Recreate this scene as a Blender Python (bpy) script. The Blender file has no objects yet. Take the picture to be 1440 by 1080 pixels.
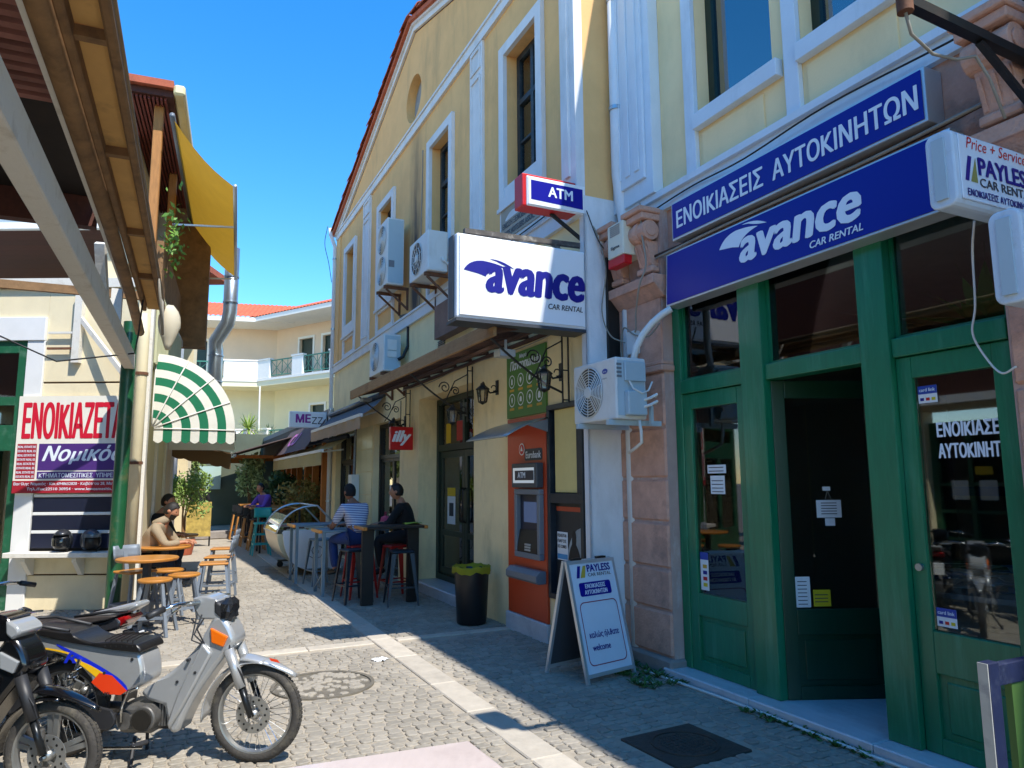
import bpy, bmesh, math, random
from mathutils import Vector, Matrix
random.seed(7)
RAD = math.radians
scene = bpy.context.scene
COL = scene.collection

# ------------------------------------------------------------------ camera
PITCH, ROLL, CAM_H = RAD(7.75), RAD(-0.4), 1.65
fwd = Vector((0, math.cos(PITCH), math.sin(PITCH)))
up0 = Vector((0, -math.sin(PITCH), math.cos(PITCH)))
rt = Vector((1, 0, 0)) * math.cos(ROLL) + up0 * math.sin(ROLL)
up = up0 * math.cos(ROLL) - Vector((1, 0, 0)) * math.sin(ROLL)
cam = bpy.data.cameras.new('camera')
cam.sensor_width = 36.0
cam.lens = 25.0
cam.clip_start = 0.05
cam.clip_end = 2000
camo = bpy.data.objects.new('camera', cam)
COL.objects.link(camo)
camo.matrix_world = Matrix(((rt.x, up.x, -fwd.x, 0), (rt.y, up.y, -fwd.y, 0), (rt.z, up.z, -fwd.z, CAM_H), (0, 0, 0, 1)))
scene.camera = camo

# ------------------------------------------------------------------ daylight
SUN = Vector((0.469, -0.517, 1.0)).normalized()          # towards the sun
SUN_EL = math.asin(SUN.z)
SUN_AZ = math.atan2(SUN.x, SUN.y)
world = bpy.data.worlds.new('World')
scene.world = world
world.use_nodes = True
wn = world.node_tree
wn.nodes.clear()
sky = wn.nodes.new('ShaderNodeTexSky')
sky.sky_type = 'NISHITA'
sky.sun_disc = False
sky.sun_elevation = SUN_EL
sky.sun_rotation = SUN_AZ
sky.altitude = 0
sky.air_density = 1.0
sky.dust_density = 0.0
sky.ozone_density = 3.0
bg = wn.nodes.new('ShaderNodeBackground')
bg.inputs[1].default_value = 0.14
wo = wn.nodes.new('ShaderNodeOutputWorld')
hs = wn.nodes.new('ShaderNodeHueSaturation')
hs.inputs['Saturation'].default_value = 1.36
wn.links.new(sky.outputs[0], hs.inputs['Color'])
wn.links.new(hs.outputs[0], bg.inputs[0])
wn.links.new(bg.outputs[0], wo.inputs[0])
sd = bpy.data.lights.new('sun', 'SUN')
sd.energy = 2.75
sd.angle = RAD(0.53)
sd.color = (1.0, 0.95, 0.88)
so = bpy.data.objects.new('sun', sd)
COL.objects.link(so)
so.rotation_euler = SUN.to_track_quat('Z', 'Y').to_euler()
so.location = (4, -5, 14)
scene.view_settings.view_transform = 'Standard'
scene.view_settings.look = 'None'
scene.view_settings.gamma = 1
scene.view_settings.exposure = 1.33
scene.view_settings.use_curve_mapping = False
scene.cycles.max_bounces = 8
scene.cycles.diffuse_bounces = 6
scene.cycles.glossy_bounces = 4
scene.cycles.transmission_bounces = 6
scene.cycles.transparent_max_bounces = 12
scene.cycles.sample_clamp_indirect = 6
scene.cycles.use_denoising = True

# ------------------------------------------------------------------ materials
def hexc(h):
    h = h.lstrip('#')
    v = [int(h[i:i + 2], 16) / 255 for i in (0, 2, 4)]
    return tuple(x / 12.92 if x <= .04045 else ((x + .055) / 1.055) ** 2.4 for x in v)

def mat(name, col, rough=.6, metal=0., var=.0, vscale=6., bump=0., bscale=40., dirt=None, dirt_amt=.5, dscale=2.,
        rnd=0., stretch=None, coat=0., spec=None, trans=0., streak=0.):
    """procedural principled material: base colour with noise variation, stains with their own shape, bump"""
    if isinstance(col, str): col = hexc(col)
    m = bpy.data.materials.new(name)
    m.use_nodes = True
    N = m.node_tree.nodes; Lk = m.node_tree.links
    b = N['Principled BSDF']
    b.inputs['Roughness'].default_value = rough
    b.inputs['Metallic'].default_value = metal
    b.inputs['Coat Weight'].default_value = coat
    b.inputs['Coat Roughness'].default_value = .08
    if spec is not None: b.inputs['Specular IOR Level'].default_value = spec
    b.inputs['Base Color'].default_value = (*col, 1)
    if trans: b.inputs['Transmission Weight'].default_value = trans
    tc = N.new('ShaderNodeTexCoord')
    vec = tc.outputs['Object']
    if stretch:
        mp = N.new('ShaderNodeMapping'); mp.inputs['Scale'].default_value = stretch
        Lk.new(vec, mp.inputs[0]); vec = mp.outputs[0]
    cur = None
    if var or rnd:
        hsv = N.new('ShaderNodeHueSaturation')
        hsv.inputs['Color'].default_value = (*col, 1)
        val = None
        if var:
            nz = N.new('ShaderNodeTexNoise'); nz.inputs['Scale'].default_value = vscale
            nz.inputs['Detail'].default_value = 8; nz.inputs['Roughness'].default_value = .65
            Lk.new(vec, nz.inputs['Vector'])
            mr = N.new('ShaderNodeMapRange'); mr.inputs[1].default_value = .3; mr.inputs[2].default_value = .7
            mr.inputs[3].default_value = 1 - var; mr.inputs[4].default_value = 1 + var
            Lk.new(nz.outputs[0], mr.inputs[0]); val = mr.outputs[0]
        if rnd:
            oi = N.new('ShaderNodeObjectInfo')
            m2 = N.new('ShaderNodeMapRange'); m2.inputs[3].default_value = 1 - rnd; m2.inputs[4].default_value = 1 + rnd
            Lk.new(oi.outputs['Random'], m2.inputs[0])
            if val is None: val = m2.outputs[0]
            else:
                mm = N.new('ShaderNodeMath'); mm.operation = 'MULTIPLY'
                Lk.new(val, mm.inputs[0]); Lk.new(m2.outputs[0], mm.inputs[1]); val = mm.outputs[0]
        Lk.new(val, hsv.inputs['Value'])
        cur = hsv.outputs[0]
    if dirt is not None:
        if isinstance(dirt, str): dirt = hexc(dirt)
        nd = N.new('ShaderNodeTexNoise'); nd.inputs['Scale'].default_value = dscale
        nd.inputs['Detail'].default_value = 10; nd.inputs['Roughness'].default_value = .7
        vv = tc.outputs['Object']
        if streak:
            mp2 = N.new('ShaderNodeMapping'); mp2.inputs['Scale'].default_value = (1, 1, 1 / streak)
            Lk.new(vv, mp2.inputs[0]); vv = mp2.outputs[0]
        Lk.new(vv, nd.inputs['Vector'])
        r = N.new('ShaderNodeMapRange'); r.inputs[1].default_value = .52; r.inputs[2].default_value = .72
        r.inputs[3].default_value = 0; r.inputs[4].default_value = dirt_amt
        Lk.new(nd.outputs[0], r.inputs[0])
        mx = N.new('ShaderNodeMix'); mx.data_type = 'RGBA'
        Lk.new(r.outputs[0], mx.inputs[0])
        if cur is not None: Lk.new(cur, mx.inputs[6])
        else: mx.inputs[6].default_value = (*col, 1)
        mx.inputs[7].default_value = (*dirt, 1)
        cur = mx.outputs[2]
    if cur is not None: Lk.new(cur, b.inputs['Base Color'])
    if bump:
        nb = N.new('ShaderNodeTexNoise'); nb.inputs['Scale'].default_value = bscale
        nb.inputs['Detail'].default_value = 6
        Lk.new(vec, nb.inputs['Vector'])
        bp = N.new('ShaderNodeBump'); bp.inputs['Strength'].default_value = bump; bp.inputs['Distance'].default_value = .01
        Lk.new(nb.outputs[0], bp.inputs['Height']); Lk.new(bp.outputs[0], b.inputs['Normal'])
    return m

def glass_mat(name, tint=(.9, .95, .93), refl=.12, rough=.02):
    """window pane: fresnel mix of a clear pane and a mirror-like reflection"""
    m = bpy.data.materials.new(name); m.use_nodes = True
    N = m.node_tree.nodes; Lk = m.node_tree.links
    N.remove(N['Principled BSDF'])
    t = N.new('ShaderNodeBsdfTransparent'); t.inputs[0].default_value = (*tint, 1)
    g = N.new('ShaderNodeBsdfGlossy'); g.inputs['Roughness'].default_value = rough
    g.inputs[0].default_value = (1, 1, 1, 1)
    f = N.new('ShaderNodeFresnel'); f.inputs[0].default_value = 1.5
    ad = N.new('ShaderNodeMath'); ad.operation = 'ADD'; ad.use_clamp = True; ad.inputs[1].default_value = refl
    mx = N.new('ShaderNodeMixShader')
    Lk.new(f.outputs[0], ad.inputs[0]); Lk.new(ad.outputs[0], mx.inputs[0])
    Lk.new(t.outputs[0], mx.inputs[1]); Lk.new(g.outputs[0], mx.inputs[2])
    Lk.new(mx.outputs[0], N['Material Output'].inputs[0])
    return m

def cloth_mat(name, col, tr=.35, var=.08):
    """awning cloth that lets some daylight through"""
    if isinstance(col, str): col = hexc(col)
    m = mat(name, col, .85, var=var, vscale=3, bump=.1, bscale=200)
    N = m.node_tree.nodes; Lk = m.node_tree.links
    b = N['Principled BSDF']
    t = N.new('ShaderNodeBsdfTranslucent'); t.inputs[0].default_value = (*col, 1)
    mx = N.new('ShaderNodeMixShader'); mx.inputs[0].default_value = tr
    Lk.new(b.outputs[0], mx.inputs[1]); Lk.new(t.outputs[0], mx.inputs[2])
    Lk.new(mx.outputs[0], N['Material Output'].inputs[0])
    return m

def emit_mat(name, col, s=1.):
    m = bpy.data.materials.new(name); m.use_nodes = True
    b = m.node_tree.nodes['Principled BSDF']
    b.inputs['Base Color'].default_value = (*col, 1)
    b.inputs['Emission Color'].default_value = (*col, 1); b.inputs['Emission Strength'].default_value = s
    return m

# ------------------------------------------------------------------ frames
class Frame:
    """local axes: x = along the street away from the viewer, y = out of the wall, z = up"""
    def __init__(self, x, y, deg):
        a = RAD(deg)
        self.m = Matrix(((-math.sin(a), -math.cos(a), 0, x), (math.cos(a), -math.sin(a), 0, y), (0, 0, 1, 0), (0, 0, 0, 1)))
    def at(self, s=0, n=0, z=0, rz=0):
        return self.m @ Matrix.Translation((s, n, z)) @ Matrix.Rotation(RAD(rz), 4, 'Z')
FR = Frame(.40, 7.52, 26)                 # right-hand facades
W0 = Matrix.Identity(4)
def world_at(x, y, z=0, rz=0): return Matrix.Translation((x, y, z)) @ Matrix.Rotation(RAD(rz), 4, 'Z')

# ------------------------------------------------------------------ mesh builder
class MB:
    def __init__(self): self.v = []; self.f = []; self.mi = []; self.cur = 0
    def add(self, vs, fs):
        o = len(self.v)
        self.v += [tuple(p) for p in vs]
        for f in fs: self.f.append([i + o for i in f]); self.mi.append(self.cur)
        return self
    def box(self, x0, x1, y0, y1, z0, z1, M=None, c=0.):
        if x0 > x1: x0, x1 = x1, x0
        if y0 > y1: y0, y1 = y1, y0
        if z0 > z1: z0, z1 = z1, z0
        if c:                                    # chamfered box
            c = min(c, (x1 - x0) / 2.01, (y1 - y0) / 2.01, (z1 - z0) / 2.01)
            vs = []
            for x, sx in ((x0, 1), (x1, -1)):
                for y, sy in ((y0, 1), (y1, -1)):
                    for z, sz in ((z0, 1), (z1, -1)):
                        vs += [(x, y + sy * c, z + sz * c), (x + sx * c, y, z + sz * c), (x + sx * c, y + sy * c, z)]
            idx = lambda i, j, k, a: ((i * 2 + j) * 2 + k) * 3 + a
            fs = []
            for i in (0, 1):
                q = [idx(i, 0, 0, 0), idx(i, 1, 0, 0), idx(i, 1, 1, 0), idx(i, 0, 1, 0)]
                fs.append(q if i else q[::-1])
                q = [idx(0, i, 0, 1), idx(1, i, 0, 1), idx(1, i, 1, 1), idx(0, i, 1, 1)]
                fs.append(q[::-1] if i else q)
                q = [idx(0, 0, i, 2), idx(1, 0, i, 2), idx(1, 1, i, 2), idx(0, 1, i, 2)]
                fs.append(q if i else q[::-1])
            for i in (0, 1):
                for j in (0, 1):
                    fs.append([idx(i, j, 0, 0), idx(i, j, 1, 0), idx(i, j, 1, 1), idx(i, j, 0, 1)])
                    fs.append([idx(i, 0, j, 0), idx(i, 1, j, 0), idx(i, 1, j, 2), idx(i, 0, j, 2)])
                    fs.append([idx(0, i, j, 1), idx(1, i, j, 1), idx(1, i, j, 2), idx(0, i, j, 2)])
            for i in (0, 1):
                for j in (0, 1):
                    for k in (0, 1): fs.append([idx(i, j, k, 0), idx(i, j, k, 1), idx(i, j, k, 2)])
        else:
            vs = [(x, y, z) for x in (x0, x1) for y in (y0, y1) for z in (z0, z1)]
            fs = [(0, 1, 3, 2), (4, 6, 7, 5), (0, 4, 5, 1), (2, 3, 7, 6), (0, 2, 6, 4), (1, 5, 7, 3)]
        if M is not None: vs = [M @ Vector(p) for p in vs]
        return self.add(vs, fs)
    def bar(self, p0, p1, w, h, upv=(0, 0, 1), c=0.):
        """rectangular bar from p0 to p1"""
        p0, p1 = Vector(p0), Vector(p1)
        d = p1 - p0; L = d.length; d.normalize()
        u = Vector(upv)
        if abs(d.dot(u)) > .98: u = Vector((0, 1, 0)) if abs(d.y) < .9 else Vector((1, 0, 0))
        s = d.cross(u).normalized(); u = s.cross(d)
        M = Matrix(((d.x, s.x, u.x, p0.x), (d.y, s.y, u.y, p0.y), (d.z, s.z, u.z, p0.z), (0, 0, 0, 1)))
        return self.box(0, L, -w / 2, w / 2, -h / 2, h / 2, M, c)
    def tube(self, pts, r, seg=8, cap=True, closed=False):
        pts = [Vector(p) for p in pts]; n = len(pts)
        rs = r if isinstance(r, (list, tuple)) else [r] * n
        vs = []; prev = None
        for i, p in enumerate(pts):
            if closed: t = pts[(i + 1) % n] - pts[i - 1]
            else: t = pts[min(i + 1, n - 1)] - pts[max(i - 1, 0)]
            t.normalize()
            if prev is None:
                a = Vector((0, 0, 1)) if abs(t.z) < .9 else Vector((1, 0, 0))
                u = t.cross(a).normalized()
            else:
                u = prev - t * prev.dot(t)
                u = u.normalized() if u.length > 1e-6 else t.orthogonal().normalized()
            prev = u; w = t.cross(u)
            for k in range(seg):
                a = 2 * math.pi * k / seg
                vs.append(p + (u * math.cos(a) + w * math.sin(a)) * rs[i])
        fs = []
        for i in range(n if closed else n - 1):
            j = (i + 1) % n
            for k in range(seg):
                k2 = (k + 1) % seg
                fs.append((i * seg + k, i * seg + k2, j * seg + k2, j * seg + k))
        if cap and not closed:
            fs.append(tuple(range(seg))[::-1]); fs.append(tuple((n - 1) * seg + k for k in range(seg)))
        return self.add(vs, fs)
    def cyl(self, p0, p1, r0, r1=None, seg=16, cap=True):
        return self.tube([p0, p1], [r0, r0 if r1 is None else r1], seg, cap)
    def lathe(self, prof, seg=24, M=None, a0=0., a1=360.):
        """profile [(r,z)] turned about z"""
        full = abs(a1 - a0) >= 359.9
        n = seg if full else seg + 1
        vs = []
        for r, z in prof:
            for k in range(n):
                a = RAD(a0 + (a1 - a0) * k / seg)
                vs.append((r * math.cos(a), r * math.sin(a), z))
        fs = []
        for i in range(len(prof) - 1):
            for k in range(seg):
                k2 = (k + 1) % n
                fs.append((i * n + k, i * n + k2, (i + 1) * n + k2, (i + 1) * n + k))
        if M is not None: vs = [M @ Vector(p) for p in vs]
        return self.add(vs, fs)
    def prism(self, poly, d0, d1, axis='y', M=None):
        """polygon in the plane normal to axis, pushed from d0 to d1"""
        n = len(poly)
        if axis == 'y': P = lambda a, b, d: (a, d, b)
        elif axis == 'x': P = lambda a, b, d: (d, a, b)
        else: P = lambda a, b, d: (a, b, d)
        vs = [P(a, b, d0) for a, b in poly] + [P(a, b, d1) for a, b in poly]
        if M is not None: vs = [M @ Vector(p) for p in vs]
        fs = [tuple(range(n))[::-1], tuple(range(n, 2 * n))]
        for i in range(n): fs.append((i, (i + 1) % n, n + (i + 1) % n, n + i))
        return self.add(vs, fs)
    def loft(self, rings, cap=True, closed=True):
        n = len(rings[0]); vs = [p for r in rings for p in r]; fs = []
        for i in range(len(rings) - 1):
            for k in range(n if closed else n - 1):
                k2 = (k + 1) % n
                fs.append((i * n + k, i * n + k2, (i + 1) * n + k2, (i + 1) * n + k))
        if cap and closed:
            fs.append(tuple(range(n))[::-1]); fs.append(tuple((len(rings) - 1) * n + k for k in range(n)))
        return self.add(vs, fs)
    def quad(self, a, b, c, d): return self.add([a, b, c, d], [(0, 1, 2, 3)])
    def grid(self, fn, nu, nv):
        vs = [fn(i / nu, j / nv) for j in range(nv + 1) for i in range(nu + 1)]
        fs = [(j * (nu + 1) + i, j * (nu + 1) + i + 1, (j + 1) * (nu + 1) + i + 1, (j + 1) * (nu + 1) + i) for j in range(nv) for i in range(nu)]
        return self.add(vs, fs)
    def mesh(self, name):
        me = bpy.data.meshes.new(name)
        me.from_pydata([tuple(p) for p in self.v], [], self.f)
        return me
    def build(self, name, m, parent=None, smooth=False, bevel=0., fix=True, thick=0., auto=None):
        me = self.mesh(name)
        ms = m if isinstance(m, (list, tuple)) else [m]
        for x in ms: me.materials.append(x)
        if len(ms) > 1: me.polygons.foreach_set('material_index', self.mi)
        if fix:
            bm = bmesh.new(); bm.from_mesh(me)
            bmesh.ops.recalc_face_normals(bm, faces=bm.faces)
            bm.to_mesh(me); bm.free()
        o = link(name, me, parent)
        if smooth:
            me.polygons.foreach_set('use_smooth', [True] * len(me.polygons))
            if auto is not None: me.set_sharp_from_angle(angle=RAD(auto))
        if thick:
            md = o.modifiers.new('solid', 'SOLIDIFY'); md.thickness = thick; md.offset = 0
        if bevel:
            md = o.modifiers.new('bevel', 'BEVEL'); md.width = bevel; md.segments = 2; md.limit_method = 'ANGLE'; md.angle_limit = RAD(40)
        return o

def link(name, data, parent=None):
    o = bpy.data.objects.new(name, data)
    COL.objects.link(o)
    if parent is not None: o.parent = parent
    return o
USED = {}
def tag(o, label, cat, group=None):
    o['label'] = label; o['category'] = cat
    if group: o['group'] = group
    return o
def thing(name, label, cat, M=W0, group=None):
    o = bpy.data.objects.new(name, None); COL.objects.link(o)
    o.empty_display_size = .1
    o.matrix_world = M
    return tag(o, label, cat, group)
def struct(o, kind='structure'): o['kind'] = kind; return o
def copy_tree(o, parent=None):
    c = o.copy(); COL.objects.link(c)
    if parent is not None: c.parent = parent
    for ch in list(o.children): copy_tree(ch, c)
    return c
def dup(o, M, label=None, group=None):
    c = copy_tree(o); c.matrix_world = M
    if label: c['label'] = label
    if group: c['group'] = group
    return c

# text faces: matrices from the lettering plane to a thing's local axes
def face_street(x, y, z): return Matrix(((-1, 0, 0, x), (0, 0, 1, y), (0, 1, 0, z), (0, 0, 0, 1)))    # faces +y
def face_viewer(x, y, z): return Matrix(((0, 0, -1, x), (-1, 0, 0, y), (0, 1, 0, z), (0, 0, 0, 1)))   # faces -x
def face_south(x, y, z): return Matrix(((1, 0, 0, x), (0, 0, -1, y), (0, 1, 0, z), (0, 0, 0, 1)))     # world: faces -Y
def text(name, body, m, parent, M, width=None, height=None, bold=0., shear=0., align='LEFT', depth=.0015, space=1.):
    for a_, b_ in (('Κ', 'K'), ('κ', 'к'), ('θ', 'ϑ'), ('π', 'п'), ('Ρ', 'P')): body = body.replace(a_, b_)   # same-shaped glyphs that fill cleanly
    cu = bpy.data.curves.new('t', 'FONT'); cu.body = body; cu.size = 1; cu.shear = shear; cu.resolution_u = 3
    cu.space_character = space; cu.align_x = 'LEFT'
    o = bpy.data.objects.new('t', cu); COL.objects.link(o)
    bpy.context.view_layer.update()
    me0 = bpy.data.meshes.new_from_object(o.evaluated_get(bpy.context.evaluated_depsgraph_get()))
    bpy.data.objects.remove(o); bpy.data.curves.remove(cu)
    vs = [tuple(v.co) for v in me0.vertices]; fs = [tuple(p.vertices) for p in me0.polygons]
    bpy.data.meshes.remove(me0)
    x0 = min(v[0] for v in vs); x1 = max(v[0] for v in vs); y0 = min(v[1] for v in vs); y1 = max(v[1] for v in vs)
    sx = sy = None
    if width: sx = width / (x1 - x0)
    if height: sy = height / (y1 - y0)
    if sx is None: sx = sy or 1
    if sy is None: sy = sx
    W = (x1 - x0) * sx
    off = {'LEFT': 0, 'CENTER': -W / 2, 'RIGHT': -W}[align]
    mb = MB()
    sh = [(0, 0)]
    if bold: sh = [(0, 0), (bold, 0), (-bold, 0), (0, bold * .6), (0, -bold * .6), (bold * .7, bold * .4), (-bold * .7, -bold * .4), (bold * .7, -bold * .4), (-bold * .7, bold * .4)]
    for k, (a, b_) in enumerate(sh):
        mb.add([M @ Vector(((v[0] - x0) * sx + off + a * sy, (v[1] - y0) * sy + b_ * sy, depth + k * .00025)) for v in vs], fs)
    return mb.build(name, m, parent, fix=False)
def flat(name, poly, m, parent, M, depth=.001):
    return MB().add([M @ Vector((a, b, depth)) for a, b in poly], [tuple(range(len(poly)))]).build(name, m, parent, fix=False)
def rect(x0, y0, x1, y1): return [(x0, y0), (x1, y0), (x1, y1), (x0, y1)]
def rrect(x0, y0, x1, y1, r, k=5):
    out = []
    for cx, cy, a in ((x1 - r, y0 + r, -90), (x1 - r, y1 - r, 0), (x0 + r, y1 - r, 90), (x0 + r, y0 + r, 180)):
        for i in range(k + 1):
            t = RAD(a + 90 * i / k); out.append((cx + r * math.cos(t), cy + r * math.sin(t)))
    return out
def bez(p0, p1, p2, n=10):
    return [((1 - t) ** 2 * p0[0] + 2 * t * (1 - t) * p1[0] + t * t * p2[0], (1 - t) ** 2 * p0[1] + 2 * t * (1 - t) * p1[1] + t * t * p2[1]) for t in [i / n for i in range(n + 1)]]
def holed(x0, x1, z0, z1, holes, y=0., depth=.3, mb=None, top=None):
    """wall front in the x-z plane at y with openings (a,b,c,d); their reveals run back by depth. top(x) gives a sloping top"""
    mb = mb or MB()
    xs = sorted(set([x0, x1] + [h for q in holes for h in q[:2] if x0 < h < x1]))
    zs = sorted(set([z0, z1] + [h for q in holes for h in q[2:4] if z0 < h < z1]))
    for i in range(len(xs) - 1):
        for j in range(len(zs) - 1):
            a, b, c, d = xs[i], xs[i + 1], zs[j], zs[j + 1]
            cx, cz = (a + b) / 2, (c + d) / 2
            if any(q[0] < cx < q[1] and q[2] < cz < q[3] for q in holes): continue
            mb.quad((a, y, c), (b, y, c), (b, y, d), (a, y, d))
    for a, b, c, d in [q[:4] for q in holes]:
        yb = y - depth
        mb.quad((a, y, c), (a, y, d), (a, yb, d), (a, yb, c)); mb.quad((b, y, c), (b, yb, c), (b, yb, d), (b, y, d))
        mb.quad((a, y, d), (b, y, d), (b, yb, d), (a, yb, d)); mb.quad((a, y, c), (a, yb, c), (b, yb, c), (b, y, c))
    return mb
def frame_box(mb, x0, x1, z0, z1, w, y0, y1):
    """four bars round an opening, butted"""
    mb.box(x0, x1, y0, y1, z1 - w, z1); mb.box(x0, x1, y0, y1, z0, z0 + w)
    mb.box(x0, x0 + w, y0, y1, z0 + w, z1 - w); mb.box(x1 - w, x1, y0, y1, z0 + w, z1 - w)
    return mb
# ================================================================== materials shared
M_cobble = mat('cobble_stone', '#948d80', .8, var=.14, vscale=18, bump=.25, bscale=60, rnd=.14, dirt='#b3a892', dirt_amt=.5, dscale=3)
M_joint = mat('joint_sand', '#a49a89', .95, var=.12, vscale=12, bump=.4, bscale=150, dirt='#6d665a', dirt_amt=.5, dscale=1.2)
M_strip = mat('pale_stone', '#b9b0a0', .75, var=.1, vscale=9, bump=.2, bscale=70, rnd=.07, dirt='#7d766b', dirt_amt=.45, dscale=2.5)
M_marble = mat('marble', '#c3c6c9', .35, var=.1, vscale=5, stretch=(1, 4, 4), dirt='#8d9298', dirt_amt=.5, dscale=4)
M_iron = mat('cast_iron', '#3c3832', .7, var=.2, vscale=20, bump=.5, bscale=60, dirt='#6a5a48', dirt_amt=.4)
M_black = mat('black_paint', '#0d0d0e', .45, var=.1, vscale=8)
M_blackmet = mat('black_iron', '#14120f', .5, var=.2, vscale=20, dirt='#3a2a1e', dirt_amt=.5, dscale=8)
M_white = mat('white_paint', '#dcdcd8', .5, var=.04, vscale=4)
M_trim = mat('trim_plaster', '#d9dadb', .8, var=.06, vscale=3, bump=.12, bscale=60, dirt='#9b978e', dirt_amt=.35, dscale=2.2, streak=3)
M_yellow = mat('ochre_plaster', '#e4b476', .9, var=.08, vscale=2, bump=.2, bscale=50, dirt='#98805a', dirt_amt=.5, dscale=1.6, streak=4)
M_cream = mat('cream_plaster', '#efdaa8', .88, var=.08, vscale=2, bump=.15, bscale=60, dirt='#a89a74', dirt_amt=.5, dscale=2, streak=3)
M_glass = glass_mat('window_glass', (.72, .78, .76), .05)
M_glassdark = glass_mat('shop_glass', (.82, .88, .86), .035)
M_dark = mat('dark_interior', '#1a1917', .9)
M_steel = mat('galvanised_steel', '#a9b0b4', .35, .85, var=.08, vscale=12)
M_greysteel = mat('grey_painted_steel', '#6d7c86', .45, .2, var=.08, vscale=10)
M_wire = mat('grey_cable', '#8b8578', .6, var=.1)
M_wireblack = mat('black_cable', '#1b1a19', .6)

# cobbles in one joined mesh read their tone from a per-face attribute
def tone_material():
    m = mat('cobble_stone_far', '#948d80', .8, bump=.25, bscale=60)
    N = m.node_tree.nodes; Lk = m.node_tree.links
    at = N.new('ShaderNodeAttribute'); at.attribute_name = 'tone'
    nz = N.new('ShaderNodeTexNoise'); nz.inputs['Scale'].default_value = 2.2; nz.inputs['Detail'].default_value = 9
    tc = N.new('ShaderNodeTexCoord'); Lk.new(tc.outputs['Object'], nz.inputs['Vector'])
    mr = N.new('ShaderNodeMapRange'); mr.inputs[1].default_value = .3; mr.inputs[2].default_value = .7; mr.inputs[3].default_value = .85; mr.inputs[4].default_value = 1.15
    Lk.new(nz.outputs[0], mr.inputs[0])
    mu = N.new('ShaderNodeMath'); mu.operation = 'MULTIPLY'; Lk.new(at.outputs['Fac'], mu.inputs[0]); Lk.new(mr.outputs[0], mu.inputs[1])
    h = N.new('ShaderNodeHueSaturation'); h.inputs['Color'].default_value = (*hexc('#948d80'), 1)
    Lk.new(mu.outputs[0], h.inputs['Value']); Lk.new(h.outputs[0], N['Principled BSDF'].inputs['Base Color'])
    return m
M_cobble_far = tone_material()

def paving_material():
    m = mat('far_paving', '#8d867b', .85)
    N = m.node_tree.nodes; Lk = m.node_tree.links
    b = N['Principled BSDF']
    tc = N.new('ShaderNodeTexCoord')
    vo = N.new('ShaderNodeTexVoronoi'); vo.inputs['Scale'].default_value = 7.5; vo.feature = 'DISTANCE_TO_EDGE'
    v2 = N.new('ShaderNodeTexVoronoi'); v2.inputs['Scale'].default_value = 7.5
    Lk.new(tc.outputs['Object'], vo.inputs['Vector']); Lk.new(tc.outputs['Object'], v2.inputs['Vector'])
    r = N.new('ShaderNodeMapRange'); r.inputs[1].default_value = .02; r.inputs[2].default_value = .07
    Lk.new(vo.outputs['Distance'], r.inputs[0])
    mx = N.new('ShaderNodeMix'); mx.data_type = 'RGBA'
    mx.inputs[6].default_value = (*hexc('#a3988a'), 1); mx.inputs[7].default_value = (*hexc('#8b857b'), 1)
    Lk.new(r.outputs[0], mx.inputs[0]); Lk.new(mx.outputs[2], b.inputs['Base Color'])
    bp = N.new('ShaderNodeBump'); bp.inputs['Strength'].default_value = .4; bp.inputs['Distance'].default_value = .01
    Lk.new(r.outputs[0], bp.inputs['Height']); Lk.new(bp.outputs[0], b.inputs['Normal'])
    return m

# ================================================================== ground
g = MB().quad((-250, -60, -.03), (250, -60, -.03), (250, 400, -.03), (-250, 400, -.03)).build('ground', paving_material())
struct(g)
bed = MB()
bed.quad((-8, -.7, -.008), (26, -.7, -.008), (26, 9, -.008), (-8, 9, -.008))
bed = bed.build('street_paving', M_joint, None, fix=False); bed.matrix_world = FR.m; struct(bed)
def sett_rings(w, d, rnd, lift=.002):
    out = []
    j = [(rnd.uniform(-.006, .006), rnd.uniform(-.006, .006)) for _ in range(8)]
    hw, hd, c = w / 2, d / 2, .016
    base = [(-hw + c, -hd), (hw - c, -hd), (hw, -hd + c), (hw, hd - c), (hw - c, hd), (-hw + c, hd), (-hw, hd - c), (-hw, -hd + c)]
    tx, ty = rnd.uniform(-.04, .04), rnd.uniform(-.04, .04)
    for f, z in ((1.03, -.02), (1.0, -.003), (.87, lift)):
        out.append([((x + jx) * f, (y + jy) * f, z + (x * tx + y * ty if z > -.01 else 0)) for (x, y), (jx, jy) in zip(base, j)])
    return out
rnd = random.Random(3)
SETTS = []
MANH = [(-.38, 2.38, .42), (-2.8, .62, .42)]
def blocked(s, n):
    if 1.34 < n < 1.63: return True
    if .82 < s < 1.08: return True
    for a, b, r in MANH:
        if b > 1:
            if (s - a) ** 2 + (n - b) ** 2 < (r + .03) ** 2: return True
        elif abs(s - a) < .31 and abs(n - b) < .32: return True
    return False
s = -6.2
row = 0
while s < 8.6:
    n = -.6 + (row % 2) * .06 + rnd.uniform(-.015, .015)
    d = .088 + rnd.uniform(-.008, .01)
    while n < 7.6:
        w = .10 + rnd.uniform(-.018, .022)
        cs = s + d / 2 + .012 * math.sin(n * 5.2) ; cn = n + w / 2
        if not blocked(cs, cn):
            SETTS.append((cs, cn, d - .013, w - .013, rnd.uniform(-7, 7), rnd.uniform(-.003, .003)))
        n += w
    s += d; row += 1
def camdist(s_, n_):
    p = FR.m @ Vector((s_, n_, 0)); return p
near = []
for i, q in enumerate(SETTS):
    p = camdist(q[0], q[1])
    if p.y > .5:
        dz = (p - Vector((0, 0, CAM_H))); w_ = dz.dot(fwd)
        u = dz.dot(rt) / w_ * 1000 + 720; v = 540 - dz.dot(up) / w_ * 1000
        if 60 < u < 1300 and 860 < v < 1085: near.append((w_, i))
near.sort(); nearset = set(i for _, i in near[:300])
VAR = []
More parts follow.
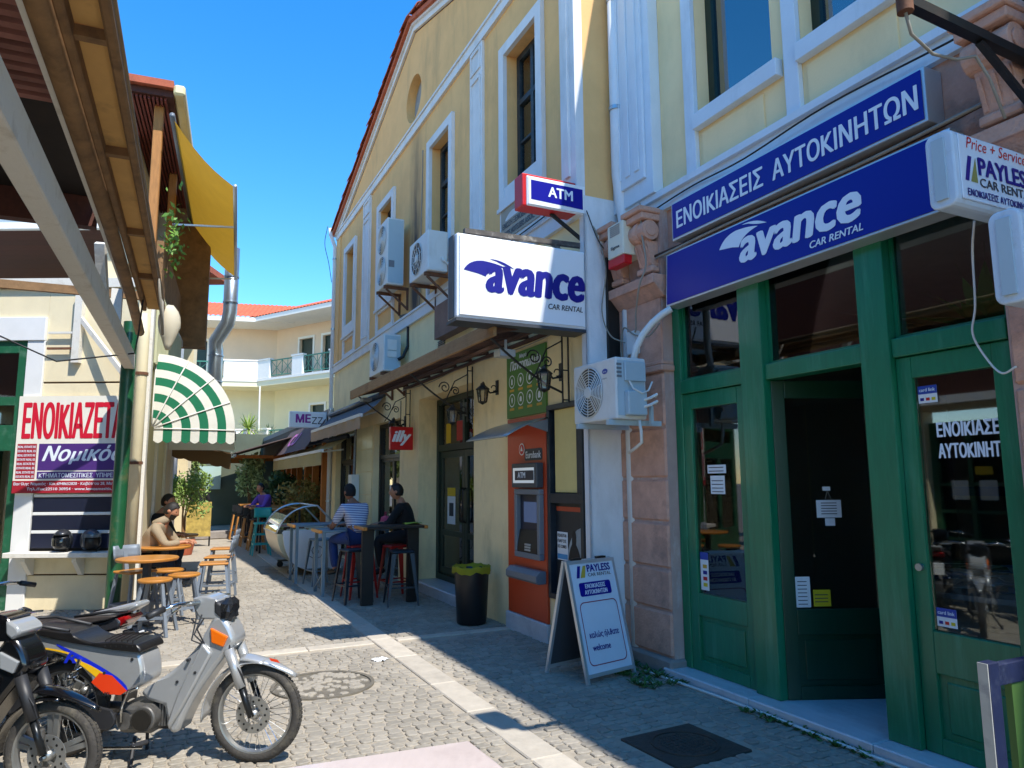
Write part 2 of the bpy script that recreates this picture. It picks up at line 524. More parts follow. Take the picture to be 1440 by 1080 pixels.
for k in range(14):
    rg = sett_rings(.10, .11, rnd)
    mb = MB().loft(rg); me = mb.mesh('cobble'); me.materials.append(M_cobble)
    bm = bmesh.new(); bm.from_mesh(me); bmesh.ops.recalc_face_normals(bm, faces=bm.faces); bm.to_mesh(me); bm.free()
    VAR.append(me)
vs, fs, tones = [], [], []
for i, (cs, cn, d, w, rz, dz) in enumerate(SETTS):
    if i in nearset:
        o = link('cobble', VAR[i % 14], bed)
        o.location = (cs, cn, dz); o.rotation_euler = (0, 0, RAD(rz)); o.scale = (d / .10, w / .11, 1)
    else:
        rg = sett_rings(d, w, rnd)
        flatk = .55 if cs > 1.05 else 1.
        ca, sa = math.cos(RAD(rz)), math.sin(RAD(rz)); o_ = len(vs)
        for r in rg:
            for x, y, z in r: vs.append((cs + x * ca - y * sa, cn + x * sa + y * ca, z * (flatk if z > 0 else 1) + dz * flatk))
        t = rnd.uniform(.86, 1.12)
        for a in range(2):
            for k in range(8): fs.append((o_ + a * 8 + k, o_ + a * 8 + (k + 1) % 8, o_ + a * 8 + 8 + (k + 1) % 8, o_ + a * 8 + 8 + k)); tones.append(t)
        fs.append(tuple(o_ + 16 + k for k in range(8))); tones.append(t)
me = bpy.data.meshes.new('cobbles'); me.from_pydata(vs, [], fs)
at = me.attributes.new('tone', 'FLOAT', 'FACE'); at.data.foreach_set('value', tones)
me.materials.append(M_cobble_far)
o = link('cobbles', me, bed); struct(o, 'stuff')

# pale slabs of the drain strip and the cross strip
def slab(a, b, c, d):
    j = rnd.uniform(0, .003)
    o = MB().box(a + .004, b - .004, c, d, -.03, .006 + j, c=.008).build('paving_slab', M_strip, bed)
    return o
s = -6.3
while s < 11:
    L = rnd.uniform(.75, 1.05); slab(s, s + L, 1.375, 1.60); s += L
n = 1.61
while n < 6.4:
    L = rnd.uniform(.6, .95); slab(.86, 1.04, n, n + L - .006); n += L
n = .05
while n < 1.3:
    L = min(rnd.uniform(.45, .6), 1.365 - n); slab(.89, 1.02, n, n + L - .006); n += L

# round manhole whose lid is filled with small setts
t = thing('manhole_cover', 'round manhole lid filled with rough stones in sunlit street', 'manhole', FR.at(-.38, 2.38, 0))
MB().lathe([(.0, -.004), (.385, -.006), (.385, .004), (.415, .006), (.415, -.03)], 40).build('rim', mat('worn_iron', '#6a6458', .8, var=.25, vscale=12, bump=.4), t)
fill = MB()
for k in range(120):
    a = rnd.uniform(0, 6.28); r_ = .36 * math.sqrt(rnd.random()); q = rnd.uniform(.02, .04)
    fill.lathe([(q * 1.1, -.01), (q, .002), (q * .5, .007), (.001, .008)], 6, Matrix.Translation((r_ * math.cos(a), r_ * math.sin(a), 0)) @ Matrix.Rotation(a * 5, 4, 'Z'))
struct(fill.build('stone_filling', M_cobble, t), 'stuff')
# square manhole in the shade by the shop
t = thing('manhole_cover', 'dark square manhole plate with a round lid beside the marble step', 'manhole', FR.at(-2.8, .62, 0, 3))
MB().box(-.28, .28, -.29, .29, -.02, .006, c=.004).build('plate', M_iron, t)
lid = MB().lathe([(.0, .010), (.185, .010), (.19, .007)], 40)
lid.build('lid', M_iron, t)
MB().lathe([(.20, .006), (.20, .014), (.213, .014), (.213, .006)], 40).build('ring', M_iron, t)
studs = MB()
for i in range(-6, 7):
    for j in range(-6, 7):
        if i * i + j * j < 21: studs.box(i * .036 - .009, i * .036 + .009, j * .036 - .009, j * .036 + .009, .008, .0135)
struct(studs.build('studs', M_iron, t), 'stuff')
# ================================================================== gabled ochre building (right)
Y0, Y1, YC = -.79, 10.85, 4.75
M_tile = mat('terracotta_tile', '#a8573a', .85, var=.15, vscale=8, bump=.3, bscale=40, rnd=.15, dirt='#5d3a2c', dirt_amt=.5, dscale=5)
M_winframe = mat('dark_blue_timber', '#1c2a33', .5, var=.2, vscale=20, stretch=(6, 6, 1), dirt='#6b6f6c', dirt_amt=.4, dscale=14)
M_curtain = mat('curtain', '#8f98a0', .9, var=.2, vscale=5, stretch=(12, 1, .3))
M_dkgreen = mat('dark_green_paint', '#10291f', .4, var=.15, vscale=12)
def soot(m, cx, w, z0, z1):
    N = m.node_tree.nodes; Lk = m.node_tree.links; b = N['Principled BSDF']
    src = b.inputs['Base Color'].links[0].from_socket
    tc = N.new('ShaderNodeTexCoord'); sp = N.new('ShaderNodeSeparateXYZ'); Lk.new(tc.outputs['Object'], sp.inputs[0])
    nz = N.new('ShaderNodeTexNoise'); nz.inputs['Scale'].default_value = 3; nz.inputs['Detail'].default_value = 8
    mp = N.new('ShaderNodeMapping'); mp.inputs['Scale'].default_value = (2, 1, .5); Lk.new(tc.outputs['Object'], mp.inputs[0]); Lk.new(mp.outputs[0], nz.inputs['Vector'])
    a = N.new('ShaderNodeMath'); a.operation = 'SUBTRACT'; a.inputs[1].default_value = cx; Lk.new(sp.outputs[0], a.inputs[0])
    ab = N.new('ShaderNodeMath'); ab.operation = 'ABSOLUTE'; Lk.new(a.outputs[0], ab.inputs[0])
    r = N.new('ShaderNodeMapRange'); r.inputs[1].default_value = w; r.inputs[2].default_value = 0; r.inputs[3].default_value = 0; r.inputs[4].default_value = 1; Lk.new(ab.outputs[0], r.inputs[0])
    r2 = N.new('ShaderNodeMapRange'); r2.inputs[1].default_value = z1; r2.inputs[2].default_value = z0; r2.inputs[3].default_value = .6; r2.inputs[4].default_value = 2.4; Lk.new(sp.outputs[2], r2.inputs[0])
    m1 = N.new('ShaderNodeMath'); m1.operation = 'MULTIPLY'; Lk.new(r.outputs[0], m1.inputs[0]); Lk.new(r2.outputs[0], m1.inputs[1])
    m2 = N.new('ShaderNodeMath'); m2.operation = 'MULTIPLY'; m2.use_clamp = True; Lk.new(m1.outputs[0], m2.inputs[0]); Lk.new(nz.outputs[0], m2.inputs[1])
    st = N.new('ShaderNodeMath'); st.operation = 'LESS_THAN'; st.inputs[1].default_value = z1; Lk.new(sp.outputs[2], st.inputs[0])
    m3 = N.new('ShaderNodeMath'); m3.operation = 'MULTIPLY'; Lk.new(m2.outputs[0], m3.inputs[0]); Lk.new(st.outputs[0], m3.inputs[1])
    mx = N.new('ShaderNodeMix'); mx.data_type = 'RGBA'; Lk.new(m3.outputs[0], mx.inputs[0]); Lk.new(src, mx.inputs[6]); mx.inputs[7].default_value = (.06, .05, .045, 1)
    Lk.new(mx.outputs[2], b.inputs['Base Color'])
soot(M_yellow, 4.62, .42, 5.0, 7.66)
def ztop(x): return 9.62 - .318 * abs(x - YC)
yb = thing('gabled_building', 'ochre plaster building with gable, tiled verge and white trim above cream ground floor', 'building', FR.at(0, 0, 0))
WIN = [(8.80, 9.92), (5.82, 7.0), (2.80, 3.95), (.0, 1.14)]
holes_up = [(a + .14, b - .14, 5.24, 7.02) for a, b in WIN]
w = holed(Y0, Y1, 4.42, 7.72, holes_up, 0, .21)
w.build('upper_wall', M_yellow, yb)
# gable field with the round window cut through it
RC = (4.82, 8.40, .42)
gb = MB()
NA = 36
ring = [(RC[0] + RC[2] * math.cos(2 * math.pi * k / NA), RC[1] + RC[2] * math.sin(2 * math.pi * k / NA)) for k in range(NA)]
def ray_out(a):
    """from the round window's centre to the outline of the gable field"""
    dx, dz = math.cos(a), math.sin(a); best = 99
    if dz < 0: best = min(best, (7.72 - RC[1]) / dz)
    if dx > 0: best = min(best, (Y1 - RC[0]) / dx)
    if dx < 0: best = min(best, (Y0 - RC[0]) / dx)
    for sgn in (1, -1):
        den = dz + .318 * sgn * dx
        if den > 1e-6:
            t_ = (9.62 - .318 * sgn * (RC[0] - YC) - RC[1]) / den
            if t_ > 0: best = min(best, t_)
    return RC[0] + dx * best, RC[1] + dz * best
angs = sorted([2 * math.pi * k / NA for k in range(NA)])
corners = [(Y1, 7.72), (Y1, ztop(Y1)), (YC, 9.62), (Y0, ztop(Y0)), (Y0, 7.72)]
angs = sorted(angs + [math.atan2(cz - RC[1], cx - RC[0]) % (2 * math.pi) for cx, cz in corners])
for i in range(len(angs)):
    a, b = angs[i], angs[(i + 1) % len(angs)]
    p = [(RC[0] + RC[2] * math.cos(t_), RC[1] + RC[2] * math.sin(t_)) for t_ in (a, b)]
    q = [ray_out(a), ray_out(b)]
    gb.quad((p[0][0], 0, p[0][1]), (q[0][0], 0, q[0][1]), (q[1][0], 0, q[1][1]), (p[1][0], 0, p[1][1]))
    gb.quad((p[0][0], 0, p[0][1]), (p[1][0], 0, p[1][1]), (p[1][0], -.3, p[1][1]), (p[0][0], -.3, p[0][1]))
gb.build('gable_wall', M_yellow, yb)
MB().lathe([(0, 0), (.43, 0)], 36, Matrix.Translation((RC[0], -.16, RC[1])) @ Matrix.Rotation(RAD(-90), 4, 'X')).build('round_niche', mat('grey_render', '#8f9294', .9, var=.15), yb)
# lower wall with openings
holes_lo = [(2.07, 4.33, 0.0, 2.96), (-.68, .03, .46, 2.44), (5.35, 7.1, 0.0, 2.75), (8.45, 10.45, 0.0, 2.75)]
holed(Y0, Y1, -.02, 4.30, holes_lo, 0, .36).build('lower_wall', M_cream, yb)
MB().box(Y0 - .02, Y0 - .001, -.36, .03, -.02, 4.47).build('corner_strip', M_trim, yb)
MB().box(Y0 - .02, -.72, .001, .03, -.02, 4.28).build('corner_pilaster', M_trim, yb)
# end faces, back and roof planes
side = MB()
for x in (Y0, Y1):
    side.quad((x, 0, -.02), (x, -9, -.02), (x, -9, 7.72), (x, 0, 7.72))
side.quad((Y0, -9, 0), (Y1, -9, 0), (Y1, -9, 7.7), (Y0, -9, 7.7))
side.build('side_wall', M_yellow, yb)
roof = MB()
for x, sg in ((Y1 + .12, 1), (Y0 - .02, -1)):
    zt = ztop(x) + .22
    roof.add([(YC, .14, 9.86), (x, .14, zt), (x, -9.2, zt), (YC, -9.2, 9.86), (YC, .14, 9.78), (x, .14, zt - .07), (x, -9.2, zt - .07), (YC, -9.2, 9.78)],
             [(0, 1, 2, 3), (4, 7, 6, 5), (0, 4, 5, 1), (1, 5, 6, 2)])
rf = roof.build('roof', M_tile, yb)
# verge tiles, one by one down both slopes
tm = MB()
def half_barrel(L, r0, r1, th=.014):
    mb = MB(); seg = 8; rings = []
    for x, r in ((0, r0), (L, r1)):
        outer = [(x, r * math.cos(math.pi * k / seg), r * math.sin(math.pi * k / seg)) for k in range(seg + 1)]
        inner = [(x, (r - th) * math.cos(math.pi * k / seg), (r - th) * math.sin(math.pi * k / seg)) for k in range(seg, -1, -1)]
        rings.append(outer + inner)
    return mb.loft(rings)
tile_me = half_barrel(.36, .085, .10).mesh('roof_tile'); tile_me.materials.append(M_tile)
sl = math.atan(.318)
for sg in (1, -1):
    d = .0
    lim = (Y1 + .14 - YC) if sg > 0 else (YC - Y0 + .0)
    while d < lim - .2:
        for yy, zz in ((.10, 0), (-.13, .0)):
            o = link('roof_tile', tile_me, rf)
            x = YC + sg * d
            o.matrix_local = Matrix.Translation((x, yy, 9.875 - .318 * d + rnd.uniform(-.008, .01))) @ Matrix.Rotation(RAD(0 if sg > 0 else 180), 4, 'Z') @ Matrix.Rotation(sl, 4, 'Y') @ Matrix.Rotation(RAD(rnd.uniform(-3, 3)), 4, 'Z')
        d += .285
# raking cornice: three stepped mouldings
co = MB()
for k, (off, pr, th) in enumerate(((.02, .045, .10), (.115, .085, .07), (.18, .135, .06))):
    for sg in (1, -1):
        xe = Y1 + .06 if sg > 0 else Y0
        p = [(YC, 9.62 + off), (xe, 9.62 - .318 * abs(xe - YC) + off), (xe, 9.62 - .318 * abs(xe - YC) + off + th), (YC, 9.62 + off + th)]
        co.prism(p, .0, pr, 'y')
co.build('raking_cornice', M_trim, yb)
tr = MB()
tr.box(Y0, Y1, 0, .045, 7.66, 7.80); tr.box(Y0, Y1, .0, .07, 7.80, 7.835)
tr.build('string_course', M_trim, yb)
tr = MB()
tr.box(Y0, Y1, 0, .05, 4.28, 4.44); tr.box(Y0, Y1, 0, .075, 4.44, 4.475)
tr.build('belt_course', M_trim, yb)
# flat pilasters with a small square panel at the head
for a, b in ((7.58, 8.16), (1.70, 2.14)):
    p = MB()
    p.box(a, b, 0, .035, 4.475, 7.655)
    for z0, z1 in ((4.62, 7.18), (7.28, 7.60)):
        frame_box(p, a + .05, b - .05, z0, z1, .035, .036, .055)
    p.build('pilaster', M_trim, yb)
p = MB(); p.box(10.45, Y1 + .01, 0, .03, 4.475, 7.655); p.build('corner_strip', M_yellow, yb)
p = MB(); p.box(Y0 - .0, -.50, 0, .10, 4.475, 8.2); p.box(Y0 + .1, -.60, .1, .13, 4.7, 7.6); p.build('pilaster', M_trim, yb)
# first-floor windows
for a, b in WIN:
    wn_ = MB()
    frame_box(wn_, a, b, 4.98, 7.15, .14, .001, .055)
    wn_.box(a + .141, b - .141, .001, .045, 5.121, 5.239)
    wn_.box(a - .02, b + .02, 0.056, .075, 4.95, 5.0)
    win = wn_.build('window', M_trim, yb)
    fr = MB(); x0, x1, z0, z1 = a + .16, b - .16, 5.26, 7.0
    frame_box(fr, x0 - .018, x1 + .018, z0 - .018, z1 + .018, .078, -.20, -.14)
    xm = (x0 + x1) / 2
    fr.box(xm - .035, xm + .035, -.20, -.13, z0 + .06, z1 - .06)
    fr.box(x0 + .06, x1 - .06, -.195, -.132, 6.33, 6.40)
    fr.box(x0 + .06, x1 - .06, -.195, -.145, 5.82, 5.85)
    fr.build('window_frame', M_winframe, win)
    for xa, xb in ((x0 + .06, xm - .035), (xm + .035, x1 - .06)):
        for za, zb in ((z0 + .06, 5.82), (5.85, 6.33), (6.40, z1 - .06)):
            MB().box(xa, xb, -.175, -.170, za, zb).build('pane', M_glass, win)
    MB().box(x0 - .05, x1 + .05, -.32, -.31, z0, z1).build('curtain', M_curtain, win)
    # plaster apron with a sunk panel under the sill
    ap = MB()
    frame_box(ap, a, b, 4.49, 4.98, .08, .001, .04)
    ap.build('apron', M_trim, yb)
# rainwater pipe and gutter at the far corner
t = thing('downpipe', 'white rainwater pipe down the far corner of the ochre building', 'pipe', FR.at(10.9, .06, 0))
MB().tube([(.06, .12, 8.0), (.03, .1, 7.8), (0, 0, 7.5), (0, 0, .1)], .05, 10).build('pipe', M_trim, t, smooth=True)
for z in (1.2, 3.4, 5.4, 7.2): MB().lathe([(.051, z - .02), (.062, z - .02), (.062, z + .02), (.051, z + .02)], 12).build('clamp', M_steel, t)
t = thing('downpipe', 'thick pale rainwater pipe between the ochre building and the peach pillar', 'pipe', FR.at(-.93, -.30, 0))
MB().tube([(0, 0, 8.0), (0, 0, 4.9), (0, .0, 4.7), (.0, -.05, 4.3), (0, -.08, 4.1), (0, -.08, .03)], .06, 10).build('pipe', M_trim, t, smooth=True)
for z in (5.4, 6.6): MB().lathe([(.061, z - .02), (.072, z - .02), (.072, z + .02), (.061, z + .02)], 12).build('clamp', M_steel, t)

# wide double door in its reveal
M_sticker_y = mat('yellow_sticker', '#d9b31e', .5); M_paper = mat('white_paper', '#dfe2e2', .7, var=.05, vscale=30)
M_red = mat('red_gloss', '#c3141a', .35); M_poster_red = mat('red_sticker', '#b3211c', .5)
dr = thing('double_door', 'tall dark green glazed double door behind the rubbish bin', 'door', FR.at(2.07, -.36, 0))
f = MB()
frame_box(f, 0.0, 2.26, .14, 2.955, .09, -.04, .06)
f.box(.09, 2.17, -.035, .055, 2.12, 2.22)
f.box(1.09, 1.17, -.03, .05, 2.22, 2.865)
f.build('door_frame', M_dkgreen, dr, bevel=.004)
for x0, x1 in ((.095, 1.125), (1.135, 2.165)):
    lf = MB(); frame_box(lf, x0, x1, .235, 2.115, .1, -.02, .03)
    lf.box(x0 + .1, x1 - .1, -.018, .028, .82, .90)
    leaf = lf.build('door_leaf', M_dkgreen, dr, bevel=.004)
    MB().box(x0 + .1, x1 - .1, .002, .008, .90, 2.015).build('pane', M_glassdark, leaf)
    MB().box(x0 + .1, x1 - .1, .002, .008, .335, .82).build('pane', M_glassdark, leaf)
    hx = x1 - .05 if x0 < 1 else x0 + .05
    MB().tube([(hx, .03, 1.05), (hx, .08, 1.08), (hx, .085, 1.3), (hx, .08, 1.52), (hx, .03, 1.55)], .014, 8).build('handle', M_blackmet, leaf, smooth=True)
MB().box(.09, 1.09, .002, .008, 2.22, 2.865).build('pane', M_glassdark, dr)
MB().box(1.17, 2.17, .002, .008, 2.22, 2.865).build('pane', M_glassdark, dr)
for nm, mt_, x0, x1, z0, z1 in (('sticker', M_sticker_y, 1.75, 1.95, 2.24, 2.55), ('sticker', M_poster_red, 1.25, 1.5, 2.26, 2.56), ('sticker', M_sticker_y, .62, .85, 2.24, 2.58),
        ('notice', M_paper, 1.55, 1.88, 1.0, 1.42), ('sticker', M_sticker_y, 1.55, 1.88, 1.425, 1.55), ('notice', M_paper, .48, .66, 1.5, 1.68), ('sticker', M_sticker_y, .42, .72, 1.28, 1.40), ('sticker', M_poster_red, .15, .32, 2.24, 2.6)):
    MB().box(x0, x1, .0095, .011, z0, z1).build(nm, mt_, dr)
MB().box(1.62, 1.80, .0115, .0125, 1.12, 1.32).build('notice_print', mat('dark_print', '#27313a', .7), dr)
MB().box(-.2, 2.5, -1.7, -1.69, 0, 3.1).build('room_back', mat('room_wall', '#4a4038', .9, var=.3, vscale=2), dr)
st = thing('door_step', 'low pale stone step in front of the dark green double door', 'step', FR.at(2.1, -.34, 0))
MB().box(0, 2.2, 0, .42, -.02, .14, c=.012).build('step', M_marble, st)
# ================================================================== things fixed to the ochre building
M_orange = mat('orange_panel', '#c2451f', .4, var=.04, vscale=2)
M_grey = mat('grey_plastic', '#6f757c', .4, var=.05, vscale=5)
M_dgrey = mat('dark_grey_plastic', '#3b3f45', .45, var=.05)
M_navy = mat('navy_plastic', '#1b2236', .4)
M_blue = mat('sign_blue', '#060988', .35, var=.03, vscale=1.5, spec=.3)
M_signwhite = mat('sign_white', '#e6e8ea', .3, var=.02, vscale=2, coat=.3)
M_lettblue = mat('letter_blue', '#0a0f7e', .4)
M_lettgrey = mat('letter_grey', '#3c3f48', .5)
M_lettwhite = mat('letter_white', '#dfe6ee', .4)
M_alu = mat('aluminium', '#c2c7ca', .4, .6, var=.05)
M_green_board = mat('green_board', '#4d7a2c', .5, var=.05, vscale=2)
M_rustwood = mat('weathered_wood', '#9c7a52', .85, var=.2, vscale=5, stretch=(1, 8, 8), bump=.3, bscale=30, dirt='#5a4028', dirt_amt=.5, dscale=4)
M_darkwood = mat('dark_wood', '#4a2f20', .8, var=.25, vscale=6, stretch=(2, 6, 6), bump=.3)

# --- cash machine: orange panel with machine built in
t = thing('cash_machine', 'orange cash machine panel with grey machine under the green menu board', 'cash machine', FR.at(0, 0, 0))
MB().box(.05, .98, .001, .03, .19, 2.36).build('panel', M_orange, t, bevel=.004)
MB().box(.03, 1.02, .001, .05, -.02, .185, c=.01).build('plinth', M_marble, t)
hd = MB().box(.10, .70, .031, .12, 1.575, 1.84).build('header', M_dgrey, t, bevel=.012)
MB().box(.15, .65, .121, .124, 1.625, 1.79).build('header_frame', emit_mat('lit_frame', (.85, .9, .9), .08), hd)
MB().box(.15, .60, .1245, .126, 1.655, 1.76).build('header_face', M_navy, hd)
text('lettering', 'ATM', M_lettwhite, hd, face_street(.52, .127, 1.68), height=.062, bold=.03)
bz = MB(); frame_box(bz, .10, .70, .82, 1.56, .06, .031, .09)
mc = bz.build('machine', M_grey, t, bevel=.008)
MB().box(.16, .64, .0315, .036, .88, 1.5).build('screen_recess', M_navy, mc)
MB().prism([(.037, .88), (.085, .88), (.085, .93), (.05, 1.12), (.037, 1.12)], .17, .63, 'x').build('keypad_shelf', M_black, mc)
kp = MB()
for i in range(4):
    for j in range(3): kp.box(.32 + i * .035, .345 + i * .035, .06, .0885, .90 + j * .028, .92 + j * .028)
kp.build('keys', M_alu, mc)
MB().box(.25, .55, .037, .042, 1.2, 1.42).build('screen', emit_mat('screen_glow', (.05, .08, .16), .25), mc)
MB().prism([(.031, .585), (.13, .585), (.15, .61), (.15, .67), (.10, .715), (.031, .715)], .07, .80, 'x').build('tray', M_grey, t, bevel=.006)
lg = flat('bank_plate', rrect(-.21, 0, .21, .13, .03), M_navy, t, face_street(.33, .031, 1.87))
text('lettering', 'Eurobank', M_lettwhite, t, face_street(.50, .034, 1.895), width=.35, height=.075, bold=.02)
flat('bank_emblem', [(.07 * math.cos(k * .5236), .07 * math.sin(k * .5236) + .0) for k in range(12)], M_lettwhite, t, face_street(.60, .035, 2.0))
flat('bank_emblem', [(.057 * math.cos(k * .5236), .057 * math.sin(k * .5236) + .0) for k in range(12)], M_red, t, face_street(.60, .037, 2.0))
flat('bank_emblem', [(-.03, -.02), (.03, -.02), (0, .04)], M_lettwhite, t, face_street(.60, .039, 2.0))
t = thing('rain_visor', 'curved grey visor jutting out over the cash machine', 'canopy', FR.at(0, 0, 0))
MB().grid(lambda u, v: (-.02 + 1.06 * u, .032 + .5 * v, 2.31 - .11 * v - .10 * v * v), 8, 8).build('visor', M_steel, t, smooth=True, thick=.014)
for x in (.0, 1.0): MB().prism([(.032, 2.295), (.032, 2.16), (.30, 2.235)], x - .012, x + .012, 'x').build('bracket', M_grey, t)

# --- green menu board
t = thing('menu_board', 'green menu board with white food icons above the cash machine', 'sign', FR.at(0, 0, 0))
MB().box(.04, 1.0, .001, .025, 2.375, 3.13).build('board', M_green_board, t)
text('lettering', 'Παντοπωλείο', M_lettwhite, t, face_street(.90, .026, 2.93), width=.76, height=.11, bold=.03, shear=.25)
text('lettering', 'Μικρό', M_lettwhite, t, face_street(.66, .026, 3.04), height=.06, bold=.02, shear=.25)
M_lab = mat('amber_label', '#c79a2c', .5)
for r_ in range(2):
    for c_ in range(4):
        x, z = .86 - c_ * .225, 2.80 - r_ * .22
        ic = MB()
        M_ = face_street(x, .0265, z)
        pts = [(.078 * math.cos(k * math.pi / 12), .078 * math.sin(k * math.pi / 12)) for k in range(24)]
        inn = [(.066 * math.cos(k * math.pi / 12), .066 * math.sin(k * math.pi / 12)) for k in range(24)]
        for k in range(24):
            k2 = (k + 1) % 24
            ic.add([M_ @ Vector((*p, 0)) for p in (pts[k], pts[k2], inn[k2], inn[k])], [(0, 1, 2, 3)])
        w_ = (.018, .026, .022, .03)[c_]; h_ = (.036, .04, .03, .038)[(c_ + r_) % 4]
        poly = ([(-w_, -h_), (w_, -h_), (w_, h_ * .4), (w_ * .4, h_), (-w_ * .4, h_), (-w_, h_ * .4)], [(-w_, 0), (0, -h_), (w_, 0), (w_ * .6, h_ * .8), (-w_ * .6, h_ * .8)])[(c_ + r_) % 2]
        ic.add([M_ @ Vector((*p, 0)) for p in poly], [tuple(range(len(poly)))])
        ic.build('icon', M_lettwhite, t, fix=False)
        flat('price_label', rect(-.06, -.014, .06, .014), M_lab, t, face_street(x, .0265, z - .105))

# --- black framed window with blind above and poster below
t = thing('shop_window', 'black framed window with cream blind and dark poster beside the cash machine', 'window', FR.at(0, 0, 0))
fr = MB(); frame_box(fr, -.679, .029, .461, 2.439, .055, -.16, .03)
fr.box(-.624, -.026, -.15, .025, 1.42, 1.52); fr.box(-.624, -.54, -.15, .01, 1.52, 2.385)
fr.build('window_frame', mat('black_blue_frame', '#18212a', .45, var=.2, vscale=15, dirt='#4a545c', dirt_amt=.4), t, bevel=.004)
MB().box(-.535, -.09, -.02, -.005, 1.53, 2.38).build('blind', mat('cream_blind', '#d9c37c', .8, var=.05), t)
MB().box(-.624, -.026, -.06, -.054, 1.52, 2.385).build('pane', M_glass, t)
MB().box(-.624, -.026, -.05, -.04, .515, 1.42).build('poster', mat('poster_dark', '#20262b', .5, var=.5, vscale=2.2), t)
M_fig = mat('poster_pale', '#8f999c', .6, var=.3, vscale=4); M_fig2 = mat('poster_dark_print', '#14171a', .6)  # printed tones: pale ground and dark silhouette
F = face_street(-.02, -.038, .52)
flat('poster_pale_print', bez((.22, .36), (.34, .72), (.62, .66), 8) + [(.62, .25), (.45, .12)], M_fig, t, F)
flat('poster_figure', bez((.22, .05), (.24, .42), (.33, .5), 6) + bez((.33, .5), (.33, .64), (.38, .64), 6) + bez((.38, .64), (.43, .62), (.41, .5), 6) + bez((.41, .5), (.53, .4), (.52, .05), 6), M_fig2, t, F, .003)
flat('poster_strip', rect(.03, .82, .60, .865), mat('orange_print', '#b6492a', .5), t, F, .003)
nt = MB().box(-.27, -.06, -.0355, -.0335, .85, 1.13).build('notice', M_paper, t)
for k, tx in enumerate(('ΠΩΛΕΙΤΑΙ', 'ΠΑΓΟΣ', 'ICE CUBES')):
    text('lettering', tx, M_lettgrey, nt, face_street(-.075, -.033, 1.08 - k * .055), width=.17, height=.03, bold=.015)
MB().box(-.265, -.065, -.033, -.0325, .86, .91).build('notice_band', mat('sky_print', '#3f8fc0', .5), nt)

# --- wooden bracketed canopy
t = thing('canopy', 'long wooden canopy on scrolled iron brackets under the white box sign', 'canopy', FR.at(0, 0, 0))
CA, CB, CN = -.68, 4.95, .94
zc = lambda n: 3.30 - .23 * n / CN
M_sheet = cloth_mat('translucent_sheet', '#ddd6c4', .6, .15)
MB().grid(lambda u, v: (CA + (CB - CA) * u, .03 + (CN - .03) * v, zc(CN * v) + .035 + .010 * math.cos(u * 62 * math.pi)), 124, 1).build('roof_sheet', M_sheet, t, smooth=True)
MB().box(CA - .02, CB + .02, CN, CN + .035, 2.985, 3.125).build('fascia', M_rustwood, t, bevel=.005)
x = CA + .02; k = 0
while x < CB:
    MB().bar((x, .03, zc(0) - .02), (x, CN - .001, zc(CN) - .02), .045, .075).build('joist', M_darkwood, t); x += .552
for n in (.04, .48): MB().box(CA, CB, n - .02, n + .02, zc(n) - .098, zc(n) - .06).build('purlin', M_darkwood, t)
for x in (-.45, 2.05, 4.72):
    b = MB()
    for dn in (.03, .10): b.bar((x, dn, 2.42), (x, dn, 3.16), .014, .014)
    for z in (2.45, 2.75, 3.1): b.bar((x, .03, z), (x, .10, z), .012, .012)
    b.tube([(x, .10, 2.52)] + [(x, .10 + .8 * q, 2.52 + .50 * q ** 1.3) for q in (.2, .4, .6, .8, 1)], .012, 6)
    for cx, cz, r_ in ((.42, 2.86, .08), (.27, 2.82, .06)):
        b.tube([(x, cx + r_ * (1 - q / 24) * math.cos(q * .5), cz + r_ * (1 - q / 24) * math.sin(q * .5)) for q in range(20)], .008, 5)
    b.tube([(x, .10, 3.05), (x, .28, 2.95), (x, .4, 2.7), (x, .46, 2.62)], .008, 5)
    b.build('scroll_bracket', M_blackmet, t)
fl = MB().box(4.55, 4.75, .72, .86, 2.93, 2.98)
fl.build('flood_light', M_grey, t)
fl = MB().box(-.3, -.15, .55, .72, 2.88, 2.95); fl.bar((-.22, .62, 2.95), (-.22, .62, 3.06), .02, .02); fl.build('flood_light', M_alu, t)

# --- wall lanterns
M_lampglass = glass_mat('lamp_glass', (.85, .82, .75), .05, .1)
def lantern(M, label):
    t = thing('wall_lantern', label, 'lantern', M, 'black wall lanterns under the canopy')
    arm = MB().box(-.035, .035, 0, .012, -.02, .16)
    arm.tube([(0, .012, .02), (0, .10, .0), (0, .16, .06), (0, .19, .12), (0, .2, .13)], .011, 7)
    arm.tube([(0, .05 + .035 * math.cos(q * .55), .06 + .035 * math.sin(q * .55)) for q in range(10)], .007, 5)
    arm.build('arm', M_blackmet, t)
    C_ = Matrix.Translation((0, .2, 0))
    MB().lathe([(.0, .12), (.025, .115), (.03, .09), (.085, .045), (.085, .035), (.0, .035)], 6, C_).build('cap', M_blackmet, t)
    cage = MB()
    for k in range(6):
        a = k * math.pi / 3; cage.bar((.072 * math.cos(a), .2 + .072 * math.sin(a), .035), (.05 * math.cos(a), .2 + .05 * math.sin(a), -.115), .009, .009)
    cage.lathe([(.0, -.15), (.02, -.14), (.055, -.12), (.055, -.11), (.0, -.11)], 6, C_)
    cage.build('cage', M_blackmet, t)
    MB().lathe([(.066, .034), (.046, -.109)], 6, C_).build('lamp_glass', M_lampglass, t)
    return t
L0 = lantern(FR.at(1.32, .001, 2.72), 'black wall lantern on bare cream wall just left of the green menu board')
dup(L0, FR.at(-.45, .11, 2.66), 'black lantern just right of the green menu board, nearest to the white box sign')
dup(L0, FR.at(2.05, .11, 2.52), 'black lantern in front of the glass over the dark green double door')
dup(L0, FR.at(4.72, .11, 2.56), 'black lantern above the red cafe sign')

